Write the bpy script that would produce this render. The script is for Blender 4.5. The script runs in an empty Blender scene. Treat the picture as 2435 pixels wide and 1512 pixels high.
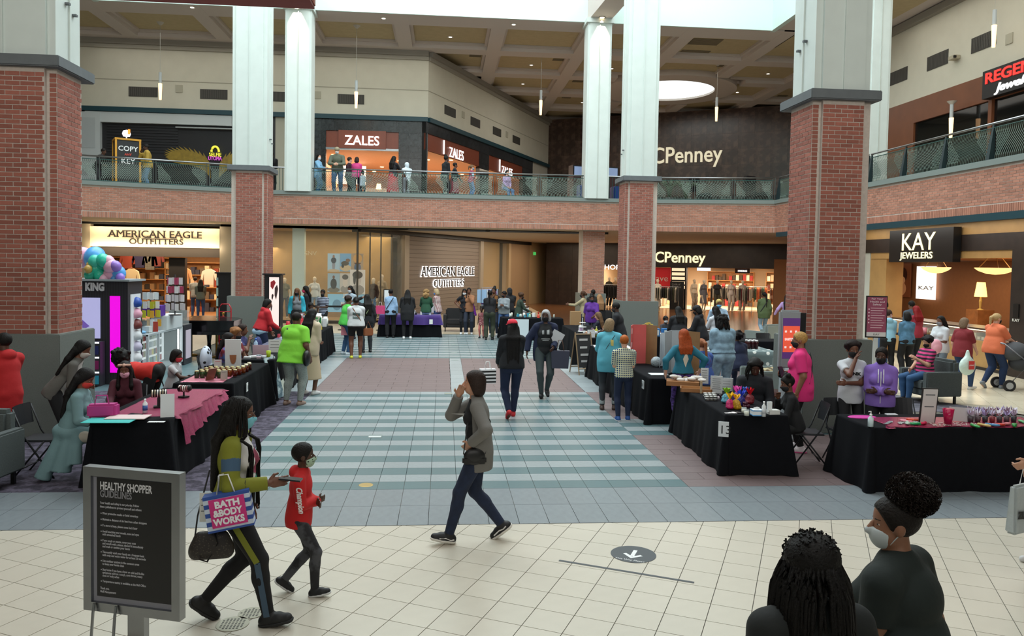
import bpy,bmesh,math,random
import numpy as np
from mathutils import Vector,Matrix
random.seed(7)
SC=bpy.context.scene
COL=SC.collection
PI=math.pi
# ------------------------------------------------------------------ camera
F_PX,CY_PX,CX_PX,CAM_H=1835.582,696.907,1217.5,2.62
YAW,PITCH,ROLL=.0885123,.0382717,.017054
def _axes():
 c,s=math.cos,math.sin
 r=np.array([c(YAW),-s(YAW),0.]);fw=np.array([s(YAW),c(YAW),0.]);z=np.array([0,0,1.])
 w=c(PITCH)*fw-s(PITCH)*z;u=c(PITCH)*z+s(PITCH)*fw
 return c(ROLL)*r+s(ROLL)*u,c(ROLL)*u-s(ROLL)*r,w
R3,U3,W3=_axes()
CAMP=np.array([0.,0.,CAM_H])
cam=bpy.data.cameras.new('camera')
camo=bpy.data.objects.new('camera',cam);COL.objects.link(camo)
camo.matrix_world=Matrix([[R3[i],U3[i],-W3[i],CAMP[i]]for i in range(3)]+[[0,0,0,1]])
cam.sensor_fit='HORIZONTAL';cam.sensor_width=36.;cam.lens=36.*F_PX/2435.
cam.shift_y=-(756.-CY_PX)/2435.
cam.clip_start=.05;cam.clip_end=400
SC.camera=camo
# ------------------------------------------------------------------ world, light, exposure
SC.view_settings.view_transform='Standard'
SC.view_settings.look='None'
SC.view_settings.exposure=0.0
SC.view_settings.gamma=1.0
SC.view_settings.use_curve_mapping=False
wd=bpy.data.worlds.new('world');SC.world=wd;wd.use_nodes=True
wd.node_tree.nodes['Background'].inputs[0].default_value=(.72,.83,.88,1)
wd.node_tree.nodes['Background'].inputs[1].default_value=.62
def area(name,loc,sx,sy,power,color,rot=(0,0,0),spread=None):
 l=bpy.data.lights.new(name,'AREA');l.shape='RECTANGLE';l.size=sx;l.size_y=sy
 l.energy=power;l.color=color
 if spread:l.spread=spread
 o=bpy.data.objects.new(name,l);COL.objects.link(o);o.location=loc;o.rotation_euler=rot
 return o
area('skylight_daylight',(0,20.2,17.4),25,18,6600,(.90,.98,1.))
area('hall_fill',(1,3,11.4),14,8,540,(.97,1.,.97))  # fill lamp added under the closed ceiling to brighten the near hall
area('concourse_light',(0,33,11.85),30,3,290,(1,.97,.9));area('concourse_light',(10,39,11.85),12,8,300,(1,.97,.9));area('concourse_light',(15.3,20,11.8),3,16,230,(1,.97,.9))
area('soffit_fill',(2.5,33,3.98),8,4,170,(1,.9,.76));area('soffit_fill',(3.2,40,3.98),4,7,200,(1,.88,.72),(0,0,-.48));area('soffit_fill',(7.0,46,3.98),4,4,160,(1,.8,.58),(0,0,-.48));area('soffit_fill',(13,40,3.98),8,7,260,(1,.86,.68));area('soffit_fill',(-9,30.6,3.98),10,1.5,90,(1,.92,.8));area('soffit_fill',(13.4,19,3.95),1.2,12,120,(1,.95,.88))  # area fills added under the soffits to brighten the dark corridors
area('rear_fill',(0,-9.7,9.2),22,4,560,(1.,.97,.9),(math.radians(94),0,0),1.6)  # fill lamp added at the unseen rear wall to lift the column fronts
WARM=(1.,.72,.42)
def look_at_rows():pass
# ------------------------------------------------------------------ pixel helpers (measure the real place from its photo)
def ray(x,y):return W3+(x-CX_PX)/F_PX*R3-(y-CY_PX)/F_PX*U3
def G(x,y,Z=0.):
 d=ray(x,y);return CAMP+d*((Z-CAM_H)/d[2])
def AY(x,y,Y):
 d=ray(x,y);return CAMP+d*(Y/d[1])
def AX(x,y,X):
 d=ray(x,y);return CAMP+d*(X/d[0])
def ON(x,y,P,N):
 d=ray(x,y);P=np.array(P,float);N=np.array(N,float)
 return CAMP+d*((P-CAMP)@N/(d@N))
 # ------------------------------------------------------------------ materials
def lin(c):
 if isinstance(c,str):
  c=tuple(int(c[i:i+2],16)/255. for i in(0,2,4))
 return tuple((x/12.92 if x<=.04045 else((x+.055)/1.055)**2.4)for x in c)
MATS={}
def mat(name,col,rough=.6,metal=0.,var=0.,vscale=8.,bump=0.,bscale=40.,emit=0.,col2=None,pat=None,pscale=10.,rnd=0.,spec=.5,alpha=1.,trans=0.,sheen=0.):
 if name in MATS:return MATS[name]
 m=bpy.data.materials.new(name);m.use_nodes=True
 nt=m.node_tree;N=nt.nodes;L=nt.links
 b=N['Principled BSDF']
 c=lin(col)+(1,)
 b.inputs['Base Color'].default_value=c
 b.inputs['Roughness'].default_value=rough
 b.inputs['Metallic'].default_value=metal
 b.inputs['Specular IOR Level'].default_value=spec
 if sheen:b.inputs['Sheen Weight'].default_value=sheen
 if trans:b.inputs['Transmission Weight'].default_value=trans
 if alpha<1:b.inputs['Alpha'].default_value=alpha
 tc=N.new('ShaderNodeTexCoord')
 src=None
 if pat:
  if pat=='noise':
   t=N.new('ShaderNodeTexNoise');t.inputs['Scale'].default_value=pscale;t.inputs['Detail'].default_value=4
   L.new(tc.outputs['Object'],t.inputs['Vector']);out=t.outputs['Fac']
  elif pat in('stripeX','stripeY','stripeZ'):
   t=N.new('ShaderNodeTexWave');t.bands_direction=pat[-1];t.inputs['Scale'].default_value=pscale
   L.new(tc.outputs['Object'],t.inputs['Vector']);out=t.outputs['Fac']
  elif pat=='checker':
   t=N.new('ShaderNodeTexChecker');t.inputs['Scale'].default_value=pscale
   L.new(tc.outputs['Object'],t.inputs['Vector']);out=t.outputs['Fac']
  elif pat=='voronoi':
   t=N.new('ShaderNodeTexVoronoi');t.inputs['Scale'].default_value=pscale
   L.new(tc.outputs['Object'],t.inputs['Vector']);out=t.outputs['Distance']
  elif pat=='plaid':
   a=N.new('ShaderNodeTexWave');a.bands_direction='X';a.inputs['Scale'].default_value=pscale
   d=N.new('ShaderNodeTexWave');d.bands_direction='Z';d.inputs['Scale'].default_value=pscale
   for q in(a,d):L.new(tc.outputs['Object'],q.inputs['Vector'])
   mm=N.new('ShaderNodeMath');mm.operation='MULTIPLY'
   L.new(a.outputs['Fac'],mm.inputs[0]);L.new(d.outputs['Fac'],mm.inputs[1]);out=mm.outputs[0]
  r=N.new('ShaderNodeValToRGB')
  lo,hi={'noise':(.44,.56),'voronoi':(.25,.32),'plaid':(.22,.3)}.get(pat,(.45,.55))
  r.color_ramp.elements[0].position=lo;r.color_ramp.elements[0].color=c
  r.color_ramp.elements[1].position=hi;r.color_ramp.elements[1].color=lin(col2)+(1,)
  L.new(out,r.inputs[0]);src=r.outputs[0]
 if var:
  t=N.new('ShaderNodeTexNoise');t.inputs['Scale'].default_value=vscale;t.inputs['Detail'].default_value=5
  L.new(tc.outputs['Object'],t.inputs['Vector'])
  mr=N.new('ShaderNodeMapRange');mr.inputs[1].default_value=.3;mr.inputs[2].default_value=.7
  mr.inputs[3].default_value=1-var;mr.inputs[4].default_value=1+var
  L.new(t.outputs['Fac'],mr.inputs[0])
  mx=N.new('ShaderNodeMix');mx.data_type='RGBA';mx.blend_type='MULTIPLY';mx.inputs[0].default_value=1
  if src:L.new(src,mx.inputs[6])
  else:mx.inputs[6].default_value=c
  L.new(mr.outputs[0],mx.inputs[7]);src=mx.outputs[2]
 if rnd:
  oi=N.new('ShaderNodeObjectInfo');ge=N.new('ShaderNodeNewGeometry')
  ad=N.new('ShaderNodeMath');ad.operation='ADD';fr=N.new('ShaderNodeMath');fr.operation='FRACT'
  L.new(oi.outputs['Random'],ad.inputs[0]);L.new(ge.outputs['Random Per Island'],ad.inputs[1]);L.new(ad.outputs[0],fr.inputs[0])
  mr=N.new('ShaderNodeMapRange');mr.inputs[3].default_value=1-rnd;mr.inputs[4].default_value=1+rnd
  L.new(fr.outputs[0],mr.inputs[0])
  mx=N.new('ShaderNodeMix');mx.data_type='RGBA';mx.blend_type='MULTIPLY';mx.inputs[0].default_value=1
  if src:L.new(src,mx.inputs[6])
  else:mx.inputs[6].default_value=c
  L.new(mr.outputs[0],mx.inputs[7]);src=mx.outputs[2]
 if src:L.new(src,b.inputs['Base Color'])
 if bump:
  t=N.new('ShaderNodeTexNoise');t.inputs['Scale'].default_value=bscale;t.inputs['Detail'].default_value=3
  L.new(tc.outputs['Object'],t.inputs['Vector'])
  bp=N.new('ShaderNodeBump');bp.inputs['Strength'].default_value=bump;bp.inputs['Distance'].default_value=.02
  L.new(t.outputs['Fac'],bp.inputs['Height']);L.new(bp.outputs[0],b.inputs['Normal'])
 if emit:
  if src:L.new(src,b.inputs['Emission Color'])
  else:b.inputs['Emission Color'].default_value=c
  b.inputs['Emission Strength'].default_value=emit
 MATS[name]=m
 return m
def cm(hexcol,rough=.75,**k):  # plain cloth or plastic by colour
 return mat('c_%s_%s_%s'%(hexcol,rough,'_'.join('%s%s'%kv for kv in sorted(k.items()))),hexcol,rough,**k)
 # ------------------------------------------------------------------ mesh helpers
class MB:
 def __init__(s):s.v=[];s.f=[];s.m=[]
 def quad(s,a,b,c,d,mi=0):
  n=len(s.v);s.v+=[tuple(a),tuple(b),tuple(c),tuple(d)];s.f.append((n,n+1,n+2,n+3));s.m.append(mi)
 def poly(s,pts,mi=0):
  n=len(s.v);s.v+=[tuple(p)for p in pts];s.f.append(tuple(range(n,n+len(pts))));s.m.append(mi)
 def box(s,lo,hi,mi=0,M=None):
  x0,y0,z0=lo;x1,y1,z1=hi;n=len(s.v)
  vs=[(x0,y0,z0),(x1,y0,z0),(x1,y1,z0),(x0,y1,z0),(x0,y0,z1),(x1,y0,z1),(x1,y1,z1),(x0,y1,z1)]
  if M is not None:vs=[tuple(M@Vector(v))for v in vs]
  s.v+=vs
  for q in((0,3,2,1),(4,5,6,7),(0,1,5,4),(1,2,6,5),(2,3,7,6),(3,0,4,7)):
   s.f.append(tuple(n+i for i in q));s.m.append(mi)
 def prism(s,pts,z0,z1,mi=0):
  k=len(pts);n=len(s.v)
  s.v+=[(p[0],p[1],z0)for p in pts]+[(p[0],p[1],z1)for p in pts]
  s.f.append(tuple(n+i for i in reversed(range(k))));s.m.append(mi)
  s.f.append(tuple(n+k+i for i in range(k)));s.m.append(mi)
  for i in range(k):
   j=(i+1)%k;s.f.append((n+i,n+j,n+k+j,n+k+i));s.m.append(mi)
 def tube(s,pts,r,n=6,mi=0,cap=True,r2=None):
  pts=[Vector(p)for p in pts];base=len(s.v);K=len(pts)
  for i,p in enumerate(pts):
   t=(pts[min(i+1,K-1)]-pts[max(i-1,0)])
   if t.length<1e-9:t=Vector((0,0,1))
   t.normalize()
   a=Vector((0,0,1))if abs(t.z)<.9 else Vector((1,0,0))
   u=t.cross(a).normalized();w=t.cross(u)
   rr=r if r2 is None else r+(r2-r)*i/max(1,K-1)
   for k in range(n):
    an=2*PI*k/n;q=p+(u*math.cos(an)+w*math.sin(an))*rr
    s.v.append(tuple(q))
  for i in range(K-1):
   for k in range(n):
    a=base+i*n+k;b=base+i*n+(k+1)%n
    s.f.append((a,b,b+n,a+n));s.m.append(mi)
  if cap:
   s.f.append(tuple(base+k for k in reversed(range(n))));s.m.append(mi)
   s.f.append(tuple(base+(K-1)*n+k for k in range(n)));s.m.append(mi)
 def lathe(s,prof,n=16,c=(0,0,0),mi=0,sx=1,sy=1):
  base=len(s.v);K=len(prof)
  for(r,z)in prof:
   for k in range(n):
    a=2*PI*k/n;s.v.append((c[0]+r*sx*math.cos(a),c[1]+r*sy*math.sin(a),c[2]+z))
  for i in range(K-1):
   for k in range(n):
    a=base+i*n+k;b=base+i*n+(k+1)%n
    s.f.append((a,b,b+n,a+n));s.m.append(mi)
  s.f.append(tuple(base+k for k in reversed(range(n))));s.m.append(mi)
  s.f.append(tuple(base+(K-1)*n+k for k in range(n)));s.m.append(mi)
 def build(s,name,m,parent=None,smooth=False,loc=None,rot=None,bevel=0):
  me=bpy.data.meshes.new(name);me.from_pydata(s.v,[],s.f)
  ms=m if isinstance(m,(list,tuple))else[m]
  for q in ms:me.materials.append(q)
  if len(ms)>1:me.polygons.foreach_set('material_index',s.m)
  if smooth:me.polygons.foreach_set('use_smooth',[True]*len(me.polygons))
  me.update()
  o=bpy.data.objects.new(name,me);COL.objects.link(o)
  if parent:o.parent=parent
  if loc is not None:o.location=loc
  if rot is not None:o.rotation_euler=rot
  if bevel:
   bm=bmesh.new();bm.from_mesh(me)
   bmesh.ops.bevel(bm,geom=list(bm.edges),offset=bevel,segments=2,affect='EDGES',clamp_overlap=True)
   bm.to_mesh(me);bm.free()
  return o
def tag(o,label=None,cat=None,group=None,kind=None):
 if label:o['label']=label
 if cat:o['category']=cat
 if group:o['group']=group
 if kind:o['kind']=kind
 return o
def empty(name,loc=(0,0,0),rz=0.,label=None,cat=None,group=None):
 o=bpy.data.objects.new(name,None);COL.objects.link(o);o.location=loc;o.rotation_euler=(0,0,rz)
 o.empty_display_size=.1
 return tag(o,label,cat,group)
def boxo(name,lo,hi,m,parent=None,bevel=0,**k):
 b=MB();b.box(lo,hi);return b.build(name,m,parent,bevel=bevel,**k)
def struct(o):o['kind']='structure';return o
def stuff(o):o['kind']='stuff';return o
def copyo(o,parent=None,loc=None,rot=None,scale=None):
 c=o.copy();COL.objects.link(c)
 if parent is not None:c.parent=parent
 if loc is not None:c.location=loc
 if rot is not None:c.rotation_euler=rot
 if scale is not None:c.scale=scale
 return c
def copy_tree(o,loc=None,rot=None,label=None):
 c=o.copy();COL.objects.link(c)
 if loc is not None:c.location=loc
 if rot is not None:c.rotation_euler=rot
 if label:c['label']=label
 for ch in list(o.children):
  d=ch.copy();COL.objects.link(d);d.parent=c
  for g in list(ch.children):
   e=g.copy();COL.objects.link(e);e.parent=d
 return c
def text(name,s,size,m,parent,origin,u,v,ext=.02,align='LEFT',xs=1.,bold=0.,spacing=1.,shear=0.,fit=None,serif=False):
 """lettering laid on the plane with axes u (reading direction) and v (up of the letters)"""
 cu=bpy.data.curves.new(name,'FONT');cu.body=s;cu.size=size;cu.extrude=ext;cu.align_x=align
 cu.offset=bold;cu.space_character=spacing;cu.shear=shear;cu.resolution_u=3
 if align=='CENTER':cu.align_y='CENTER'
 tmp=bpy.data.objects.new(name,cu);COL.objects.link(tmp)
 dg=bpy.context.evaluated_depsgraph_get()
 me=bpy.data.meshes.new_from_object(tmp.evaluated_get(dg));me.name=name
 bpy.data.objects.remove(tmp);bpy.data.curves.remove(cu)
 co=np.empty(len(me.vertices)*3);me.vertices.foreach_get('co',co);co=co.reshape(-1,3)
 if serif:
  h_=co[:,1].max();bars=MB();e_=ext+.004
  for yv,y0_,y1_ in((0,-.001,.055*size),(h_ if h_<size else size*.7,None,None)):
   if y0_ is None:yv=np.median(co[co[:,1]>h_*.93][:,1]);y0_,y1_=yv-.055*size,yv+.001
   xs_=np.unique(np.round(co[abs(co[:,1]-yv)<.012*size][:,0],4));g_=[]
   for x_ in xs_:
    if g_ and x_-g_[-1][1]<.19*size:g_[-1][1]=x_
    else:g_.append([x_,x_])
   for a_,b_ in g_:
    if .02*size<b_-a_<.3*size:bars.box((a_-.07*size,y0_,-e_),(b_+.07*size,y1_,e_))
  nb=len(co);me2=bpy.data.meshes.new(name);F2=[tuple(p.vertices)for p in me.polygons]+[tuple(nb+i for i in f)for f in bars.f]
  me2.from_pydata([tuple(c)for c in co]+bars.v,[],F2);me=me2;co=np.array([v.co[:]for v in me.vertices])
 if fit and len(co):
  wdt=co[:,0].max()-co[:,0].min();xs=fit/wdt
 u=np.array(u,float);u/=np.linalg.norm(u);v=np.array(v,float);v/=np.linalg.norm(v);n=np.cross(u,v)
 P=np.array(origin,float)+co[:,:1]*xs*u+co[:,1:2]*v+co[:,2:3]*n
 me.vertices.foreach_set('co',P.ravel());me.materials.clear();me.materials.append(m);me.update()
 o=bpy.data.objects.new(name,me);COL.objects.link(o)
 if parent:o.parent=parent;o.matrix_parent_inverse=parent.matrix_basis.inverted()
 return o
def reparent(o,parent):
 o.parent=parent;o.matrix_parent_inverse=parent.matrix_basis.inverted();return o
 # ------------------------------------------------------------------ shared materials
M_brick=mat('brick_red','975c4e',.85,rnd=.2,var=.1,vscale=14,bump=.1,bscale=60)
M_brick2=mat('brick_tan','a87460',.85,rnd=.2,var=.1,vscale=14)
M_mortar=mat('mortar','c0b4aa',.9,var=.08,vscale=20)
M_granite=mat('granite_base','6f7672',.5,var=.12,vscale=90,bump=.05,bscale=200)
M_cap=mat('concrete_cap','62676a',.7,var=.06)
M_white=mat('column_white_paint','cdd6d1',.5,var=.03,vscale=3)
M_wallc=mat('upper_wall_paint','c6c2b2',.8,var=.03,vscale=2)
M_ceilrib=mat('ceiling_rib_paint','c4bab3',.8)
M_ceilpan=mat('ceiling_panel_paint','b5a582',.85,var=.05,vscale=5,rnd=.05)
M_black=mat('black_metal','0d0e10',.45)
M_bstone=mat('black_marble','15171a',.25,pat='noise',pscale=3.5,col2='25282b',rnd=.35,bump=.05)
M_brnstone=mat('brown_marble','40312b',.25,pat='noise',pscale=2.2,col2='554339',rnd=.2)
M_teal=mat('teal_metal','123a44',.5)
M_steel=mat('brushed_steel','94979a',.32,metal=1.,var=.05)
M_railg=mat('green_metal','24504c',.4)
M_railw=mat('rail_wave_metal','7f9189',.35,metal=.6)
M_tan=mat('tan_panel','8f8272',.7,var=.04)
M_cream=mat('cream_wall','c8b68c',.7,var=.04)
M_glass=mat('store_glass','dfe8e4',.03,alpha=.08,spec=.6)
M_glassd=mat('case_glass','e8f2f2',.03,alpha=.2,spec=.6)
M_wood=mat('warm_wood','8a5a32',.45,var=.2,vscale=6)
M_copper=mat('copper_panel','7c3a24',.4,var=.05)
M_signw=mat('sign_white_lit','fffdfb',.5,emit=1.6)
M_signy=mat('sign_ivory_lit','fff3c0',.5,emit=1.1)
M_lamp=mat('lamp_glow','ffd9a8',.5,emit=6.)
M_clothk=mat('black_tablecloth','101115',.95,var=.1,vscale=30,spec=.15)
M_shelf=mat('shelf_oak','a9753f',.5,var=.15,vscale=5)
M_skin=None
# ================================================================== brickwork
_bm=MB();_bm.box((0,0,0),(1,1,1));_b=_bm.build('brick',M_brick);BRICK_MESH=_b.data;bpy.data.objects.remove(_b)
BRICK_MESH2=BRICK_MESH.copy();BRICK_MESH2.materials.clear();BRICK_MESH2.materials.append(M_brick2)
TILE_MESHES={}
def unit_mesh(name,m):
 k=(name,m.name)
 if k not in TILE_MESHES:
  me=BRICK_MESH.copy();me.name=name;me.materials.clear();me.materials.append(m);TILE_MESHES[k]=me
 return TILE_MESHES[k]
def put_pieces(parent,rects,mesh,name,stuffname,m,nmax=300,key=None):
 """rects: (origin corner, edge a, edge b, edge c) - the first nmax as objects, the rest one joined part"""
 if key:rects=sorted(rects,key=key)
 inv=parent.matrix_basis.inverted()
 for(o,a,b,c)in rects[:nmax]:
  ob=bpy.data.objects.new(name,mesh);COL.objects.link(ob);ob.parent=parent;ob.matrix_parent_inverse=inv
  ob.matrix_basis=Matrix(((a[0],b[0],c[0],o[0]),(a[1],b[1],c[1],o[1]),(a[2],b[2],c[2],o[2]),(0,0,0,1)))
 rest=rects[nmax:]
 if rest:
  A=np.array([[np.array(q,float)for q in r]for r in rest])  # n,4,3
  o,a,b,c=A[:,0],A[:,1],A[:,2],A[:,3]
  V=np.stack([o,o+a,o+a+b,o+b,o+c,o+a+c,o+a+b+c,o+b+c],1).reshape(-1,3)
  n=len(rest);base=(np.arange(n)*8)[:,None,None]
  Fq=np.array([(0,3,2,1),(4,5,6,7),(0,1,5,4),(1,2,6,5),(2,3,7,6),(3,0,4,7)])[None]+base
  me=fast_mesh(stuffname,V,Fq.reshape(-1,4));me.materials.append(m)
  ob=bpy.data.objects.new(stuffname,me);COL.objects.link(ob);ob.parent=parent;ob.matrix_parent_inverse=inv
  ob['kind']='stuff'
def fast_mesh(name,V,Fq,smooth=False):
 me=bpy.data.meshes.new(name)
 me.vertices.add(len(V));me.vertices.foreach_set('co',np.asarray(V,np.float32).ravel())
 nf=len(Fq);me.loops.add(nf*4);me.loops.foreach_set('vertex_index',np.asarray(Fq,np.int32).ravel())
 me.polygons.add(nf);me.polygons.foreach_set('loop_start',np.arange(0,nf*4,4,dtype=np.int32))
 me.polygons.foreach_set('use_smooth',np.full(nf,bool(smooth)))
 me.update(calc_edges=True)
 return me
BRL,BH,JT=.203,.0677,.012
def brick_rects(O,u,n,W,z0,z1,off=0.,d=.005,soldier=False):
 O=np.array(O,float);u=np.array(u,float);n=np.array(n,float);out=[]
 zz=np.array([0,0,1.])
 if soldier:
  s=0
  while s+.06<=W:
   out.append((O+u*s+zz*z0-n*.01,u*(.0677-JT),n*(d+.01),zz*(z1-z0-JT)));s+=.0677
  return out
 k=0;z=z0
 while z+BH*.9<=z1+.001:
  s=-BRL*.5*((k+off)%2)
  while s<W-.02:
   a=max(s,0);b=min(s+BRL,W)
   if b-a>.03:
    out.append((O+u*(a+JT/2)+zz*z-n*.01,u*(b-a-JT),n*(d+random.uniform(.009,.013)),zz*(BH-JT)))
   s+=BRL
  z+=BH;k+=1
 return out
def near_cam(r):return float(np.linalg.norm(np.array(r[0])+np.array(r[1])*.5-CAMP))
def plus(x0,y0,x1,y1,n):
 return[(x0+n,y0),(x1-n,y0),(x1-n,y0+n*.45),(x1,y0+n*.45),(x1,y1-n),(x1-n,y1-n),(x1-n,y1),(x0+n,y1),(x0+n,y1-n),(x0,y1-n),(x0,y0+n*.45),(x0+n,y0+n*.45)]
def column(x0,y0,x1,y1,side,label,zg=1.5,zc=5.28,ztop=16.3):
 """side=+1: the camera sees the +X side face, -1: the -X side"""
 cx,cy=(x0+x1)/2,(y0+y1)/2
 t=empty('brick_column',(cx,cy,0),0,label,'column','brick columns of the atrium')
 n=.14;g=.09
 reparent(boxo('granite_base',(x0-g,y0-g,0),(x1+g,y1+g,zg),M_granite,bevel=.012),t)
 b=MB();b.prism(plus(x0,y0,x1,y1,n),zg,zc);reparent(b.build('mortar_core',M_mortar),t)
 R=brick_rects((x0+n,y0,0),(1,0,0),(0,-1,0),x1-x0-2*n,zg,zc)
 yy=y0+n*.45;D=y1-n-yy
 if side>0:
  R+=brick_rects((x1,yy,0),(0,1,0),(1,0,0),D,zg,zc,1)
  R+=brick_rects((x1-n+.035,yy,0),(1,0,0),(0,-1,0),n-.035,zg,zc,0)
 else:
  R+=brick_rects((x0,yy,0),(0,1,0),(-1,0,0),D,zg,zc,1)
  R+=brick_rects((x0,yy,0),(1,0,0),(0,-1,0),n-.035,zg,zc,0)
 put_pieces(t,R,BRICK_MESH,'brick','brickwork',M_brick,key=near_cam)
 reparent(boxo('cap',(x0-.1,y0-.1,zc),(x1+.1,y1+.1,zc+.16),M_cap,bevel=.015),t)
 b=MB();b.prism(plus(x0+.02,y0+.02,x1-.02,y1-.02,n*.8),zc+.16,ztop)
 s=-1 if side<0 else 1
 sx=x0+.02 if side<0 else x1-.02
 mx=(x0+x1)/2
 b.box((mx-.012,y0-.005,zc+.16),(mx+.012,y0+.03,ztop));my=(y0+y1)/2
 b.box((min(sx,sx+s*.025),my-.02,zc+.16),(max(sx,sx+s*.025),my+.02,ztop))
 sh=b.build('upper_shaft',M_white);reparent(sh,t)
 for(dz,dy)in((1.0,-.12),(.9,.1)):
  q=MB();q.box((min(sx,sx+s*.06),my+dy-.01,zc+dz),(max(sx,sx+s*.06),my+dy+.05,zc+dz+.03))
  reparent(q.build('bracket',M_cap),t)
 return t
column(-6.95,11.58,-5.53,12.52,1,'big brick column at the left edge of the picture beside the armchair')
column(5.78,11.80,6.74,12.76,-1,'big brick column on the right behind the woman in the bright pink shirt')
column(-6.42,24.0,-5.36,25.0,1,'brick column on the left, behind the person in the red hooded top')
column(5.66,24.0,6.70,25.0,-1,'brick column between the two department store entrances, above the yellow flowers')
# ================================================================== floors
TS=.3071
ba=-.45861;OBX,OBY=.379065*2.62,3.188855*2.62
M_beige=mat('beige_tile','c9c2b3',.28,rnd=.025,var=.02,vscale=3)
M_grout=mat('dark_grout','55524a',.9)
M_gtile=mat('grey_slate_tile','7c8489',.35,rnd=.05,var=.07,vscale=5)
M_light=mat('pale_stripe_tile','8f989b',.35,rnd=.06,var=.08,vscale=8)
M_green=mat('green_stripe_tile','597276',.35,rnd=.03,var=.03)
M_brown=mat('mauve_brown_tile','6f5f5f',.5,rnd=.05,var=.06,vscale=6)
M_carpet=mat('purple_carpet','37323f',.95,pat='noise',pscale=7,col2='5a5464',var=.25,vscale=30,bump=.4,bscale=180)
fl=struct(boxo('floor',(-26,-8,-.3),(24,58,-.012),M_grout))
ca,sa=math.cos(ba),math.sin(ba)
def tile_zone(name,label,rects,m,nmax=300,z=0.):
 b=MB();xs=[r[0]for r in rects]+[r[2]for r in rects];ys=[r[1]for r in rects]+[r[3]for r in rects]
 b.box((min(xs),min(ys),z-.011),(max(xs),max(ys),z-.004))
 p=struct(b.build(name,M_grout))
 R=[((x0+.0025,y0+.0025,z-.008),(x1-x0-.005,0,0),(0,y1-y0-.005,0),(0,0,.008))for(x0,y0,x1,y1)in rects]
 put_pieces(p,R,unit_mesh('tile',m),'tile','tiling',m,nmax,key=near_cam)
 return p
 # beige diagonal tiles (camera side)
R=[]
for a in range(-45,60):
 for r in range(-45,60):
  x=OBX+a*TS*ca+r*TS*sa;y=OBY+a*TS*sa-r*TS*ca
  if-11<x<11 and .5<y<8.25:
   g=.003
   vis=2.2<y and abs(x-.1*y)<.72*y+.3
   R.append(((x+g*ca+g*sa,y+g*sa-g*ca,-.008),((TS-2*g)*ca,(TS-2*g)*sa,0),((TS-2*g)*sa,-(TS-2*g)*ca,0),(0,0,.008),vis))
pb=struct(boxo('floor',(-11.2,.3,-.0118),(11.2,8.5,-.005),M_grout))
R.sort(key=lambda q:(not q[4],near_cam(q)))
put_pieces(pb,[q[:4]for q in R],unit_mesh('tile',M_beige),'tile','tiling',M_beige,300)
# grey band of two rows
GX,GW,GY=.795,.3059,7.643
R=[(GX+i*GW,GY+r*2*GW,GX+(i+1)*GW,GY+(r+1)*2*GW)for i in range(-40,40)for r in(0,1)]
tile_zone('floor','',R,M_gtile,z=.004)
# striped field
Y0=GY+4*GW
def stripes(y0,n,x0,x1,nmax,z=.0045):
 Rg,Rl=[],[]
 for k in range(n):
  L=Rg if k%2==0 else Rl
  i=math.floor((x0-GX)/GW+.01)
  while GX+i*GW<x1-.05:
   L.append((max(x0,GX+i*GW),y0+k*GW,min(x1,GX+(i+1)*GW),y0+(k+1)*GW));i+=1
 tile_zone('floor','',Rg,M_green,nmax,z);tile_zone('floor','',Rl,M_light,nmax,z)
stripes(Y0,22,GX-11*GW,GX+7*GW,200)
stripes(Y0+9*GW,4,GX+7*GW,7.5,60)
YA=Y0+22*GW;YB=YA+18*GW
def rectgrid(x0,x1,y0,y1,sx,sy,half=True):
 out=[];k=0;y=y0
 while y<y1-.02:
  x=x0-(sx/2 if(half and k%2)else 0)
  while x<x1-.02:
   a,b=max(x,x0),min(x+sx,x1)
   if b-a>.03:out.append((a,y,b,min(y+sy,y1)))
   x+=sx
  y+=sy;k+=1
 return out
tile_zone('floor','',rectgrid(GX-11*GW,GX-2*GW,YA,YB,.61,.306)+rectgrid(GX-GW,GX+7*GW,YA,YB,.61,.306),M_brown,200,.0045)
tile_zone('floor','',rectgrid(GX-2*GW,GX-GW,YA,YB,.31,.61,False)+rectgrid(GX-13*GW,GX-11*GW,YA,YB,.61,.61,False)+rectgrid(GX+7*GW,GX+9*GW,YA,YB,.61,.61,False)+rectgrid(GX+11*GW,GX+13*GW,YA,YB,.61,.61,False),M_light,60,.0045)
tile_zone('floor','',rectgrid(-6.9,GX-13*GW,YA,YB,.61,.61,False)+rectgrid(GX+9*GW,GX+11*GW,YA,YB,.61,.61,False),M_green,60,.0045)
stripes(YB,23,GX-16*GW,GX+16*GW,100)
# mauve tiles to the right of the walk
tile_zone('floor','',rectgrid(GX+7*GW,9.2,Y0,Y0+9*GW,.61,.306)+rectgrid(GX+7*GW,8,Y0+13*GW,YA,.61,.306)+rectgrid(GX+13*GW,9,YA,24,.61,.306),M_brown,200,.0045)
# carpet under the left tables, wood floor before the department store, far beige floor
struct(boxo('floor',(-11.5,Y0,-.01),(GX-11*GW,YA,.0045),M_carpet))
struct(boxo('floor',(8,13.5,-.01),(11.5,19,.006),mat('grey_carpet','4d4c54',.95,pat='noise',pscale=6,col2='62606a',bump=.3,bscale=150)))
M_beige2=mat('far_beige_floor','b9ab94',.3,var=.05)
M_parq=mat('polished_brown_floor','7a5335',.16,var=.15,vscale=1.2)
struct(boxo('floor',(-14,YB+23*GW,-.01),(5.2,52,.004),M_beige2))
struct(boxo('floor',(5.2,28.1,-.01),(24,56,.0042),M_parq))
struct(boxo('floor',(-26,15.6,-.01),(-7,34,.003),mat('left_mall_floor','948a7b',.4,var=.08)))
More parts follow.
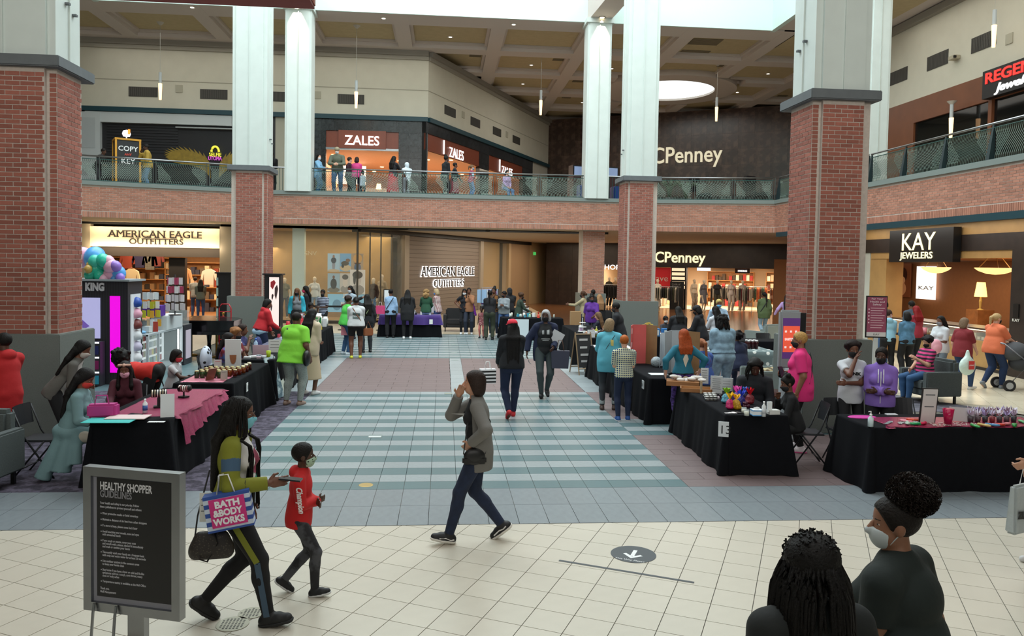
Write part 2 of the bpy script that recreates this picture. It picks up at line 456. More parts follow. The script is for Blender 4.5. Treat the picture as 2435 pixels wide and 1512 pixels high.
# kay-side pale tiles, diagonal edge towards the atrium
b=MB();b.poly([(9.2,15.8,.008),(12.0,10.8,.008),(16,10.8,.008),(16,30,.008),(9.2,28,.008)]);kf=struct(b.build('floor',mat('kay_floor_grout','98907f',.8)))
R=[]
for a in range(-30,60):
 for r in range(-60,40):
  x=9+a*.46*ca+r*.46*sa;y=20+a*.46*sa-r*.46*ca
  if y>11.2 and x<16 and y<27 and(x>9.6 and(x-9.2)*5.0+(y-15.8)*2.8>1.2):
   R.append(((x,y,.008),(.452*ca,.452*sa,0),(.452*sa,-.452*ca,0),(0,0,.004)))
put_pieces(kf,R,unit_mesh('tile',mat('pale_kay_tile','cfc5ae',.25,rnd=.04)),'tile','tiling',MATS['pale_kay_tile'],200,key=near_cam)
# marks on the floor
dsk=MB();c0=G(1506,1318);dsk.lathe([(.0,0),(.205,0),(.205,.002),(0,.002)],40)
dd=dsk.build('floor_decal',mat('decal_grey','3b4146',.5),loc=(c0[0],c0[1],.001));tag(dd,'round dark floor sticker with a white arrow pointing toward the viewer','floor sticker')
q=MB()
ar=math.radians(-26);
def rotp(x,y):return(x*math.cos(ar)-y*math.sin(ar),x*math.sin(ar)+y*math.cos(ar),.0032)
q.poly([rotp(*p)for p in[(-.018,.10),(-.018,-.05),(.018,-.05),(.018,.10)]]);q.poly([rotp(*p)for p in[(0,-.11),(.09,-.02),(.065,.0),(0,-.062),(-.065,0),(-.09,-.02)]])
q.build('arrow',mat('decal_white','e8eaea',.5),dd)
for txt,rr in(('This Way Please',-.150),):
 reparent(text('lettering',txt,.04,MATS['decal_white'],None,(c0[0]+math.sin(ar)*rr*-1,c0[1]+math.cos(ar)*rr,.0035),(math.cos(ar),math.sin(ar),0),(-math.sin(ar),math.cos(ar),0),.0003,'CENTER'),dd)
a0,a1=G(1328,1334),G(1650,1387);dv=a1-a0;Ld=np.linalg.norm(dv);dv/=Ld;nv=np.array([-dv[1],dv[0],0])
b=MB();b.poly([a0+[0,0,.002],a1+[0,0,.002],a1+nv*.032+[0,0,.002],a0+nv*.032+[0,0,.002]]);tag(b.build('floor_tape',MATS['decal_grey']),'long dark tape strip stuck diagonally on the beige tiles','tape')
for(x,y,rr,lab)in((553,1484,.115,'round metal drain cover beneath the walking woman, the nearer of two'),(598,1458,.095,'round metal drain cover partly behind the front black shoe')):
 c=G(x,y);b=MB();b.lathe([(0,0),(rr,0),(rr,.003),(0,.003)],28)
 o=b.build('drain_cover',mat('drain_brass','9a9684',.4,.3),loc=(c[0],c[1],.001));tag(o,lab,'drain')
 h=MB()
 for i in range(-4,5):
  for j in range(-4,5):
   if math.hypot(i,j)*.024<rr-.02:h.box((i*.024-.007,j*.024-.007,.003),(i*.024+.007,j*.024+.007,.0036))
 stuff(h.build('hole_pattern',mat('drain_dark','3a382f',.6),o))
c=G(870,1154);b=MB();b.lathe([(0,0),(.085,0),(.08,.003),(0,.003)],24);tag(b.build('floor_cover',mat('brass_cover','b49a62',.4,.5),loc=(c[0],c[1],.005)),'round brass floor cover in the front green stripe','floor cover')
for(x,y,w_,lab,mm)in((892,1038,.2,'square metal floor box with a white plate in the striped tiles','c6cccb'),(1066,936,.16,'small metal floor box beside the pale centre line','9a9a88')):
 c=G(x,y);o=boxo('floor_box',(-w_/2,-w_/2,0),(w_/2,w_/2,.004),cm('7e8c8a',.4),loc=(c[0],c[1],.005));tag(o,lab,'floor box')
 boxo('plate',(-w_/2+.01,-w_/2+.01,.004),(w_/2-.01,.0,.006),cm(mm,.4),o)
for(x,y)in((1080,820),(1080,839),(1082,857),(1074,811)):
 c=G(x,y);b=MB();b.lathe([(0,0),(.1,0),(.1,.003),(0,.003)],16);tag(b.build('floor_cover',cm('8d9a98',.4),loc=(c[0],c[1],.005)),'small round grey cover in the pale centre line of the walkway','floor cover','round covers along the centre line')
 # ================================================================== balcony fascias with ledge and railing
ZF0,ZF1,ZL=3.97,5.06,5.2
fas=[(-13.6,27.05),(-6.7,29.55),(8.1,29.55),(12.55,28.55),(12.55,13.5)]
def fascia(P,Q,name,nmax,zb=ZF0):
 P=np.array([*P,0.]);Q=np.array([*Q,0.]);u=Q-P;W=np.linalg.norm(u);u/=W;n=np.array([u[1],-u[0],0])
 b=MB();back=-n*.35
 b.poly([P+[0,0,zb],Q+[0,0,zb],Q+[0,0,ZF1],P+[0,0,ZF1]])
 b.poly([P+back+[0,0,zb],P+back+[0,0,ZF1],Q+back+[0,0,ZF1],Q+back+[0,0,zb]])
 b.poly([P+[0,0,zb],P+back+[0,0,zb],Q+back+[0,0,zb],Q+[0,0,zb]])
 w=struct(b.build(name,M_mortar))
 R=brick_rects(P,u,n,W,zb+.22,ZF1,d=.006)+brick_rects(P,u,n,W,zb,zb+.2,d=.012,soldier=True)
 put_pieces(w,R,BRICK_MESH2,'brick','brickwork',M_brick2,nmax,key=near_cam)
 b=MB();A=P+n*.07-u*.03;B=Q+n*.07+u*.03
 b.poly([A+[0,0,ZF1],B+[0,0,ZF1],B+[0,0,ZL],A+[0,0,ZL]]);bk=-n*.45
 b.poly([A+[0,0,ZL],B+[0,0,ZL],B+bk+[0,0,ZL],A+bk+[0,0,ZL]]);b.poly([A+[0,0,ZF1],A+bk+[0,0,ZF1],B+bk+[0,0,ZF1],B+[0,0,ZF1]])
 struct(b.build('trim_ledge',mat('ledge_grey','76807c',.6)))
for i,nm in enumerate(('wall_balcony_left','wall_balcony_back','wall_balcony_corner','wall_balcony_right')):
 fascia(fas[i],fas[i+1],nm,300)
def railing(P,Q,label,np_,post=M_railg,taper=False,ends=True):
 P=np.array([*P,0.]);Q=np.array([*Q,0.]);u=Q-P;W=np.linalg.norm(u);u/=W;n=np.array([u[1],-u[0],0])
 P=P-n*.12;Q=Q-n*.12
 t=empty('balcony_railing',(P[0],P[1],ZL),0,label,'railing')
 zt,zb=ZL+.86,ZL+.03
 b=MB();b.tube([P+[0,0,zt],Q+[0,0,zt]],.028,8);reparent(b.build('handrail',M_steel,smooth=True),t)
 b=MB();b.tube([P+[0,0,zt-.1],Q+[0,0,zt-.1]],.012,4);reparent(b.build('cross_rail',M_railg),t);b=MB();b.tube([P+[0,0,zb],Q+[0,0,zb]],.012,4);reparent(b.build('cross_rail',M_railg),t)
 wp=W/np_
 for k in range(np_+1):
  c=P+u*wp*k
  b=MB()
  if taper:
   d=.13
   b.poly([c-u*.03+n*.0+[0,0,zt-.03],c+u*.03+[0,0,zt-.03],c+u*.06+n*d+[0,0,zb-.03],c-u*.06+n*d+[0,0,zb-.03]])
   b.poly([c-u*.03+[0,0,zt-.03],c-u*.06+n*d+[0,0,zb-.03],c-u*.06-n*.03+[0,0,zb-.03],c-u*.03-n*.03+[0,0,zt-.03]])
   b.poly([c+u*.03+[0,0,zt-.03],c+u*.03-n*.03+[0,0,zt-.03],c+u*.06-n*.03+[0,0,zb-.03],c+u*.06+n*d+[0,0,zb-.03]])
   b.poly([c-u*.03-n*.03+[0,0,zt-.03],c-u*.06-n*.03+[0,0,zb-.03],c+u*.06-n*.03+[0,0,zb-.03],c+u*.03-n*.03+[0,0,zt-.03]])
   reparent(b.build('post',mat('post_dark_green','12262a',.4)),t)
  else:
   for s in(-.045,.045):b.tube([c+u*s+[0,0,zb-.03],c+u*s+[0,0,zt]],.016,5)
   reparent(b.build('post',mat('post_grey','4a524f',.5)),t)
 for k in range(np_):
  b=MB();x0,x1=wp*k+.07,wp*(k+1)-.07;w2=x1-x0;sgn=1 if k%2 else-1
  h=zt-.1-zb
  def fam(amp,s0,s1,xa,xb):
   x=s0
   while x<s1:
    pts=[]
    for j in range(11):
     tt=j/10.;xx=x+amp*math.cos(PI*tt)*.5
     if xa<=xx<=xb:pts.append(P+u*xx+[0,0,zb+h*tt])
     elif len(pts)>1:b.tube(pts,.0085,3,cap=False);pts=[]
     else:pts=[]
    if len(pts)>1:b.tube(pts,.0085,3,cap=False)
    x+=.058
  A=.42*sgn
  fam(A,x0-.25,x1+.25,x0,x1)
  fam(-A,x0-.25,x0+w2*.22,x0,x0+w2*.3);fam(-A,x1-w2*.22,x1+.25,x1-w2*.3,x1)
  o=b.build('wave_bars',M_railw);reparent(stuff(o),t)
def on_back(px):return float(AY(px,460,29.6)[0])
xc1,xc2=on_back(678)-.02,on_back(740)+.02
xc3,xc4=on_back(1389)-.02,on_back(1445)+.02
railing((-13.5,27.1),(-6.85,29.45),'wavy balcony railing at the upper left in front of the painted wings',4)
railing((xc2,29.55),(xc3,29.55),'long wavy balcony railing in front of the upper floor jewelry store',6)
railing((xc4+.9,29.55),(8.1,29.55),'short wavy balcony railing right of the middle white column',1)
railing((8.1,29.55),(12.5,28.55),'wavy balcony railing below the big department store name',3)
railing((12.55,22.15),(12.55,13.6),'wavy balcony railing with tapered dark posts at the upper right',5,taper=True)
railing((12.55,28.5),(12.55,22.3),'wavy balcony railing mostly hidden behind the big right column',3,taper=True)
def plainrail(x0,x1,label):
 t=empty('balcony_railing',(x0,29.65,ZL),0,label,'railing')
 b=MB();b.tube([(x0,29.65,ZL+.86),(x1,29.65,ZL+.86)],.028,8);reparent(b.build('handrail',M_steel),t)
 x=x0+.05
 while x<x1:
  b=MB();b.tube([(x,29.65,ZL),(x,29.65,ZL+.84)],.009,4);reparent(b.build('baluster',M_railg),t);x+=.12
plainrail(-6.7,xc1,'short straight-bar railing section between the two left white columns')
plainrail(xc4,xc4+.88,'short straight-bar railing section right of the slim middle white column')
# slim white columns on the ledge line
for(xa,xb,lab)in((xc1,xc2,'slim white column above the balcony ledge on the left'),(xc3,xc4,'slim white column above the balcony ledge in the middle')):
 t=empty('white_column',((xa+xb)/2,29.8,ZL),0,lab,'column','slim white columns')
 b=MB();b.prism(plus(xa+.02,29.42,xb-.02,30.3,.07),ZL-.02,12.02);reparent(b.build('shaft',M_white),t)
 b=MB();m_=(xa+xb)/2;b.box((m_-.01,29.40,ZL),(m_+.01,29.43,12));reparent(b.build('seam',mat('seam_grey','b9beb6',.6)),t)
 reparent(boxo('capital',(xa-.05,29.36,11.85),(xb+.05,30.36,12.03),M_white),t)
xr0,xr1=float(AY(2064,300,22.9)[0]),float(AY(2114,300,22.9)[0])
t=empty('white_column',((xr0+xr1)/2,23.3,ZL),0,'white column partly hidden behind the big right brick column','column','slim white columns')
b=MB();b.prism(plus(xr0,22.9,xr1,23.7,.07),ZL-.14,12.02);reparent(b.build('shaft',M_white),t);reparent(boxo('seam',((xr0+xr1)/2-.01,22.88,ZL),((xr0+xr1)/2+.01,22.91,12),mat('seam_grey','b9beb6',.6)),t)
# lower brick column beneath the middle white one, and the hidden twin on the left (painted)
xm0,xm1=AY(1385,620,29.9)[0],AY(1437,620,29.9)[0]
t=empty('brick_column',((xm0+xm1)/2,30.2,0),0,'slim brick column under the balcony, left of the taller far column','column')
reparent(boxo('granite_base',(xm0-.08,29.82,0),(xm1+.08,30.9,1.5),M_granite),t)
reparent(boxo('mortar_core',(xm0,29.9,1.5),(xm1,30.8,4.0),M_mortar),t)
put_pieces(t,brick_rects((xm0,29.9,0),(1,0,0),(0,-1,0),xm1-xm0,1.5,3.98,d=.006),BRICK_MESH2,'brick','brickwork',M_brick2)
# ================================================================== slabs, ceilings
b=MB();b.poly([(-24,27.0,0),(-13.6,27.3,0),(-6.7,29.8,0),(8.1,29.8,0),(12.4,28.8,0),(25,28.8,0),(25,56,0),(-24,56,0)])
for zz_,nm,m_ in((4.02,'ceiling',mat('soffit_paint','b7ab9a',.8,var=.03)),(5.06,'floor',mat('upper_floor','8f8373',.4))):
 o=MB();o.f=list(b.f);o.m=list(b.m);o.v=[(x,y,zz_)for x,y,z in b.v];struct(o.build(nm,m_))
struct(boxo('ceiling',(12.75,9,4.02),(26,28.8,5.05),MATS['soffit_paint']))
struct(boxo('ceiling',(-26,9,4.02),(-13.6,27,5.06),MATS['soffit_paint']))
# coffered ceiling: slab with recessed panels
RX=[-1.8+3.86*k for k in range(-7,8)];RY=[30.85+4.0*k for k in range(0,7)]
ce=struct(boxo('ceiling',(-26,30.0,12.32),(26,58,12.7),M_ceilrib))
CIRC=(11.85,40.9,2.42,3.55)
def rib(x0,y0,x1,y1):
 zr=12.0 if y1-y0>x1-x0 else 12.004
 o=boxo('ceiling_rib',(x0,y0,zr),(x1,y1,12.315),M_ceilrib);reparent(o,ce)
for i,x in enumerate(RX):
 if abs(x-CIRC[0])<2.6:rib(x-.3,29.95,x+.3,37.6);rib(x-.3,44.2,x+.3,58)
 else:rib(x-.3,29.95,x+.3,58)
rib(-26,29.95,26,31.25)
for k in range(1,7):
 y=34.85+4.02*(k-1)
 if k in(2,3):
  rib(-26,y-.4,CIRC[0]-3.3,y+.4);rib(CIRC[0]+3.3,y-.4,26,y+.4)
 else:rib(-26,y-.4,26,y+.4)
pan=[]
for i in range(len(RX)-1):
 for k in range(0,6):
  y0=31.25 if k==0 else 35.25+4.02*(k-1);y1=34.45 if k==0 else y0+3.22
  x0,x1=RX[i]+.3,RX[i+1]-.3
  ccx,ccy=(x0+x1)/2,(y0+y1)/2
  pan.append((x0,y0,x1,y1))
  o=boxo('coffer_panel',(x0+.12,y0+.12,12.27),(x1-.12,y1-.12,12.33),M_ceilpan);reparent(o,ce)
  # stepped moulding
  f=MB()
  for(a,b_,c_,d_)in((x0,y0,x1,y0+.12),(x0,y1-.12,x1,y1),(x0,y0+.12,x0+.12,y1-.12),(x1-.12,y0+.12,x1,y1-.12)):f.box((a,b_,12.16),(c_,d_,12.3))
  reparent(f.build('moulding',M_ceilrib),ce)
  # round drum and skylight
b=MB();N_=64
for k in range(N_):
 a0,a1=2*PI*k/N_,2*PI*(k+1)/N_
 for(ra,rb,za,zb)in((CIRC[2],CIRC[3],11.99,11.99),(CIRC[3],CIRC[3],11.99,12.33),(CIRC[2],CIRC[2],11.99,12.12)):
  b.quad(*[(CIRC[0]+r_*math.cos(a),CIRC[1]+r_*math.sin(a),z_)for(r_,a,z_)in((ra,a0,za),(rb,a0,zb),(rb,a1,zb),(ra,a1,za))])
reparent(b.build('drum_ring',M_ceilrib),ce)
b=MB();b.poly([(CIRC[0]+CIRC[2]*math.cos(2*PI*k/N_),CIRC[1]+CIRC[2]*math.sin(2*PI*k/N_),12.1)for k in range(N_)])
tag(b.build('round_skylight',mat('skylight_glow','f4ffff',.5,emit=1.6)),'large round glowing white skylight in the coffered ceiling','skylight')
# ceiling over the camera side and beside the well
struct(boxo('ceiling',(-26,-10,12.0),(26,11.2,12.6),M_ceilrib))
struct(boxo('ceiling',(-26,11.2,12.0),(-12.9,29.9,12.6),M_ceilrib))
struct(boxo('ceiling',(12.9,11.2,12.05),(26,29.9,12.6),M_ceilrib))
ce2=bpy.context.scene.objects.get('ceiling.005')or ce
for k in range(5):
 y=13+4*k
 o=boxo('coffer_panel',(13.9,y,12.0),(16.6,y+3.2,12.04),M_ceilpan);reparent(o,ce)
 # atrium well walls
M_well=mat('well_wall_white','c6d8d2',.6,var=.01)
struct(boxo('wall_skylight_back',(-12.9,29.86,11.99),(12.8,29.94,17.5),M_well))
struct(boxo('wall_skylight_right',(12.8,11.2,12.0),(13.0,30.1,17.5),M_well))
struct(boxo('wall_skylight_left',(-13.0,11.2,12.0),(-12.8,30.1,17.5),M_well))
struct(boxo('wall_skylight_front',(-13,11.0,12.0),(13,11.2,17.5),M_well))
# ring beams from slim columns to the tall ones
for(xa,ya,xb,yb,lab)in(((xc3+xc4)/2,29.9,6.2,24.4,'white ceiling beam running from the middle slim column'),((xc1+xc2)/2,29.9,-5.9,24.4,'white ceiling beam over the left slim column')):
 b=MB();u=np.array([xb-xa,yb-ya]);u/=np.linalg.norm(u);n=np.array([-u[1],u[0]])*.42
 b.prism([(xa+n[0],ya+n[1]),(xa-n[0],ya-n[1]),(xb-n[0],yb-n[1]),(xb+n[0],yb+n[1])],12.03,13.2);tag(b.build('ceiling_beam',M_ceilrib),lab,'beam')
 d=empty('downlight',(xa+u[0]*.6,ya+u[1]*.6,12.02),0,'recessed downlight at the top of the %s slim white column'%('left' if xa<0 else 'middle'),'light')
 b=MB();b.lathe([(0,0),(.13,0),(.13,-.015),(.1,-.015),(.09,-.005)],16);b.build('trim_ring',M_steel,d)
 b=MB();b.lathe([(0,-.006),(.085,-.006),(.085,-.01),(0,-.01)],14);b.build('lamp',M_lamp,d)
 l=bpy.data.lights.new('spot','SPOT');l.energy=420;l.color=(1,.82,.6);l.spot_size=1.1;l.spot_blend=.8
 lo=bpy.data.objects.new('light_source',l);COL.objects.link(lo);lo.parent=d;lo.location=(0,0,-.05);lo.rotation_euler=(.25,0,0)
 # downlights in the coffers
k1,k2=760/2435.,520/2435.
dl=[(740+x*k1,y*k1)for x,y in((552,138),(1060,280),(1543,185),(1677,494),(1613,638),(2065,780),(2290,521))]+[(1380+x*k2,40+y*k2)for x,y in((1242,173),(1222,604),(2090,632),(1748,838))]+[(457,17)]
for(x,y)in dl:
 z=12.0 if y<60 else 12.27
 p=G(x,y,z);d=empty('downlight',(p[0],p[1],p[2]-.001),0,'small recessed ceiling downlight, '+('left of' if x<1050 else 'right of' if x>1570 else 'above')+' the '+('middle hanging lamps' if x<1300 else 'round skylight')+(', in the front rib' if y<100 else ''),'light','ceiling downlights')
 b=MB();b.lathe([(0,0),(.14,0),(.14,-.015),(.1,-.015)],14);b.build('trim_ring',cm('c9c2b8',.5),d)
 b=MB();b.lathe([(0,-.016),(.075,-.016),(.07,-.02),(0,-.02)],12);b.build('lamp',mat('lamp_white','fff3e0',.5,emit=3),d)
for(x,y,sx,sy)in((740+1250*k1,425*k1,.55,.35),(740+1885*k1,455*k1,.55,.35),(740+2030*k1,620*k1,.55,.35),(740+1945*k1,743*k1,.5,.35),(740+1890*k1,806*k1,.5,.35),(1380+1390*k2,40+280*k2,1.3,.9),(1380+1260*k2,40+405*k2,1.3,.9),(1380+1590*k2,40+548*k2,.55,.3),(1380+2250*k2,40+880*k2,.55,.3)):
 p=G(x,y,12.26);o=empty('ceiling_vent',(p[0],p[1],12.265),0,('large' if sx>1 else 'small')+' flat grey vent in a ceiling coffer '+('right' if x>1500 else 'left')+' of the round skylight, '+('nearer' if y<130 or(sx>1 and y<110)else 'farther')+' one','vent','ceiling vents')
 boxo('backing',(-sx/2,-sy/2,-.01),(sx/2,sy/2,0),cm('6a5f4c',.8),o)
 b=MB();n_=8
 for j in range(n_):b.box((-sx/2,-sy/2+sy*(j+.2)/n_,-.02),(sx/2,-sy/2+sy*(j+.6)/n_,-.01))
 stuff(b.build('slats',cm('82765f',.8),o))
 # overhead brick-edged soffit near the camera, upper left
t=empty('overhead_slab',(-2.5,4.9,4.3),0,'maroon underside of an overhead slab with a brick end at the top edge','overhead slab')
pA=AY(748,22,5.4);zo=float(pA[2])
reparent(boxo('soffit',(-4.6,4.3,zo),(float(pA[0]),5.4,zo+.3),mat('maroon_soffit','7a3b3a',.7)),t)
pR=brick_rects((float(pA[0]),4.3,0),(0,1,0),(1,0,0),1.1,zo+.02,zo+.5,d=.006)
put_pieces(t,pR,BRICK_MESH,'brick','brickwork',M_brick)
# outer shell
struct(boxo('added_rear_panel',(-11.2,-9.98,7.0),(11.2,-9.9,11.4),mat('rear_panel_pale','cfe0e4',.2)));struct(boxo('wall_left',(-26.3,-10,0),(-26,58,13),M_wallc));struct(boxo('wall_front',(-26,-10.3,0),(26,-10,13),M_wallc))  # first box: pale panel made up on the unseen wall behind the rear fill
struct(boxo('wall_far',(-26,57.7,0),(26,58,13),M_wallc))
struct(boxo('wall_right',(25.7,-10,0),(26,58,13),M_wallc))
# ================================================================== storefront planes
def nrm(v):v=np.array(v,float);return v/np.linalg.norm(v)
class Plane:
 def __init__(s,P,u):
  s.P=np.array([P[0],P[1],0.]);s.u=nrm([u[0],u[1],0]);s.n=np.array([s.u[1],-s.u[0],0.])
 def st(s,x,y):
  p=ON(x,y,s.P,s.n);return float((p-s.P)@s.u),float(p[2])
 def at(s,a,z,d=0.):return s.P+s.u*a+np.array([0,0,z])+s.n*d
 def rect(s,x0,y0,x1,y1):  # pixel box -> (s0,s1,z0,z1)
  a,z1=s.st(x0,y0);b,z0=s.st(x1,y1);return a,b,z0,z1
 def slab(s,name,r,m,parent=None,d0=-.1,d1=0.):
  a,b,z0,z1=r;q=MB()
  c=[s.at(a,z0,d0),s.at(b,z0,d0),s.at(b,z0,d1),s.at(a,z0,d1)]
  e=[s.at(a,z1,d0),s.at(b,z1,d0),s.at(b,z1,d1),s.at(a,z1,d1)]
  q.v=[tuple(v)for v in c+e]
  q.f=[(0,1,2,3),(7,6,5,4),(0,4,5,1),(1,5,6,2),(2,6,7,3),(3,7,4,0)];q.m=[0]*6
  o=q.build(name,m)
  if parent:reparent(o,parent)
  return o
 def poly(s,name,pts,m,parent=None,th=.02,d=0.):  # pts in (s,z)
  q=MB();k=len(pts)
  q.v=[tuple(s.at(a,z,d))for a,z in pts]+[tuple(s.at(a,z,d+th))for a,z in pts]
  q.f=[tuple(range(k)),tuple(k+i for i in reversed(range(k)))]+[(i,k+i,k+(i+1)%k,(i+1)%k)for i in range(k)];q.m=[0]*len(q.f)
  o=q.build(name,m)
  if parent:reparent(o,parent)
  return o
 def txt(s,string,xl,xr,yb,caph,m,parent=None,d=.02,ext=.02,bold=0.,name='lettering',shear=0.,serif=False):
  a,z=s.st(xl,yb);b,_=s.st(xr,yb)
  dep=float(np.linalg.norm(s.at(a,z)-CAMP));size=caph*dep/F_PX/.70
  return text(name,string,size,m,parent,s.at(a,z,d),s.u,(0,0,1),ext,fit=abs(b-a),bold=bold,shear=shear,serif=serif)
BL=Plane((0,35.1),(1,0));DU=Plane((-.8,35.15),(.445,.895));JC=Plane((6.67,50.2),(.88,-.474))
BO=Plane((0,32.5),(1,0));DO=Plane((-3.56,32.5),(.464,.886));RU=Plane((17.4,30),(0,-1));KY=Plane((14.2,26),(0,-1))
def tiles_on(pl,parent,regs,ts,tz,m,nm='tile',nmax=300,d=.0,th=.02,gap=.006):
 R=[]
 for(a,b,z0,z1)in regs:
  x=math.floor(a/ts)*ts
  while x<b-.01:
   z=z0
   while z<z1-.01:
    p,q=max(a,x),min(b,x+ts);r_=min(z1,z+tz)
    if q-p>.03:R.append((pl.at(p+gap/2,z+gap/2,d),pl.u*(q-p-gap),np.array([0,0,r_-z-gap]),pl.n*(th+random.uniform(0,.004))))
    z+=tz
   x+=ts
 R.sort(key=near_cam)
 put_pieces(parent,R,unit_mesh(nm,m),nm,nm+'s_rest',m,nmax)
def shell(q,name,m):
 for f in q.f:
  P=[q.v[i]for i in f];b=MB();b.poly(P);zs=[p[2]for p in P]
  struct(b.build(name if max(zs)-min(zs)>.5 else 'ceiling' if zs[0]>2.5 and zs[0]not in(5.075,5.07)else 'floor',m))
  # ---- upper walls
ZU=9.1
def upper_wall(pl,a,b,name):
 w=struct(pl.slab(name,(a,b,ZU,12.0),M_wallc,None,-.3,0))
 struct(pl.slab('trim_crown',(a,b,11.78,12.0),cm('8a857c',.8),None,0,.22));struct(pl.slab('trim_crown',(a,b,11.62,11.78),cm('9c978b',.8),None,0,.1))
 struct(pl.slab('trim_seam',(a,b,10.28,10.31),cm('a19d8e',.8),None,0,.012))
 struct(pl.slab('trim_header',(a,b,ZU-.2,ZU),M_teal,None,-.3,.12))
 return w
upper_wall(BL,-26,-.8,'wall_upper_back_left');upper_wall(DU,0,16.9,'wall_upper_back_diagonal')
wv=[(BL,306,199,375,218),(BL,476,207,541,227),(BL,643,215,690,233),(BL,803,222,866,241),(DU,1057,252,1083,273),(DU,1119,281,1141,299),(DU,1172,304,1191,321),(DU,1219,325,1236,341),(RU,2117,205,2157,208),(RU,2205,165,2254,168),(RU,2310,126,2368,122)]
for i,(pl,x0,y0,x1,y1)in enumerate(wv):
 a,_=pl.st(x0,y0);b,_=pl.st(x1,y1)
 zt,zb=(10.0,9.58)if pl is not RU else(10.35,9.85)
 ctr=pl.at((a+b)/2,zb)
 o=empty('wall_vent',ctr,0,('dark slotted vent on the cream upper wall, '+['leftmost of the left wall','second from the left','partly behind the slim white column','behind the second hanging lamp','nearest of the receding wall','second of the receding wall','third of the receding wall','farthest of the receding wall','lowest of three at the upper right','middle of three at the upper right','highest of three at the upper right'][i]),'vent','upper wall vents')
 pl.slab('frame',(a,b,zb,zt),cm('3c3a36',.7),o,0,.02)
 q=MB()
 for j in range(14):
  s0=a+.04+(b-a-.08)*j/14;c=[pl.at(s0,zb+.03,.03),pl.at(s0+.02,zb+.03,.03),pl.at(s0+.02,zt-.03,.03),pl.at(s0,zt-.03,.03)];q.poly(c)
 reparent(stuff(q.build('slats',cm('55524c',.7))),o)
for i,(pl,x,y)in enumerate(((BL,426,211),(BL,755,226),(DU,1101,273),(DU,1205,320),(RU,2401,92))):
 a,z=pl.st(x,y);o=pl.slab('wall_speaker',(a-.15,a+.15,z-.16,z+.16),cm('a9a594',.8),None,0,.03);tag(o,'small pale square speaker grille on the upper wall, '+['between the two left vents','beside the slim left column','after the first receding vent','after the third receding vent','at the top right corner'][i],'speaker','wall speakers')
 # ---- upper left dark shop with wings
t=empty('closed_storefront',(-11,35.1,5.06),0,'black closed upper storefront with white pilaster and header','storefront')
BL.slab('header',BL.rect(203,264,552,300),cm('b9bfc0',.6),t,-.2,.06)
x0_=BL.st(205,300)[0];x1_=BL.st(240,300)[0]
BL.slab('pilaster',(x0_-.5,x1_,5.06,8.85),cm('b4babb',.6),t,-.2,.1)
for k in range(2):BL.slab('pilaster_panel',(x0_-.3+.0,x1_-.2,5.4+1.9*k,6.9+1.9*k-.2),cm('a8aeb0',.6),t,.1,.115)
BL.slab('black_wall',(x1_,BL.st(560,300)[0]+2,5.06,8.5),cm('141418',.6),t,-.25,-.12)
BL.slab('shutter_box',BL.rect(418,301,552,308),cm('9ba1a2',.5),t,-.1,.05)
for k in range(10):BL.slab('louvre',(x1_+.2,x1_+3.2,7.2+.12*k,7.26+.12*k),cm('1c1d22',.5),t,-.12,-.09)
cx_,cz_=BL.st(510,372)
BL.txt('SELFIE',496,525,371,8,mat('neon_yellow','e8e04a',.5,emit=.7),t,d=-.05)
BL.txt('UTOPIA',494,526,380,8,mat('neon_magenta','d157c8',.5,emit=.7),t,d=-.05)
q=MB();a_,z_=BL.st(511,361)
pts=[BL.at(a_+.16*math.cos(PI*k/10),z_+.24*math.sin(PI*k/10),-.04)for k in range(11)];q.tube(pts,.05,6);reparent(q.build('emblem',MATS['neon_yellow'],smooth=True),t)
M_gold=mat('gold_paint','8c7426',.5,var=.2,vscale=8)
for sgn,(bx,by)in((-1,(505,432)),(1,(513,432))):
 w=MB()
 ba_,bz_=BL.st(bx,by)
 for k in range(17):
  an=math.radians(100+sgn*0+k*4.6);L_=1.75+.5*math.sin(k*.25);dx,dz=-math.cos(PI-an)*1.,math.sin(an)
  root=(ba_+sgn*(.1+.02*k),bz_+.15+.035*k)
  tip=(root[0]+sgn*abs(math.cos(an))*L_*1.05,root[1]+dz*L_*.62+.05)
  nx,nz=-(tip[1]-root[1]),tip[0]-root[0];l_=math.hypot(nx,nz);nx,nz=nx/l_*.14,nz/l_*.14
  mid=((root[0]+tip[0])/2,(root[1]+tip[1])/2+.06)
  P4=[root,(mid[0]+nx,mid[1]+nz),tip,(mid[0]-nx,mid[1]-nz)]
  dd_=-.1+.0015*k
  w.poly([BL.at(a,z,dd_)for a,z in P4])
 reparent(stuff(w.build('painted_wing',M_gold)),t)
 # key kiosk on the upper floor
kx,kz=AY(301,430,31.5)[0],5.06
t=empty('key_kiosk',(kx,31.5,5.06),.5,'black and yellow framed key copying kiosk behind the upper left railing','kiosk')
boxo('body',(-.42,-.42,0),(.42,.42,2.05),cm('17181b',.5),t)
for sx in(-.42,.42):
 for sy in(-.42,.42):boxo('frame_post',(sx-.035,sy-.035,0),(sx+.035,sy+.035,2.1),cm('c98f1e',.5),t)
boxo('frame_top',(-.46,-.46,2.05),(.46,.46,2.12),cm('c98f1e',.5),t)
for(u_,o_)in(((1,0,0),(0,-.43,0)),((0,1,0),(.43,0,0))):
 for s_,zz_,h_,mm_ in(('COPY',1.72,.26,'decal_white'),('ANY',1.5,.12,'red_print'),('KEY',1.24,.28,'decal_white')):
  m_=MATS.get(mm_)or mat('red_print','c33a2a',.5)
  o=text('lettering',s_,h_,m_,None,(o_[0],o_[1],zz_),u_,(0,0,1),.004,'CENTER',bold=.004);o.parent=t
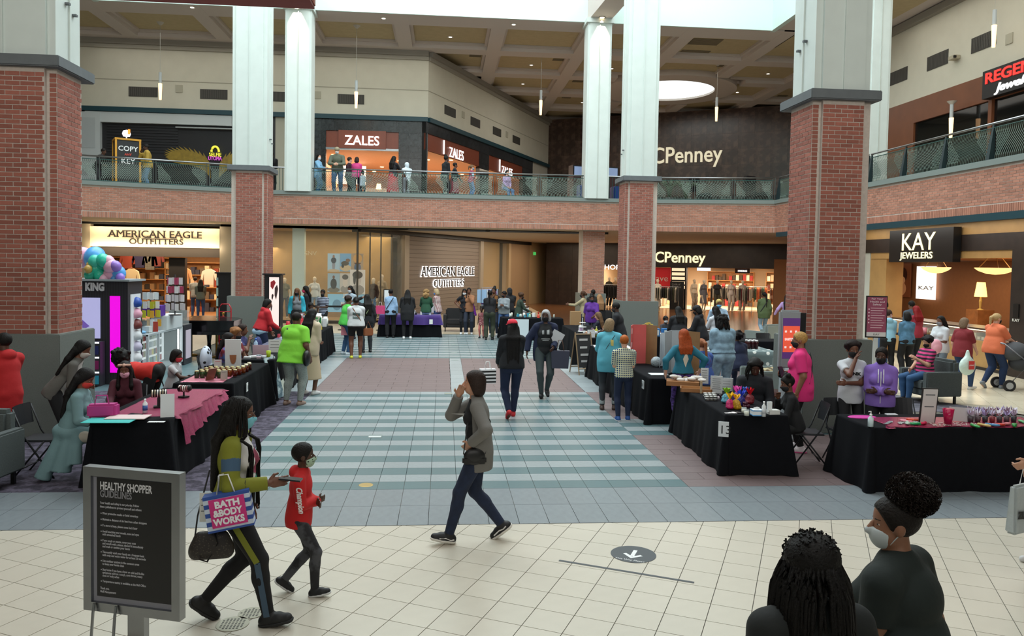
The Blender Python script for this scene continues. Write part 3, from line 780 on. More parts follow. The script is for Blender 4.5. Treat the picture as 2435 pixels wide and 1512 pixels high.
q=MB();q.lathe([(.0,0),(.12,0),(.16,.1),(.12,.22),(0,.26)],12,(0,0,2.25));q.box((-.02,-.02,2.1),(.02,.02,2.3));q.build('lit_emblem',mat('emblem_lit','e9ecff',.5,emit=1.0),t)
boxo('emblem_flame',(.02,-.26,2.32),(.1,-.2,2.5),mat('orange_lit','ff8c2a',.5,emit=1.),t)
# ---- jewelry store (upper)
t=empty('jewelry_storefront',(-3,35.1,5.06),0,'upper floor jewelry store with black marble front and copper sign panels','storefront')
z8=ZU-.2
aL,aR=BL.st(738,300)[0],-.8+.0
o0,o1=BL.st(775,340)[0],BL.st(948,340)[0];ztop=BL.st(860,312)[1]
BL.slab('backing',(aL,o0,5.06,z8),M_black,t,-.2,-.0);BL.slab('backing',(o1,aR,5.06,z8),M_black,t,-.2,0);BL.slab('backing',(o0,o1,ztop,z8),M_black,t,-.2,0)
BL.slab('backing',(AY(640,300,35.1)[0],aL,5.06,z8),cm('2b2a2a',.5),t,-.2,-.05)
tiles_on(BL,t,[(aL,o0,5.06,z8),(o1,aR,5.06,z8),(o0,o1,ztop,z8)],.55,.55,M_bstone,'marble_tile',200)
zsb=BL.st(860,352)[1]
BL.slab('sign_panel',(o0,o1,zsb,ztop),M_copper,t,-.1,-.04);BL.slab('sign_panel',(BL.st(805,330)[0],BL.st(918,330)[0],zsb-.03,ztop+.02),M_copper,t,-.04,.06)
BL.slab('light_strip',(o0,o1,zsb-.1,zsb),M_steel,t,-.1,.02)
BL.txt('ZALES',820,902,344,21,M_signw,t,d=.08,ext=.03,bold=.004)
# diagonal side
dl_=[(1012,1140),(1162,1240)]
segs=[DU.st(x,380)[0]for x in(1012,1140,1162,1243)];L_end=DU.st(1266,400)[0]
zt1=DU.st(1060,340)[1];zt1=ztop
regs=[(0,segs[0],5.06,z8),(segs[1],segs[2],5.06,z8),(segs[3],L_end,5.06,z8),(segs[0],segs[1],zt1,z8),(segs[2],segs[3],zt1,z8)]
for r in regs:DU.slab('backing',r,M_black,t,-.2,0)
tiles_on(DU,t,regs,.55,.55,M_bstone,'marble_tile',100)
DU.slab('side_wall',(L_end,16.9,5.06,ZU),cm('c2bdb0',.7),t,-.2,-.05)
for i in(0,2):
 DU.slab('sign_panel',(segs[i],segs[i+1],zsb,zt1),M_copper,t,-.1,-.02)
 DU.slab('light_strip',(segs[i]+(segs[i+1]-segs[i])*.3,segs[i]+(segs[i+1]-segs[i])*.3+.05,zsb+.05,zt1-.05),M_signw,t,-.02,.03)
DU.txt('ZALES',1067,1101,372,23,M_signw,t,d=.03,ext=.01)
DU.txt('ZALES',1192,1217,411,17,M_signw,t,d=.03,ext=.01)
# interior
M_zint=mat('zales_interior','c9a486',.7,var=.05)
q=MB();zc_=zsb-.02
pl_=[(aL,35.3),(-.8,35.3),(6.1,49.4),(-2,52),(aL,44)]
q.poly([(x,y,5.075)for x,y in pl_]);q.poly([(x,y,zc_)for x,y in pl_])
q.quad((aL,35.3,5.06),(aL,44,5.06),(aL,44,zc_),(aL,35.3,zc_));q.quad((aL,44,5.06),(-2,52,5.06),(-2,52,zc_),(aL,44,zc_));q.quad((-2,52,5.06),(6.1,49.4,5.06),(6.1,49.4,zc_),(-2,52,zc_))
shell(q,'wall_jewelry_interior',M_zint)
area('jewelry_light',(-3.6,39,zc_-.1),6,5,380,(1,.82,.62));area('jewelry_light',(0.5,43,zc_-.1),4,8,300,(1,.82,.62))
for k in range(14):
 x,y=random.uniform(-6.3,1),random.uniform(36,44)
 if x>-.9+(y-35.1)*.45:continue
 q=MB();q.lathe([(0,0),(.1,0),(.1,-.02),(0,-.02)],8,(x,y,zc_-.01));reparent(q.build('ceiling_can',mat('can_lit','ffe2b0',.5,emit=3)),t)
def display_case(x,y,rz,w,label,z=5.07,gcol='caa877',group='jewelry cases'):
 c=empty('display_case',(x,y,z),rz,label,'display case',group)
 boxo('base',(-w/2,-.28,0),(w/2,.28,.75),cm(gcol,.5),c);boxo('glass_top',(-w/2,-.28,.75),(w/2,.28,1.0),M_glassd,c)
 q=MB()
 for k in range(int(w/.12)):q.box((-w/2+.05+k*.12,-.12+random.uniform(-.08,.05),.76),(-w/2+.11+k*.12,.05,.76+random.uniform(.03,.14)))
 stuff(q.build('jewelry',cm('e9dcc0',.3),c))
 return c
display_case(-5.0,36.6,0,1.6,'lit jewelry case seen through the left shop opening upstairs');display_case(-3.1,37.2,0,1.4,'jewelry case upstairs behind the person in the red skirt');display_case(.6,38.4,1.1,1.8,'jewelry case behind the diagonal opening upstairs');display_case(2.6,42.5,1.1,1.8,'farthest jewelry case along the diagonal shop front')
for(px_,py_,Y_,c_,e_,lab)in((1039/2435*400+730,438,37.0,'ffdf9a',4,'glowing shaded lamp inside the upstairs jewelry store'),(795,442,36.4,'ffb060',3,'small orange lamp behind the man at the railing')):
 p=AY(px_,py_,Y_);c=empty('table_lamp',(p[0],p[1],5.82),0,lab,'lamp');q=MB();q.lathe([(.0,.0),(.1,0),(.02,.03),(.02,.2)],10);q.build('stand',cm('8a6a3a',.4),c)
 q=MB();q.lathe([(.13,.2),(.09,.45)],12);q.build('lamp_shade',mat('shade%d'%e_,c_,.6,emit=e_),c)
p=AY(833,402,40.5);o=BL.slab('poster',(p[0]-.75,p[0]+.8,6.55,7.5),mat('poster_white','e9e4dc',.5,emit=.5),None,-5.4,-5.35);tag(o,'white and red poster hanging inside the jewelry store','poster')
# ---- big upper department store wall
t=struct(JC.slab('wall_upper_department_store',(-.5,21,6.85,12.0),cm('1c1614',.5),None,-.3,-.03))
tiles_on(JC,t,[(0,20.5,6.86,12.0)],.92,.92,M_brnstone,'stone_panel',300)
t=empty('department_store_sign',JC.at(8,7,.1),0,'cream department store name in raised letters on the dark upper stone wall','sign')
a1=JC.st(1721,385)[0]
s1_=JC.st(1557,387)[0]
LW=(a1-s1_)*1.12
a0s=a1-LW
o=text('lettering','JCPenney',1.38,mat('ivory_letters','efe6c8',.5,emit=.45),None,JC.at(a0s,JC.st(1640,386)[1],.06),JC.u,(0,0,1),.07,fit=LW,bold=.012);reparent(o,t)
# glazed upper entrance under the wall
t=empty('upper_entrance',JC.at(8,5.06),0,'lit upstairs department store entrance under the dark stone wall','storefront')
q=MB();c4=[JC.at(4.5,0,-.4),JC.at(16.5,0,-.4),JC.at(16.5,0,-7),JC.at(4.5,0,-7)]
q.poly([p+[0,0,5.07]for p in c4]);q.poly([p+[0,0,6.85]for p in c4])
for i in(1,2,3):q.quad(c4[i]+[0,0,5.07],c4[(i+1)%4]+[0,0,5.07],c4[(i+1)%4]+[0,0,6.85],c4[i]+[0,0,6.85])
shell(q,'wall_upper_entrance_interior',mat('jcp_up_int','a8855c',.6))
JC.slab('lintel',(0,4.5,5.06,6.8),cm('231a17',.5),t,-.2,0);JC.slab('lintel',(4.5,16.5,6.6,6.85),cm('17110f',.5),t,-.2,0.02)
for k in range(9):JC.slab('mullion',(4.5+1.5*k,4.56+1.5*k,5.06,6.6),M_black,t,-.1,0)
JC.slab('glass',(4.5,16.5,5.1,6.6),M_glass,t,-.06,-.05)
p=JC.at(10,6.8,-3.5);area('upper_entrance_light',p,9,4,160,WARM,(0,0,-.49))
# ---- lower department store front
JL=JC
t=empty('department_storefront',JC.at(8,0),0,'dark stone ground floor department store entrance lit warm inside','storefront')
a_c=JC.st(1436,660)[0];a_d=JC.st(1553,660)[0];a_e=JC.st(1856,660)[0];zop=JC.st(1700,637)[1]
dk=mat('dark_store_stone','241a18',.35,pat='noise',pscale=2,col2='2e2320',rnd=.2)
JC.slab('stone_front',(-.0,a_c-1.0,0,4.02),dk,t,-.4,0);JC.slab('stone_front',(a_c-1.0,a_e,zop,4.02),dk,t,-.4,0);JC.slab('stone_front',(a_e,a_e+5,0,4.02),dk,t,-.4,0)
tiles_on(JC,t,[(0,a_c-1,0,4.02),(a_e,a_e+4,0,4.02)],.9,.9,dk,'stone_panel',80,th=.015)
xl=JC.st(1680,625)[0];x_l=JC.st(1553,625)[0];LW=(xl-x_l)*1.04
o=text('lettering','JCPenney',.92,M_signy,None,JC.at(xl-LW,JC.st(1620,624)[1],.05),JC.u,(0,0,1),.05,fit=LW,bold=.01);reparent(o,t)
JC.txt('PHOR',1428,1474,640,11,M_signw,t,d=.03)
q=MB();c4=[JC.at(a_c-1,0,-.4),JC.at(a_e,0,-.4),JC.at(a_e,0,-7),JC.at(a_c-1,0,-7)];zc2=zop+.1
q.poly([p+[0,0,.012]for p in c4]);q.poly([p+[0,0,zc2]for p in c4])
for i in(1,2,3):q.quad(c4[i],c4[(i+1)%4],c4[(i+1)%4]+[0,0,zc2],c4[i]+[0,0,zc2])
shell(q,'wall_department_interior',mat('jcp_interior','c9b59a',.5))
for(s_,pw)in((a_c+1.5,240),(a_c+6,400),(a_c+10.5,400)):area('department_light',JC.at(s_,zc2-.12,-3),4,3,pw,(1,.82,.6),(0,0,-.49))
# red save poster, striped pillar, code of conduct board
JC.slab('red_poster',JC.rect(1553,636,1590,705),mat('save_red','c22126',.6,emit=.25),t,-.5,-.45)
JC.txt('Save',1545,1584,668,14,cm('f0e4dc',.6),t,d=-.43)
JC.slab('pillar',JC.rect(1597,634,1630,740),cm('100e0e',.5),t,-.4,.1)
for k in range(5):JC.slab('lit_bar',JC.rect(1599,637+k*10.5+(0),1629,637+k*10.5+7.5),mat('lit_bars','ffe4bd',.5,emit=.8),t,.1,.13)
JC.slab('lit_sign',JC.rect(1650,636,1682,644),mat('blue_lit','cfe2ff',.5,emit=1.5),t,-1.2,-1.1)
JC.slab('dark_sign',JC.rect(1742,638,1778,650),cm('2a1c22',.5),t,-1.2,-1.1)
JC.txt('HANDBAGS',1749,1771,646,4,M_signw,t,d=-1.08)
t2=empty('code_board',ON(1613,738,JC.P+JC.n*.35,JC.n)*[1,1,0],0,'tall black board reading Code of Conduct before the store entrance','sign board')
PB=Plane((JC.P+JC.n*.4)[:2],JC.u[:2]);PB.slab('board',PB.rect(1594,669,1625,739),cm('0c0c0e',.4),t2,0,.06)
PB.txt('Code of',1598,1618,678,5,cm('8d8d8d',.5),t2,d=.07,ext=.005);PB.txt('Conduct',1598,1620,684,5,cm('8d8d8d',.5),t2,d=.07,ext=.005)
def rack(px_,py_,cols,label,n=14,w=1.3,dep=None):
 p=G(px_,py_,0);t3=empty('clothes_rack',(p[0],p[1],0),-.49,label,'clothes rack','store clothes racks')
 q=MB();
 for s_ in(-w/2,w/2):q.tube([(s_,0,0),(s_,0,1.45)],.018,5)
 q.tube([(-w/2,0,1.45),(w/2,0,1.45)],.018,5);q.box((-w/2-.02,-.25,0),(-w/2+.02,.25,.03));q.box((w/2-.02,-.25,0),(w/2+.02,.25,.03));stuff(q.build('frame',M_steel,t3))
 for k in range(n):
  x=-w/2+w*(k+.5)/n;q=MB();L_=random.uniform(.6,.95)
  q.v=[(x,-.03,1.42),(x,.03,1.42),(x+.01,.24,1.32),(x+.01,.24,1.42-L_),(x,-.24,1.42-L_),(x,-.24,1.32)]
  q.v+=[(a+.035,b_,c_)for a,b_,c_ in q.v]
  q.f=[(0,1,2,3,4,5),(11,10,9,8,7,6)]+[(i,i+6,(i+1)%6+6,(i+1)%6)for i in range(6)];q.m=[0]*len(q.f)
  q.build('hanging_garment',cm(cols[k%len(cols)],.9),t3)
rack(1585,742,['1d1d20','3a3f2c','c8c0b0','22262b'],'rack of dark clothes beside the red poster',12)
rack(1715,738,['1a1a1c','b9b1a2','2c3442','8c8a84'],'rack of grey and black tops in the middle of the store entrance')
rack(1760,742,['d8cfc0','b8ae9c','1d1d1f','6b1e24'],'rack of pale tops left of the orange dresses')
rack(1797,738,['1d3a2b','1f4a36','b4521f','c05a24','5b2322'],'rack of green and orange dresses')
rack(1845,745,['a5572f','b0643a','9c4e2a'],'rack of long rust dresses at the right of the entrance',8,.7)
rack(1450,733,['101012','2a2a2e','1a1a1d'],'rack of black trousers left of the tall far column',10,1.)
def shelfunit(p,rz,w,h,cols,label,rows=4,z=0,name='shelf_unit',cat='shelf',mm=None):
 t3=empty(name,(p[0],p[1],z),rz,label,cat)
 boxo('back',(-w/2,.2,0),(w/2,.23,h),mm or M_shelf,t3)
 for k in range(rows+1):boxo('shelf',(-w/2,-.2,h*k/rows-.02 if k else 0),(w/2,.2,h*k/rows+.02),mm or M_shelf,t3)
 for s_ in(-w/2,w/2):boxo('side_panel',(s_-.02,-.2,0),(s_+.02,.2,h),mm or M_shelf,t3)
 n=max(3,int(w/.22))
 for k in range(rows):
  for j in range(n):
   if random.random()<.12:continue
   x=-w/2+.04+(w-.08)*j/n;hh=random.uniform(.35,.75)*h/rows
   boxo('folded_stack',(x+.015,-.16,h*k/rows+.02),(x+(w-.08)/n-.015,.15,h*k/rows+.02+hh),cm(random.choice(cols),.85),t3)
 return t3
for(s_,d_,w_,lab,cc)in((a_c+2.2,-6.2,3,'stocked wall shelves behind the fragrance sign',['e9d9a8','c9c4bc','3a3a3c','b98f5a']),(a_c+7,-6.3,3,'stocked shelves at the back of the department store',['d9c9b8','a23a3a','e8e0d4','4b4038']),(a_c+10.8,-6.2,3,'back shelves with bags and linens at the right of the department store',['e4dccf','6a3a34','cbb9a0','f0e9dd'])):
 shelfunit(JC.at(s_,0,d_),-.49,w_,2.3,cc,lab,4)
 # gold security gates posts near the store entrance
for i,(x,y)in enumerate(((1578,728),(1663,728),(1759,738))):
 p=G(x,y);q=MB();q.box((-.05,-.25,0),(.05,.25,1.5));q.box((-.12,-.3,0),(.12,.3,.05));o=q.build('security_gate',mat('pale_plastic_gate','b8a88e',.4),loc=(p[0],p[1],0),rot=(0,0,-.49));tag(o,'slim security gate at the department store entrance, '+['left of the striped pillar','right of the striped pillar','before the green dresses'][i],'security gate')
 # corridor wall between outfitters and department store
o=struct(DO.slab('wall_corridor',(19.6,23.5,0,4.02),cm('b59b76',.7),None,-.3,0))
o=DO.slab('exit_sign',(20.2,20.6,3.2,3.4),mat('exit_green','4fbf5f',.5,emit=.8),None,.02,.06);tag(o,'tiny green exit sign in the far corridor','exit sign')
# upper left hidden wall piece beside the slim column
struct(BL.slab('wall_upper_return',(BL.st(655,290)[0],aL,5.06,ZU-.2),cm('a8a595',.7),None,-.02,.0))
# ================================================================== outfitters, lower left
t=empty('outfitters_storefront',(-9,32.5,0),0,'clothing store front with black serif name on a lit cream sign band','storefront')
zs0,zs1=BO.st(380,588)[1],BO.st(380,541)[1]
aw0=BO.st(203,560)[0]-1.6;aw1=BO.st(523,560)[0];aw2=BO.st(552,560)[0]+.4
M_signband=mat('cream_sign_band','d0bf9c',.7,emit=.2)
BO.slab('sign_band',(BO.st(215,560)[0],aw1,zs0,zs1),M_signband,t,-.25,.05)
for(zz_,w_)in((zs0+.06,60),(zs1-.05,30)):
 l=area('sign_wash',BO.at((BO.st(215,560)[0]+aw1)/2,zz_ if zz_>zs0+.5 else zs0-.0,.35),aw1-BO.st(215,560)[0],.08,w_,(1,.8,.55),(math.radians(90),0,0))
o=BO.txt('AMERICAN EAGLE',259,483,563,15,cm('1b0f0c',.6),t,d=.07,ext=.02,bold=.0,serif=True)
o=BO.txt('OUTFITTERS',308,436,580,12,cm('1b0f0c',.6),t,d=.07,ext=.02,bold=.0,serif=True)
BO.slab('pier',(aw0,BO.st(216,560)[0],0,4.0),cm('a59880',.6),t,-.25,.03);BO.slab('pier',(aw1,aw2,0,4.0),cm('8d836f',.5),t,-.25,.03)
BO.slab('header',(BO.st(216,590)[0],aw1,BO.st(380,610)[1],zs0),cm('3a3026',.6),t,-1.3,-.3)
BO.slab('trim',(aw0,aw2+10.5-aw2+(-3.56),3.93,4.1),M_black,t,-.3,.12)
BO.slab('middle_pier',BO.rect(381,612,420,760),cm('241c16',.5),t,-1.3,-1.0)
q=MB();xa,xb=aw0,aw1+.3
for(za)in(.012,3.25):q.poly([(xa,32.8,za),(xb,32.8,za),(xb,39.5,za),(xa,39.5,za)])
q.quad((xa,39.5,0),(xb,39.5,0),(xb,39.5,3.25),(xa,39.5,3.25));q.quad((xa,32.8,0),(xa,39.5,0),(xa,39.5,3.25),(xa,32.8,3.25));q.quad((xb,32.8,0),(xb,39.5,0),(xb,39.5,3.25),(xb,32.8,3.25))
shell(q,'wall_outfitters_interior',mat('outfitters_interior','9a6c42',.7,var=.1))
area('outfitters_light',(-13,36,3.15),4,4,260,(1,.78,.5));area('outfitters_light',(-9.3,36,3.15),4,4,260,(1,.8,.56))
for x in(300,346,411,428,476):
 p=AY(x,599,33.6);q=MB();q.lathe([(0,0),(.05,0),(.05,.03),(0,.03)],8,(p[0],33.6,p[2]));reparent(q.build('ceiling_can',MATS['can_lit']),t)
shelfunit((AY(345,660,38.8)[0],38.9,0),0,3.2,2.6,['2b2622','4a3a2e','8a6c4a','b9a88c','394050'],'oak wall shelves of dark folded clothes inside the clothing store',5)
shelfunit((AY(470,660,38.8)[0],38.9,0),0,3.0,2.4,['8e3a2a','d9c9a0','3a3a4a','c9b090','6a5a4a'],'bright oak shelves behind the shoppers in the clothing store',4)
def shirt_hang(x,y,z,col,label,w=.5,rz=0,**k):
 t3=empty('hanging_shirt',(x,y,z),rz,label,'shirt','hanging shirts in the clothing store')
 q=MB();pts=[(-w*.18,0),(w*.18,0),(w*.5,-.12),(w*.62,-.5),(w*.47,-.52),(w*.36,-.22),(w*.34,-.72),(-w*.34,-.72),(-w*.36,-.22),(-w*.47,-.52),(-w*.62,-.5),(-w*.5,-.12)]
 n_=len(pts);q.v=[(a,-.05,b_)for a,b_ in pts]+[(a,.05,b_)for a,b_ in pts];q.f=[tuple(reversed(range(n_))),tuple(range(n_,2*n_))]+[(i,(i+1)%n_,n_+(i+1)%n_,n_+i)for i in range(n_)];q.m=[0]*len(q.f)
 q.build('fabric',cm(col,.9,**k),t3);q=MB();q.tube([(-w*.3,0,-.03),(0,0,.05),(w*.3,0,-.03)],.01,4);q.tube([(0,0,.05),(0,0,.14)],.006,4);q.build('hanger',M_wood,t3)
for(x,y,Y_,c_,lab,kw)in((333,615,38,'2e2a4a','navy shirt hung high on the store wall',{}),(357,620,38,'3a3834','plaid shirt hung high on the store wall',dict(pat='plaid',pscale=9,col2='8a8478')),(303,617,38,'8a3a2a','rust shirt in the left of the store',{}),(372,612,38,'6a2f2a','dark red shirt beside the plaid one',{}),(313,655,36,'cdbb96','cream sweater hanging lower beside the kiosk',{}),(437,712-60,36,'d9a070','orange tan sweater near the middle of the store',{}),(497,655,36.5,'e0d6c4','white shirt on the right of the store',{})):
 p=AY(x,y,Y_);shirt_hang(p[0],Y_,p[2]+.3,c_,lab,.6,0,**kw)
 # glass section with posters
tg=empty('display_window',(-6,32.5,0),0,'tall lit glass display window of the clothing store','shop window')
g0=BO.st(640,600)[0];g1=-3.56
BO.slab('glass',(g0-1.6,g1,.12,3.93),M_glass,tg,-.03,-.01);BO.slab('sill',(g0-1.6,g1,0,.12),cm('3a342c',.5),tg,-.3,.04)
BO.slab('teal_header',(g0-1.9,g1,3.93,4.1),M_teal,tg,-.3,.12)
c0_,c1_=BO.st(694,600)[0],BO.st(723,600)[0]
BO.slab('white_painted_column',(c0_,c1_,0,3.93),mat('pale_painted_brick','c9dcd6',.7,bump=.3,bscale=30),tg,-.4,-.08)
put_pieces(tg,brick_rects((BO.at(c0_,0,-.085)),(1,0,0),(0,-1,0),c1_-c0_,.15,3.9,d=.004),unit_mesh('painted_brick',MATS['pale_painted_brick']),'painted_brick','painted_bricks',MATS['pale_painted_brick'],200)
gend=DO.st(957,640)[0]
DO.slab('glass',(0,gend,.12,3.9),M_glass,tg,-.03,-.01);DO.slab('sill',(0,gend,0,.12),cm('3a342c',.5),tg,-.3,.04)
DO.slab('black_header',(0,19.6,3.83,4.06),M_black,tg,-.3,.12)
for x in(850,879,905,930):s_=DO.st(x+.5,640)[0];DO.slab('mullion',(s_,s_+.03,.1,3.85),cm('55524a',.4),tg,-.04,.02)
BO.slab('mullion',(-3.62,-3.56,.1,3.93),cm('55524a',.4),tg,-.04,.02)
M_win=mat('window_interior','a88a58',.7,var=.08,vscale=3)
q=MB();q.quad((g0-2,34.9,0),(-2.3,34.9,0),(-2.3,34.9,3.9),(g0-2,34.9,3.9));q.quad((-2.3,34.9,0),tuple(DO.at(gend,0,-.8)),tuple(DO.at(gend,3.9,-.8)),(-2.3,34.9,3.9))
q.poly([(g0-2,32.7,3.9),(-3.5,32.7,3.9),(-2.2,34.9,3.9),(g0-2,34.9,3.9)]);q.poly([(g0-2,32.7,.1),(-3.5,32.7,.1),(-1,34.9,.1),(g0-2,34.9,.1)])
shell(q,'wall_window_backdrop',M_win)
area('window_light',(-6.2,33.5,3.8),5,1,60,(1,.82,.55));p=DO.at(gend/2,3.7,-.5);area('window_light',p,1,3,35,(1,.82,.55),(0,0,-.48))
# posters
def poster(r,base,name,blobs,pl=BO,par=None,d=-.6):
 t3=empty('photo_poster',pl.at((r[0]+r[1])/2,r[2],d),0,name,'poster','photo posters in the display window')
 pl.slab('print_sheet',r,cm(base,.7,emit=.3),t3,d-.02,d)  # sheet and printed figures emit a little, keeping them bright behind the glass
 W_,H_=r[1]-r[0],r[3]-r[2]
 for k,(bx,bz,rx,rz_,col)in enumerate(blobs):
  q=MB();q.poly([pl.at(r[0]+W_*(bx+rx*math.cos(a*PI/8)),r[2]+H_*(bz+rz_*math.sin(a*PI/8)),d+.004+.003*k)for a in range(16)])
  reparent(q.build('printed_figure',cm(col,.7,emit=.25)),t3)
 return t3
px_=[(774,803,'9fc3d4'),(804,831,'6fa0c4'),(833,860,'b7a07c')]
poster(BO.rect(774,602,803,646),'9dbccb','poster of a standing person in a dark vest, upper left of the window grid',[(.5,.35,.13,.3,'8a8f98'),(.5,.62,.22,.17,'2f3a48'),(.5,.84,.09,.08,'8a6a55'),(.5,.05,.5,.08,'b8a98c')])
poster(BO.rect(804,602,831,646),'6f9fc0','poster of a reclining person on sand, upper middle of the window grid',[(.5,.2,.5,.18,'c6b08a'),(.45,.45,.35,.13,'4a4338'),(.7,.62,.2,.1,'7a5c46'),(.25,.3,.12,.1,'22252a')])
poster(BO.rect(833,602,860,646),'9c8a70','poster of a tan top over jeans, upper right of the window grid',[(.5,.22,.3,.25,'46607e'),(.5,.72,.4,.26,'c99a5a'),(.5,.45,.3,.04,'5a3a22')])
poster(BO.rect(774,650,803,696),'8fa9b4','poster of a seated person in dark clothes, lower left of the window grid',[(.5,.12,.5,.14,'6e6a5c'),(.5,.45,.26,.28,'26282c'),(.5,.8,.1,.09,'6a4a3a')])
poster(BO.rect(804,650,829,696),'b8b4aa','grey portrait poster, lower middle of the window grid',[(.45,.15,.4,.2,'8c8880'),(.5,.52,.24,.27,'c9beb0'),(.5,.8,.3,.14,'4e4a44')])
poster(BO.rect(829,641,865,700),'cfcabf','largest black and white portrait poster in the window',[(.5,.16,.45,.22,'8f8b84'),(.5,.55,.24,.22,'c2bab0'),(.5,.78,.34,.16,'2a2826'),(.3,.6,.09,.22,'3a3734')],d=-.5)
t3=poster(BO.rect(774,700,864,745),'7fb6cf','blue poster with large white lettering at the bottom of the window',[(.25,.4,.12,.3,'5b8ba6')])
BO.txt('JEANS',812,850,707,7,cm('f2f6f6',.6),t3,d=-.57,ext=.01,bold=.01);BO.txt('ARE',820,842,717,7,cm('f2f6f6',.6),t3,d=-.57,ext=.01,bold=.01);BO.txt('FOREVER',806,852,727,7,cm('f2f6f6',.6),t3,d=-.57,ext=.01,bold=.01)
o=BO.txt('SNV',724,752,606,9,cm('d9cfae',.6),tg,d=-.03,ext=.004);
# diagonal panel wall with backlit name
tp=empty('outfitters_panel_wall',DO.at(8,0),0,'grey tan plank wall with backlit black clothing store name','storefront')
sA,sB,sC,sD,sE=[DO.st(x,660)[0]for x in(957,1145,1157,1205,1258)]
M_plank=mat('taupe_plank','857a70',.6,rnd=.04)
DO.slab('backing',(sA,sB,0,3.85),cm('5a524b',.7),tp,-.3,-.02)
R=[];z=.02
while z<3.8:
 R.append((DO.at(sA+.4,z,-.02),DO.u*(sB-sA-.8),np.array([0,0,.19]),DO.n*.03));z+=.2
put_pieces(tp,R,unit_mesh('plank',M_plank),'plank','planks',M_plank)
for s_ in(sA,sB-.4):DO.slab('edge_pilaster',(s_,s_+.4,0,3.85),cm('a59a8a',.6),tp,-.3,.12)
DO.slab('far_panel',(sD+.1,19.6,0,3.85),cm('9c8468',.6),tp,-.3,.0);DO.slab('edge_pilaster',(sD,sD+.35,0,3.85),cm('b39f80',.6),tp,-.3,.12)
DO.slab('window_back',(sB,sD,.1,3.85),mat('warm_window_back','b0905a',.6,emit=.12),tp,-.6,-.5);DO.slab('window_glass',(sB,sD,.1,3.85),M_glass,tp,-.04,-.02)
for(s_,xl_,xr_,yb_,ch)in(('AMERICAN EAGLE',999,1126,656,22),('OUTFITTERS',1028,1101,682,17)):
 DO.txt(s_,xl_-1,xr_+1,yb_+1,ch+1,mat('halo_lit','ffffff',.5,emit=1.6),tp,d=.05,ext=.004,bold=.03,name='halo_plate',serif=True)
 DO.txt(s_,xl_,xr_,yb_,ch,cm('121212',.5),tp,d=.07,ext=.008,bold=.0,serif=True)
 # ================================================================== right side, ground floor jeweller
t=empty('jewelers_storefront',(14.2,20,0),0,'ground floor jeweler with maple header, dark band and lit counter','storefront')
M_maple=mat('maple','b58f5a',.5,var=.08,vscale=3)
def ks(x):return KY.st(x,640)[0]
k0,k1_,k2_=ks(2058),ks(2410),ks(2435)+5
KY.slab('maple_header',(k0-2,k2_,3.62,4.0),M_maple,t,-.3,.0);KY.slab('teal_band',(k0-2,k2_,4.0,4.02),M_teal,t,-.3,.3)
struct(boxo('trim_teal',(12.5,13.5,3.8),(12.68,28.3,3.97),M_teal))
M_dkw=mat('dark_plank_band','2b211d',.5,var=.25,vscale=4)
KY.slab('dark_band',(k0-2,k2_,3.18,3.62),M_dkw,t,-.3,.03)
KY.slab('maple_lintel',(ks(2070),k1_,2.98,3.18),M_maple,t,-.3,.0)
KY.slab('dark_pier',(k1_,k2_,0,3.2),M_dkw,t,-.4,.05)
KY.slab('left_pier',(k0-1.6,ks(2068),0,3.2),cm('c9cdc6',.6),t,-.3,0);KY.slab('left_maple_pier',(ks(2068),ks(2106),0,3.0),M_maple,t,-.6,-.02)
sg=empty('jewelers_sign',KY.at(ks(2210),2.9,.3),0,'black box sign with ivory lit letters above the ground floor jeweler','sign')
KY.slab('box',(KY.st(2135,590)[0],KY.st(2289,590)[0],2.87,3.84),cm('0b0b0d',.4),sg,.05,.28)
KY.txt('KAY',2163,2243,596,36,M_signy,sg,d=.29,ext=.005);KY.txt('JEWELERS',2162,2241,615,13,M_signy,sg,d=.29,ext=.005,bold=.003)
q=MB();y0_,y1_=KY.at(k1_,0)[1],KY.at(k0-1.5,0)[1]
for za in(.013,3.0):q.quad((14.25,y0_,za),(19.5,y0_,za),(19.5,y1_,za),(14.25,y1_,za))
q.quad((19.5,y0_-5,0),(19.5,y1_+6,0),(19.5,y1_+6,3.0),(19.5,y0_-5,3.0));q.quad((14.3,y1_+6,0),(19.5,y1_+6,0),(19.5,y1_+6,3),(14.3,y1_+6,3))
shell(q,'wall_jeweler_interior',mat('jeweler_interior','8e5f3c',.6,var=.05))
area('jeweler_light',(16.8,22,2.9),3,6,210,(1,.8,.55));area('jeweler_light',(16.2,27,2.9),3,4,120,(1,.8,.55))
PK=Plane((19.4,26),(0,-1));
tpz=empty('wall_poster',PK.at(PK.st(2145,660)[0],1.9),0,'sepia poster of an embracing couple inside the jeweler','poster')
r_=PK.rect(2123,626,2165,707);PK.slab('print_sheet',r_,cm('7a4426',.6,emit=.15),tpz,0,.03)
for k,(bx,bz,rx,rz_,c_)in enumerate([(.4,.25,.4,.25,'c98f62'),(.35,.6,.25,.28,'5a2e1c'),(.62,.66,.22,.22,'3a1c12'),(.55,.5,.2,.12,'d9a070')]):
 q=MB();q.poly([PK.at(r_[0]+(r_[1]-r_[0])*(bx+rx*math.cos(a*PI/8)),r_[2]+(r_[3]-r_[2])*(bz+rz_*math.sin(a*PI/8)),.035+.003*k)for a in range(16)]);reparent(q.build('printed_figure',cm(c_,.6,emit=.15)),tpz)
tl=empty('lit_panel',PK.at(PK.st(2203,660)[0],1.6),0,'bright white lit panel with the jeweler name','sign')
PK.slab('light_panel',PK.rect(2183,633,2225,713),mat('white_panel_lit','fff6ea',.5,emit=1.3),tl,0,.05);PK.txt('KAY',2186,2222,688,8,cm('6a6a6a',.5),tl,d=.06,ext=.004)
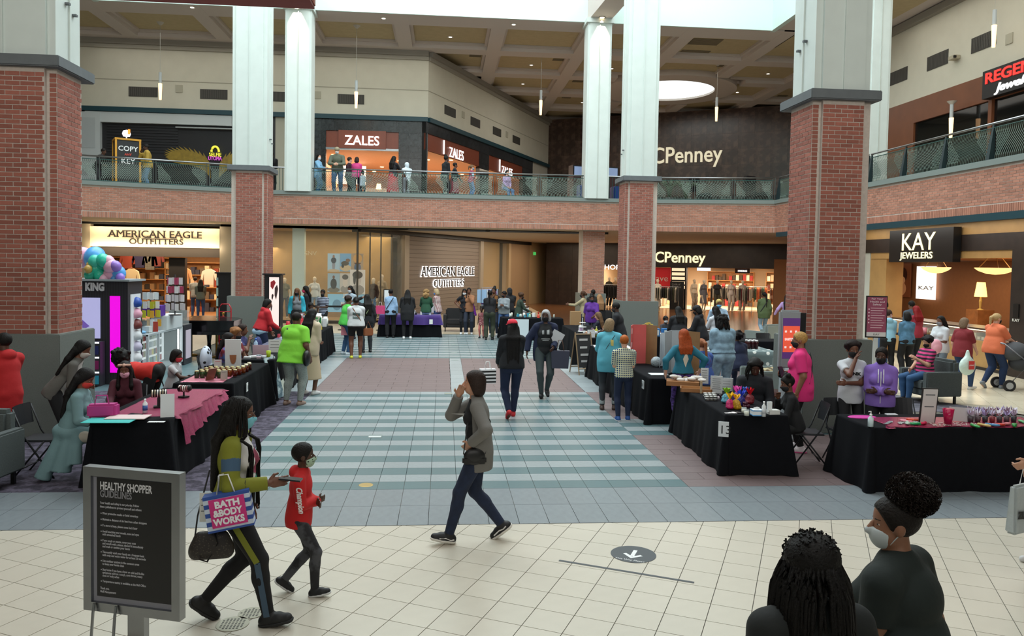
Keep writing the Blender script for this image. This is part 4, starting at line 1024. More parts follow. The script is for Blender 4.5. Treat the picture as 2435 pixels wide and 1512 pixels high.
for i,(x,y,Y_,rr)in enumerate(((2226,640,21.6,.42),(2367,642,19.0,.52))):
 p=AX(x,y,15.2);c=empty('pendant_lamp',(p[0],p[1],p[2]),0,'glowing %s alabaster bowl lamp hanging in the jeweler'%('smaller left' if i==0 else 'larger right'),'lamp','bowl lamps in the jeweler')
 q=MB();q.lathe([(.0,-.13),(rr*.4,-.11),(rr*.8,-.03),(rr,.05),(rr*.95,.06)],24);q.build('bowl',mat('bowl_glow','ffd68a',.5,emit=1.4),c,smooth=True)
 q=MB();
 for k in range(3):q.tube([(rr*.85*math.cos(k*2.1),rr*.85*math.sin(k*2.1),.05),(0,0,.55)],.01,4)
 q.tube([(0,0,.55),(0,0,2.98-p[2])],.01,4);q.build('suspension',cm('8a6a3a',.4),c)
 # counter
cs0,cs1=ks(2215),k1_
tc=empty('jewelry_counter',KY.at((cs0+cs1)/2,0,-.4),0,'long maple jewelry counter with glass cases facing the mall','counter')
KY.slab('base',(cs0-2,cs1,0,.78),M_maple,tc,-.8,-.05);KY.slab('toe_kick',(cs0-2,cs1,0,.09),cm('2a2522',.5),tc,-.05,-.02);KY.slab('glass_case',(cs0-2,cs1,.78,1.08),M_glassd,tc,-.8,-.05);KY.slab('top',(cs0-2,cs1,1.08,1.12),cm('4a352a',.3),tc,-.85,-.0)
q=MB();s_=cs0-1.9
while s_<cs1-.1:
 h_=random.uniform(.04,.18);c=[KY.at(s_,.79,-.2),KY.at(s_+.1,.79,-.2),KY.at(s_+.1,.79,-.5),KY.at(s_,.79,-.5)];n0=len(q.v);q.v+=[tuple(v)for v in c]+[tuple(v+[0,0,h_])for v in c]
 for f_ in((0,1,5,4),(1,2,6,5),(2,3,7,6),(3,0,4,7),(4,5,6,7)):q.f.append(tuple(n0+i for i in f_));q.m.append(0)
 s_+=.16
reparent(stuff(q.build('jewelry_displays',cm('ddd0b4',.4))),tc)
KY.slab('light_tube',(cs0-2,cs1,1.04,1.06),mat('case_light','fff2d0',.5,emit=2),tc,-.15,-.1)
p=AX(2332,705,18.5);c=empty('table_lamp',(18.5,p[1],1.3),0,'tall lit table lamp with pale shade at the back of the jeweler','lamp')
q=MB();q.lathe([(.12,0),(.03,.05),(.05,.3),(.02,.45)],12);q.build('stand',cm('b59a5a',.3),c);q=MB();q.lathe([(.2,.45),(.13,.95)],16);q.build('lamp_shade',mat('shade_yel','ffd977',.6,emit=2.2),c);boxo('side_table',(-.3,-.3,-1.3),(.3,.3,0),M_wood,c)
tag(KY.slab('name_plaque',(ks(2413)+.1,ks(2433),1.5,1.83),cm('141414',.4),None,.05,.08),'small framed black name plaque on the dark pier','plaque');KY.txt('KAY',2414,2431,764,6,cm('e8e8e0',.5),bpy.data.objects['name_plaque'],d=.085,ext=.004)
# ================================================================== right side, upper jeweller
RUw=struct(RU.slab('wall_upper_right',(-1.6,40,8.98,12.0),M_wallc,None,-.3,0));struct(RU.slab('trim_crown',(-1.6,40,11.75,12),cm('8a857c',.8),None,0,.2))
t=empty('upper_right_storefront',(17.4,22,5.06),0,'upper right shop with copper brown panel front and dark windows','storefront')
rs=lambda x:RU.st(x,300)[0]
M_brp=mat('copper_wood_panel','6e3f24',.45,var=.12,vscale=1.5)
RU.slab('panel',(rs(2113)-2,30,8.12,8.98),M_brp,t,-.3,0);RU.slab('panel',(rs(2113)-2,RU.st(2171,330)[0],5.06,8.12),M_brp,t,-.3,0)
RU.slab('mullion',(RU.st(2355,260)[0]-.08,RU.st(2355,260)[0]+.08,5.06,8.12),M_brp,t,-.15,.02)
RU.slab('glass',(RU.st(2171,330)[0],20,5.1,8.12),mat('dark_glass','0c0f10',.05,spec=.8,alpha=.75),t,-.1,-.08)
RU.slab('interior_back',(-5,25,5.06,8.9),cm('4b4a40',.7),t,-4.2,-4)
RU.slab('window_return',(RU.st(2171,330)[0]-.02,RU.st(2171,330)[0]+.03,5.06,8.12),cm('a9b2a4',.6),t,-1.5,-.1)
sg=empty('upper_jewelers_sign',RU.at(RU.st(2400,200)[0],8.3,.2),0,'black box sign with red and white lit lettering at the upper right edge','sign')
s0_=RU.st(2353,210)[0];RU.slab('box',(s0_,s0_+4.6,8.14,9.02),cm('0c0c0f',.4),sg,.0,.25)
o=text('lettering','REGENCY',.47,mat('red_lit','d8322c',.5,emit=.9),None,RU.at(s0_+.12,8.60,.26),RU.u,(0,0,1),.02,fit=2.9,bold=.01);reparent(o,sg)
o=text('lettering','Jewelers',.36,mat('white_lit2','ffffff',.5,emit=1.2),None,RU.at(s0_+.65,8.25,.26),RU.u,(0,0,1),.02,fit=1.9,shear=.3,bold=.006);reparent(o,sg)
cmr=RU.st(2277,138);c=empty('security_camera',RU.at(cmr[0],cmr[1],.12),0,'small beige camera fixed on the upper right wall','security camera')
for nm_,lo,hi,m_ in(('housing',(-.12,-.16,-.06),(.12,.16,.07),cm('a79f8a',.6)),('lens',(-.15,-.2,-.04),(-.05,-.15,.04),M_black)):boxo(nm_,lo,hi,m_,c,bevel=.01)
# ================================================================== hanging lamps
for i,(x,yt,yb,col)in enumerate(((381,174,235,0),(847,195,254,0),(1286,215,273,0),(1704,232,288,0),(2364,24,112,0),(2262,272,303,1))):
# distance from apparent lamp length (1.1 m)
 dep=(1.12 if not col else .9)*F_PX/(yb-yt);dep=min(dep,31.8)if x<900 else dep;d=ray(x,(yt+yb)/2);p=CAMP+d*dep
 if col:p=CAMP+d*(17.0/d[0])
 c=empty('pendant_lamp',(p[0],p[1],p[2]),0,'slender glowing tube lamp on a thin cord, '+['leftmost, before the dark closed shop','second from the left, over the jewelry store','third, in front of the coffered ceiling','fourth, before the dark stone wall','largest, at the top right corner','small one in the upper right shop window'][i],'lamp','hanging tube lamps')
 h=.56
 q=MB();q.lathe([(0,h),(.06,h),(.06,.1),(0,.1)],14);q.build('metal_tube',cm('b9c0c2',.4),c,smooth=False)
 q=MB();q.lathe([(0,.1),(.075,.1),(.05,-h),(0,-h)],14);q.build('glass_diffuser',mat('tube_glow','ffc890',.5,emit=2.6),c)
 zt=12.28 if p[1]>31.2 else 12.06
 if col:zt=8.14
 q=MB();q.tube([(0,0,h),(0,0,max(zt-p[2],h+.1))],.008,4);q.build('cord',cm('a8a8a0',.6),c)
 q=MB();q.lathe([(0,0),(.16,0),(.05,-.12),(0,-.12)],14,(0,0,max(zt-p[2],h+.1)));q.build('canopy',cm('c4beb4',.6),c)
 # security dome under the soffit
p=G(1160,546,4.02);c=MB();c.lathe([(0,-.1),(.06,-.09),(.09,-.04),(.09,0),(0,0)],12);tag(c.build('ceiling_camera',M_black,loc=(p[0],p[1],4.02)),'black dome camera under the balcony soffit','security camera')
# ================================================================== smooth implicit figures (surface nets)
def sdf_mesh(ops,vox,k=.02):
 los,his=[],[]
 for op in ops:
  if op[0]=='cut':continue
  if op[0]in('cap','fcap'):
   a,b,r1,r2=op[1:5];R=max(r1,r2);los.append(np.minimum(a,b)-R);his.append(np.maximum(a,b)+R)
  else:
   R=max(op[2]);los.append(op[1]-R);his.append(op[1]+R)
 lo=np.min(los,0)-3*vox;hi=np.max(his,0)+3*vox
 i0=np.floor(lo/vox).astype(int);n=np.ceil(hi/vox).astype(int)-i0+1
 lo=i0*vox
 D=np.ones(n,np.float32)
 ax=[lo[i]+vox*np.arange(n[i])for i in range(3)]
 for op in ops:
  if op[0]=='cut':
   p,nn=op[1],op[2]
   pl=((ax[0]-p[0])*nn[0])[:,None,None]+((ax[1]-p[1])*nn[1])[None,:,None]+((ax[2]-p[2])*nn[2])[None,None,:]
   D=np.maximum(D,pl.astype(np.float32));continue
  kk=k;pad=kk+2*vox
  if op[0]in('cap','fcap'):a,b,r1,r2=op[1:5];R=max(r1,r2);l=np.minimum(a,b)-R-pad;h=np.maximum(a,b)+R+pad
  else:R=max(op[2]);l=op[1]-R-pad;h=op[1]+R+pad
  s=np.maximum(np.floor((l-lo)/vox).astype(int),0);e=np.minimum(np.ceil((h-lo)/vox).astype(int)+1,n)
  X=ax[0][s[0]:e[0],None,None];Y=ax[1][None,s[1]:e[1],None];Z=ax[2][None,None,s[2]:e[2]]
  if op[0]in('cap','fcap'):
   ab=b-a;L2=max(float(ab@ab),1e-9)
   tt=((X-a[0])*ab[0]+(Y-a[1])*ab[1]+(Z-a[2])*ab[2])/L2
   t=np.clip(tt,0,1)
   d=np.sqrt((X-a[0]-ab[0]*t)**2+(Y-a[1]-ab[1]*t)**2+(Z-a[2]-ab[2]*t)**2)-(r1+(r2-r1)*t)
   if op[0]=='fcap':d=np.maximum(d,(tt-1)*math.sqrt(L2))
  else:
   c,rad=op[1],op[2];M=op[3]if len(op)>3 else None
   x,y,z=X-c[0],Y-c[1],Z-c[2]
   if M is not None:x,y,z=(x*M[0][0]+y*M[1][0]+z*M[2][0],x*M[0][1]+y*M[1][1]+z*M[2][1],x*M[0][2]+y*M[1][2]+z*M[2][2])
   q=np.sqrt((x/rad[0])**2+(y/rad[1])**2+(z/rad[2])**2)
   q2=np.sqrt((x/rad[0]**2)**2+(y/rad[1]**2)**2+(z/rad[2]**2)**2)+1e-9
   d=q*(q-1)/q2
  S=D[s[0]:e[0],s[1]:e[1],s[2]:e[2]]
  hh=np.maximum(kk-np.abs(S-d),0)/kk
  D[s[0]:e[0],s[1]:e[1],s[2]:e[2]]=np.minimum(S,d)-hh*hh*kk*.25
 D[0]=D[-1]=1;D[:,0]=D[:,-1]=1;D[:,:,0]=D[:,:,-1]=1
 S=D<0
 cd=np.array(D.shape)-1;tot=int(cd.prod());st=np.array([cd[1]*cd[2],cd[2],1])
 ids_all,pos_all,quads=[],[],[]
 for a in range(3):
  sl0=[slice(None)]*3;sl1=[slice(None)]*3;sl0[a]=slice(0,-1);sl1[a]=slice(1,None)
  I=np.argwhere(S[tuple(sl0)]!=S[tuple(sl1)])
  if len(I)==0:continue
  J=I.copy();J[:,a]+=1
  d0=D[I[:,0],I[:,1],I[:,2]];d1=D[J[:,0],J[:,1],J[:,2]]
  P=I.astype(float);P[:,a]+=d0/(d0-d1)
  b,c=(a+1)%3,(a+2)%3
  cells=[]
  for db,dc in((0,0),(-1,0),(-1,-1),(0,-1)):
   C_=I.copy();C_[:,b]+=db;C_[:,c]+=dc
   f=C_@st;cells.append(f);ids_all.append(f);pos_all.append(P)
  Q=np.stack(cells,1);inside=d0<0
  Q[~inside]=Q[~inside][:,::-1]
  quads.append(Q)
 if not quads:return np.zeros((0,3)),np.zeros((0,4),int)
 ids=np.concatenate(ids_all);pos=np.concatenate(pos_all);Q=np.concatenate(quads)
 u,inv=np.unique(ids,return_inverse=True)
 cnt=np.bincount(inv,minlength=len(u))
 V=np.stack([np.bincount(inv,pos[:,i],len(u))for i in range(3)],1)/cnt[:,None]
 V=lo+V*vox
 Q=np.searchsorted(u,Q)
 return V,Q
def A3(*v):return np.array(v,float)
def sdf_obj(name,ops,vox,m,parent=None,k=.02,loc=None,rz=None):
 V,Q=sdf_mesh(ops,vox,k)
 if len(V)==0:return None
 me=fast_mesh(name,V,Q,True);me.materials.append(m)
 o=bpy.data.objects.new(name,me);COL.objects.link(o)
 if parent:o.parent=parent
 if loc is not None:o.location=loc;o.rotation_euler=(0,0,rz or 0)
 return o
def ik(a,t,l1,l2,hint):
 d=t-a;L=np.linalg.norm(d);mx=(l1+l2)*.995
 if L>mx:d=d/L*mx;L=mx;t=a+d
 L=max(L,abs(l1-l2)+1e-3);x=(l1*l1-l2*l2+L*L)/(2*L);hgt=math.sqrt(max(l1*l1-x*x,0));e=d/np.linalg.norm(d)
 hn=hint-e*(hint@e);nn=np.linalg.norm(hn);hn=hn/nn if nn>1e-6 else A3(0,0,1)
 return a+e*x+hn*hgt,t
ARMS={'down':((.07,.04,-.50),(.2,-.6,0)),'swingf':((.04,.27,-.42),(.2,-.8,-.3)),'swingb':((.07,-.24,-.44),(.3,-.8,-.2)),
'phone':((-.11,.27,-.17),(.35,-.3,-1)),'table':((-.02,.37,-.30),(.5,-.2,-1)),'low':((-.05,.30,-.42),(.6,-.6,-.5)),'face':((-.13,.17,.10),(.5,.4,-1)),
'chin':((-.15,.18,.03),(.4,.5,-1)),'head':((-.04,.06,.24),(1,.5,0)),'hip':((.05,.07,-.33),(1,-.7,0)),'lap':((-.08,.26,-.40),(.6,-.5,-.5)),
'belly':((-.20,.19,-.27),(.7,-.3,-1)),'cross':((-.28,.19,-.24),(.6,.1,-1)),'rail':((-.13,.33,-.20),(.7,0,-.6)),'side':((.26,.06,-.42),(.3,-.8,0)),'push':((-.02,.42,-.28),(.4,-.3,-1)),
'carry':((-.02,.20,-.36),(.3,-.8,-.4)),'reach':((0,.48,-.12),(.4,0,-1)),'back':((-.05,-.14,-.40),(.8,-.3,0))}
SKIN={'d':'4a2f22','m':'6b4533','b':'8a5f48','l':'b98a70','w':'d0a088'}
def skin(c):return mat('skin_'+c,SKIN.get(c,c),.5,var=.04,vscale=20)
def hairm(c):return mat('hair_'+c,c,.6,var=.25,vscale=60,bump=.35,bscale=90,spec=.22)
def person(loc,h=1.68,rz=0,sex='f',b=1.,legs='stand',arms=('down','down'),lean=3,hy=0,hp=0,tone='m',hair=('short','14100e',.3),top=None,bottom=None,shoes='2a2a2c',mask=None,vox=.018,label='',group=None,z=0.,stride=.3,fingers='relax',seat=.45,extra=None,feet=None,twist=0,sole=None,eyes=False,cat='person'):
 S=h/1.70;kid=h<1.4
 hs=(.55*S+.45)if kid else(S*.6+.4)
 fem=sex=='f'
 bl=1+(b-1)*.75
 sit=legs=='sit'
 hz=(seat+.085*b)/S if sit else(.90 if legs=='walk' else .92)
 hw=(.095 if fem else .09)*(1+(b-1)*.5)
 Pc=A3(0,0,hz+.02)
 ln=math.radians(lean);U=A3(0,math.sin(ln),math.cos(ln));Fv=A3(0,math.cos(ln),-math.sin(ln));Xv=A3(1,0,0)
 if twist:
  tw=math.radians(twist);Xt=A3(math.cos(tw),math.sin(tw),0);Ft=np.cross(U,Xt);Ft/=np.linalg.norm(Ft);Xt=np.cross(Ft,U)
 else:Xt,Ft=Xv,Fv
 sh_w=(.150 if fem else .176)*(1+(b-1)*.45)
 sk=skin(tone)
 # legs
 ank={}
 if sit:tg={1:(A3(.10,.40,.08),0),-1:(A3(-.10,.43,.08),0)}
 elif legs=='walk':tg={1:(A3(.06,stride,.085),12),-1:(A3(-.06,-stride*.9,.15),-38)}
 elif legs=='walk2':tg={-1:(A3(-.06,stride,.085),12),1:(A3(.06,-stride*.9,.15),-38)}
 elif legs=='squat':tg={1:(A3(.12,.1,.08),0),-1:(A3(-.12,0,.08),0)}
 else:tg={1:(A3(hw+.01,.02,.08),0),-1:(A3(-hw-.01,-.03,.08),0)}
 if feet:
  for s_ in(1,-1):
   if s_ in feet:f_=feet[s_];tg[s_]=(A3(*f_[:3]),f_[3])
 J={}
 for s_ in(1,-1):
  hip=Pc+A3(s_*hw,0,-.03);t_,fp=tg[s_]
  kn,an=ik(hip,t_,.43,.43,A3(s_*.12,1,.2 if not sit else 1))
  fpr=math.radians(fp);fd=A3(s_*.12,math.cos(fpr),math.sin(fpr));fd/=np.linalg.norm(fd)
  J['leg',s_]=(hip,kn,an,fd,A3(0,-math.sin(fpr),math.cos(fpr)))
 for s_,nm in((1,arms[1]),(-1,arms[0])):
  sh=Pc+U*.432+Xt*s_*sh_w
  tgt,hint=ARMS[nm]if isinstance(nm,str)else nm
  T=sh+Xt*s_*tgt[0]+Ft*tgt[1]+U*tgt[2];Hn=Xt*s_*hint[0]+Ft*hint[1]+U*hint[2]
  el,wr=ik(sh,T,.275,.25,Hn)
  J['arm',s_]=(sh,el,wr)
 neck0=Pc+U*.50;hc=Pc+U*.53+A3(0,.02+.25*math.sin(ln)*.1,.12*hs/S)
 yw,pt=math.radians(hy),-math.radians(hp)
 cyw,syw,cp_,sp_=math.cos(yw),math.sin(yw),math.cos(pt),math.sin(pt)
 Rz_=np.array([[cyw,-syw,0],[syw,cyw,0],[0,0,1.]]);Rx_=np.array([[1,0,0],[0,cp_,-sp_],[0,sp_,cp_]])
 Rh=Rz_@Rx_;q=hs/S
 def HL(x,y,z_):return hc+Rh@A3(x,y,z_)*q
 RT=np.stack([Xt,Ft,U],1)
 def torso(o,low=True):
  L=[]
  if low:
   L.append(('ell',Pc+Fv*-.01,A3(.155*b if fem else .145*b,.115*b,.13)+o,RT))
   for s_ in(1,-1):L.append(('ell',Pc+Xt*s_*.065*b-Ft*.045*b-U*.03,A3(.085*b,.08*b,.095)+o,RT))
  L.append(('ell',Pc+U*.16+Ft*(.012*b),A3(.125*b+(b-1)*.06,.10*b+(b-1)*.09,.15)+o,RT))
  L.append(('ell',Pc+U*.33,A3((.145 if fem else .16)*(1+(b-1)*.6),.105*b,.16)+o,RT))
  if fem and not kid:
   for s_ in(1,-1):L.append(('ell',Pc+U*.31+Xt*s_*.065+Ft*.075*b,A3(.062,.055,.062)*(1+(b-1)*.5)+o,RT))
  for s_ in(1,-1):L.append(('cap',Pc+U*.462,Pc+U*.432+Xt*s_*(sh_w-.012),.056*bl+o,.047*bl+o));L.append(('cap',neck0-U*.02,Pc+U*.445+Xt*s_*(sh_w-.04),.045+o,.040*bl+o))
  L.append(('cap',Pc+U*.44,neck0,.072+o,.052+o*.6))
  return L
 def arm(s_,o,fr=1.,flat=False,flare=0.):
  sh,el,wr=J['arm',s_];L=[]
  kd='fcap' if flat else 'cap'
  ra,re,rw=.050*bl,.040*bl,.027*(1+(bl-1)*.3)
  if fr<=.5:
   e_=sh+(el-sh)*fr*2;L.append((kd,sh,e_,ra+o,ra+(re-ra)*fr*2+o+flare))
  else:
   f2=(fr-.5)*2;L.append(('cap',sh,el,ra+o,re+o));L.append((kd,el,el+(wr-el)*f2,re+o,re+(rw-re)*f2+o+flare))
  return L
 def leg(s_,o,fr=1.,flat=False,flare=0.):
  hip,kn,an,fd,_=J['leg',s_];L=[];kd='fcap' if flat else 'cap'
  rt,rk,ra=.086*bl,.055*bl,.037*(1+(bl-1)*.4)
  if fr<=.5:
   L.append((kd,hip,hip+(kn-hip)*fr*2,rt+o,rt+(rk-rt)*fr*2+o+flare))
  else:
   f2=(fr-.5)*2;L.append(('cap',hip,kn,rt+o,rk+o));cf=kn+(an-kn)*.3;
   back=np.cross(np.cross(kn-an,fd),kn-an);back=-back/max(np.linalg.norm(back),1e-6)
   L.append(('cap',kn,kn+(an-kn)*.35+back*.012,rk+o,.052*bl+o+flare*.4));L.append((kd,kn+(an-kn)*.3+back*.012,kn+(an-kn)*f2,.052*bl+o+flare*.4,ra+o+flare))
  return L
 def foot(s_,o):
  _,kn,an,fd,up=J['leg',s_]
  bt=an-up*.045
  return[('cap',bt-fd*.035,bt+fd*.07,.036+o,.038+o),('cap',bt+fd*.05-up*.006,bt+fd*.135-up*.008,.038+o,.026+o),('cap',an,bt,.036+o,.036+o)]
 ops=torso(0.)
 for s_ in(1,-1):ops+=arm(s_,0.)+leg(s_,0.)+foot(s_,-.004)
 ops.append(('cap',neck0-U*.02,HL(0,-.012,-.05),.055*(1+(b-1)*.3),.05))
 ops+=[('ell',HL(0,-.010,.035),A3(.075,.093,.083)*q,Rh),('ell',HL(0,.028,-.035),A3(.056+.01*(b-1),.062,.076)*q,Rh),('ell',HL(0,.03,-.055),A3(.05*b**.4,.05,.05)*q,Rh)]
 for s_ in(1,-1):ops.append(('ell',HL(s_*.076,-.008,-.006),A3(.011,.020,.030)*q,Rh))
 def sc(L):return[((o_[0],o_[1]*S,o_[2]*S,o_[3]*S,o_[4]*S)if o_[0]in('cap','fcap')else(('cut',o_[1]*S,o_[2])if o_[0]=='cut' else(o_[0],o_[1]*S,o_[2]*S)+tuple(o_[3:])))for o_ in L]
 V,Q=sdf_mesh(sc(ops),vox,.022*S)
 # nose and lips, finer
 Vs,Qs=[V],[Q];nb=len(V)
 def add(L,vx,k):
  nonlocal nb
  v,qd=sdf_mesh(sc(L),vx,k)
  if len(v):Vs.append(v);Qs.append(qd+nb);nb+=len(v)
 add([('cap',HL(0,.082,.012),HL(0,.103,-.024),.009*q,.0135*q),('ell',HL(.011,.09,-.026),A3(.010,.011,.009)*q,Rh),('ell',HL(-.011,.09,-.026),A3(.010,.011,.009)*q,Rh)],min(vox,.007),.006)
 hands={}
 for s_ in(1,-1):
  sh,el,wr=J['arm',s_];f=wr-el;f/=np.linalg.norm(f)
  side=np.cross(f,Ft if abs(f@Ft)<.8 else U);side/=np.linalg.norm(side)
  # palm normal faces the body / inward
  inn=-Xt*s_;pn=inn-f*(inn@f);pn=pn/np.linalg.norm(pn)if np.linalg.norm(pn)>.2 else np.cross(f,Xt)*1.
  lat=np.cross(f,pn)*s_;lat/=np.linalg.norm(lat)  # towards the thumb
  if lat@Ft<0 and abs(lat@Ft)>.3:lat=-lat
  cl={'relax':(.5,.7),'fist':(1.3,1.7),'flat':(.1,.15)}[fingers if isinstance(fingers,str)else fingers[0 if s_<0 else 1]]
  L=[('cap',wr-f*.02,wr+f*.02,.025,.026),('ell',wr+f*.052,A3(.040,.017,.048),np.stack([lat,pn,f],1))]
  tips=[]
  for i,(o_,ln_)in enumerate(((.028,.066),(.010,.074),(-.009,.069),(-.027,.054))):
   r0=wr+f*.088+lat*o_;d1=f*math.cos(cl[0]*.6)+pn*math.sin(cl[0]*.6);d2=f*math.cos(cl[1])+pn*math.sin(cl[1])
   m1=r0+d1*ln_*.5;m2=m1+d2*ln_*.5;L+=[('cap',r0-f*.01,m1,.0092,.0085),('cap',m1,m2,.0085,.0075)]
   tips.append(m2)
  t0=wr+f*.025+lat*.03;t1=t0+(lat*.7+f*.7+pn*.2)*.035;t2=t1+(f*.85+pn*.4+lat*.1)*.03
  L+=[('cap',t0,t1,.012,.010),('cap',t1,t2,.010,.0085)]
  add(L,max(.0045,min(vox*.5,.009)),.006)
  hands[s_]=(wr+f*.07)*S
 me=fast_mesh('person',np.concatenate(Vs),np.concatenate(Qs),True);me.materials.append(sk)
 o=bpy.data.objects.new('person',me);COL.objects.link(o);o.location=(loc[0],loc[1],z);o.rotation_euler=(0,0,math.radians(rz))
 tag(o,label,cat,group)
 # clothing
 if top:
  d=dict(sleeve=.28,hem=.08,loose=.012,kw={});d.update(top)
  lo_=d['loose'];L=torso(lo_+.004)
  L.append(('ell',Pc-U*.02,A3(.172*b+.006 if fem else .165*b,.128*b+.004,.27+d['hem'])+lo_,RT))
  if d.get('flare'):L.append(('cap',Pc+U*.05,Pc-U*(d['hem']-.02),.13*b+lo_,.15*b+lo_+d['flare']))
  L.append(('cut',Pc-U*d['hem'],-U))
  if d.get('open'):L.append(('cut',Pc+Ft*d['open'],Ft))
  for s_ in(1,-1):
   if d['sleeve']>0:L+=arm(s_,lo_*.9+.002,d['sleeve'],True,d.get('cuff',.004))
  if d.get('hood'):L+=[('ell',neck0-Ft*.075-U*.01,A3(.105,.065,.075),RT),('cap',neck0+Xt*.06+Ft*.02,neck0-Xt*.06+Ft*.02,.04,.04),('ell',neck0,A3(.085,.08,.045),RT)]
  if d.get('hoodup'):L+=[('ell',HL(0,-.02,.03),A3(.098,.115,.11)*q,Rh),('cap',HL(0,-.05,-.04),neck0,.09,.09),('cut',HL(0,.075,-.02),Rh@A3(0,.95,-.3))]
  tm=cm(d['col'],.85,**dict(dict(bump=.5,bscale=7.),**d['kw']));sdf_obj(d.get('name','top'),sc(L),vox,tm,o,.018*S)
  if d.get('inner'):
   L=torso(.007);L.append(('cut',Pc-U*min(d['hem'],.12),-U))
   sdf_obj('inner_shirt',sc(L),vox,cm(d['inner'],.85),o,.018*S)
 if bottom:
  kind,col=bottom[0],bottom[1];kw=bottom[2]if len(bottom)>2 else{};frc=bottom[3]if len(bottom)>3 else 1.
  bm_=cm(col,.85,**kw)
  if kind in('jeans','leggings','pants','shorts'):
   of={'jeans':.010,'leggings':.005,'pants':.020,'shorts':.016}[kind];frc=.62 if kind=='shorts' and frc==1 else frc;frc=min(frc,1.)
   L=torso(of)[:4]+[('cut',Pc+U*.09,U)]
   for s_ in(1,-1):L+=leg(s_,of,frc,True,.006 if kind=='pants' else 0)
   sdf_obj('trousers',sc(L),vox,bm_,o,.02*S)
  else:
   hem=frc if frc!=1. else .5
   mid=(J['leg',1][2]+J['leg',-1][2])/2;kn_=(J['leg',1][1]+J['leg',-1][1])/2
   L=torso(.01)[:3]
   if sit:L+=[('cap',Pc,kn_,.17*b,.14)]+[('fcap',kn_,kn_+(mid-kn_)*hem,.14,.15)]
   else:L+=[('fcap',Pc,Pc+(mid-Pc)*hem,.165*b,.165*b+.10*hem)]
   L+=[('cut',Pc+U*.1,U)]
   if sit:L=[l for l in L if l[0]!='cut']
   sdf_obj('skirt',sc(L),vox,bm_,o,.03*S)
 if shoes:
  for s_ in(1,-1):
   L=foot(s_,.013 if sole else .006);_,kn,an,fd,up=J['leg',s_]
   base=an-up*.078
   L+=[('cut',base,-up),('cut',an+up*.03,up)]
   so=sdf_obj('shoe',sc(L),min(vox,.012),cm(shoes,.6),o,.012*S)
   if sole:
    Ls=foot(s_,.021)[:2]+[('cut',base-up*.006,-up),('cut',base+up*.022,up)]
    sdf_obj('sole',sc(Ls),min(vox,.008),cm(sole,.6),so,.012*S)
 if mask:
  L=[('ell',HL(0,.034,-.046),A3(.064,.069,.070)*q,Rh),('cap',HL(0,.088,-.012),HL(0,.106,-.03),.014*q,.016*q),
('cut',HL(0,.1,-.008),Rh@A3(0,-.25,.97)),('cut',HL(0,.09,-.112),Rh@A3(0,-.2,-.98)),('cut',HL(0,.018,-.05),Rh@A3(0,-1,0))]
  mk=mask if isinstance(mask,tuple)else(mask,{})
  mo=sdf_obj('face_mask',sc(L),min(vox,.010),cm(mk[0],.8,**mk[1]),o,.01)
  if vox<.012:
   qb=MB()
   for s_ in(1,-1):
    for zz in(-.02,-.075):qb.tube([HL(s_*.058,.03,zz)*S,HL(s_*.08,-.012,-.012)*S],.0022,4)
   qb.build('ear_loop',cm(mk[0]if not mk[1]else '202020',.8),mo)
 if eyes:
  for s_ in(1,-1):
   e_=sdf_obj('eye',sc([('ell',HL(s_*.030,.0655,.006),A3(.013,.0095,.0062)*q,Rh)]),.004,cm('dedad2',.3),o,.002)
   sdf_obj('iris',sc([('ell',HL(s_*.030,.0735,.006),A3(.0062,.0032,.0060)*q,Rh)]),.002,cm('17100c',.2),e_,.001)
   sdf_obj('eyebrow',sc([('cap',HL(s_*.016,.080,.026),HL(s_*.045,.066,.027),.0035*q,.0025*q)]),.003,hairm('14100e'),o,.001)
  if not mask:sdf_obj('lips',sc([('ell',HL(0,.083,-.057),A3(.022,.010,.008)*q,Rh)]),.004,cm('8a4038',.5),o,.002)
 hst,hcol=hair[0],hair[1];hl=hair[2]if len(hair)>2 else .3
 hm=hairm(hcol)
 if hst!='none':
  big=1.
  cutf=('cut',HL(0,.9*.030,-.45*.030),Rh@A3(0,.87,-.49))
  L=[('ell',HL(0,-.014,.036),A3(.085,.104,.094)*q,Rh)]
  if hst=='afro':L=[('ell',HL(0,-.02,.055),A3(.12,.125,.115)*q*(hl/.3),Rh)]
  if hst=='curly':L=[('ell',HL(0,-.02,.05),A3(.10,.112,.10)*q,Rh)]+[('ell',HL(.085*math.cos(a),-.02+.085*math.sin(a),.06+.03*math.sin(3*a)),A3(.035,.035,.035)*q,Rh)for a in np.arange(0,6.2,.7)]
  if hst in('bob','long','braids'):L+=[('ell',HL(0,-.035,-.02),A3(.097,.085,.10)*q,Rh)]
  if hst=='bob':L+=[('ell',HL(0,-.04,-.07),A3(.10,.075,.07)*q,Rh)]
  L.append(cutf)
  if hst=='short' or hst=='capshort':L.append(('cut',HL(0,0,-.055),Rh@A3(0,.3,-.95)))
  if hst in('long','braids'):
   dn=-U*.85+A3(0,0,-.15)
   for x_ in(-.065,-.022,.022,.065):
    st_=HL(x_,-.07,-.03);en=Pc+U*.46+Xt*x_*1.25-Ft*(.085*b+.025);e2=en+dn*hl-Ft*.015
    L+=[('cap',st_,en,.04,.042),('cap',en,e2,.042,.025)]
   if hair[3:]and hair[3]=='front':
    for s_ in(1,-1):
     st_=HL(s_*.078,.0,-.02);en=Pc+U*.44+Xt*s_*.09+Ft*(.09*b);L+=[('cap',st_,en,.025,.028),('cap',en,en+dn*hl*.6,.028,.018)]
  if hst=='bun':L+=[('ell',HL(0,-.05,.135),A3(.055,.055,.048)*q,Rh)]
  if hst=='lowbun':L+=[('ell',HL(0,-.12,-.0),A3(.05,.045,.05)*q,Rh)]
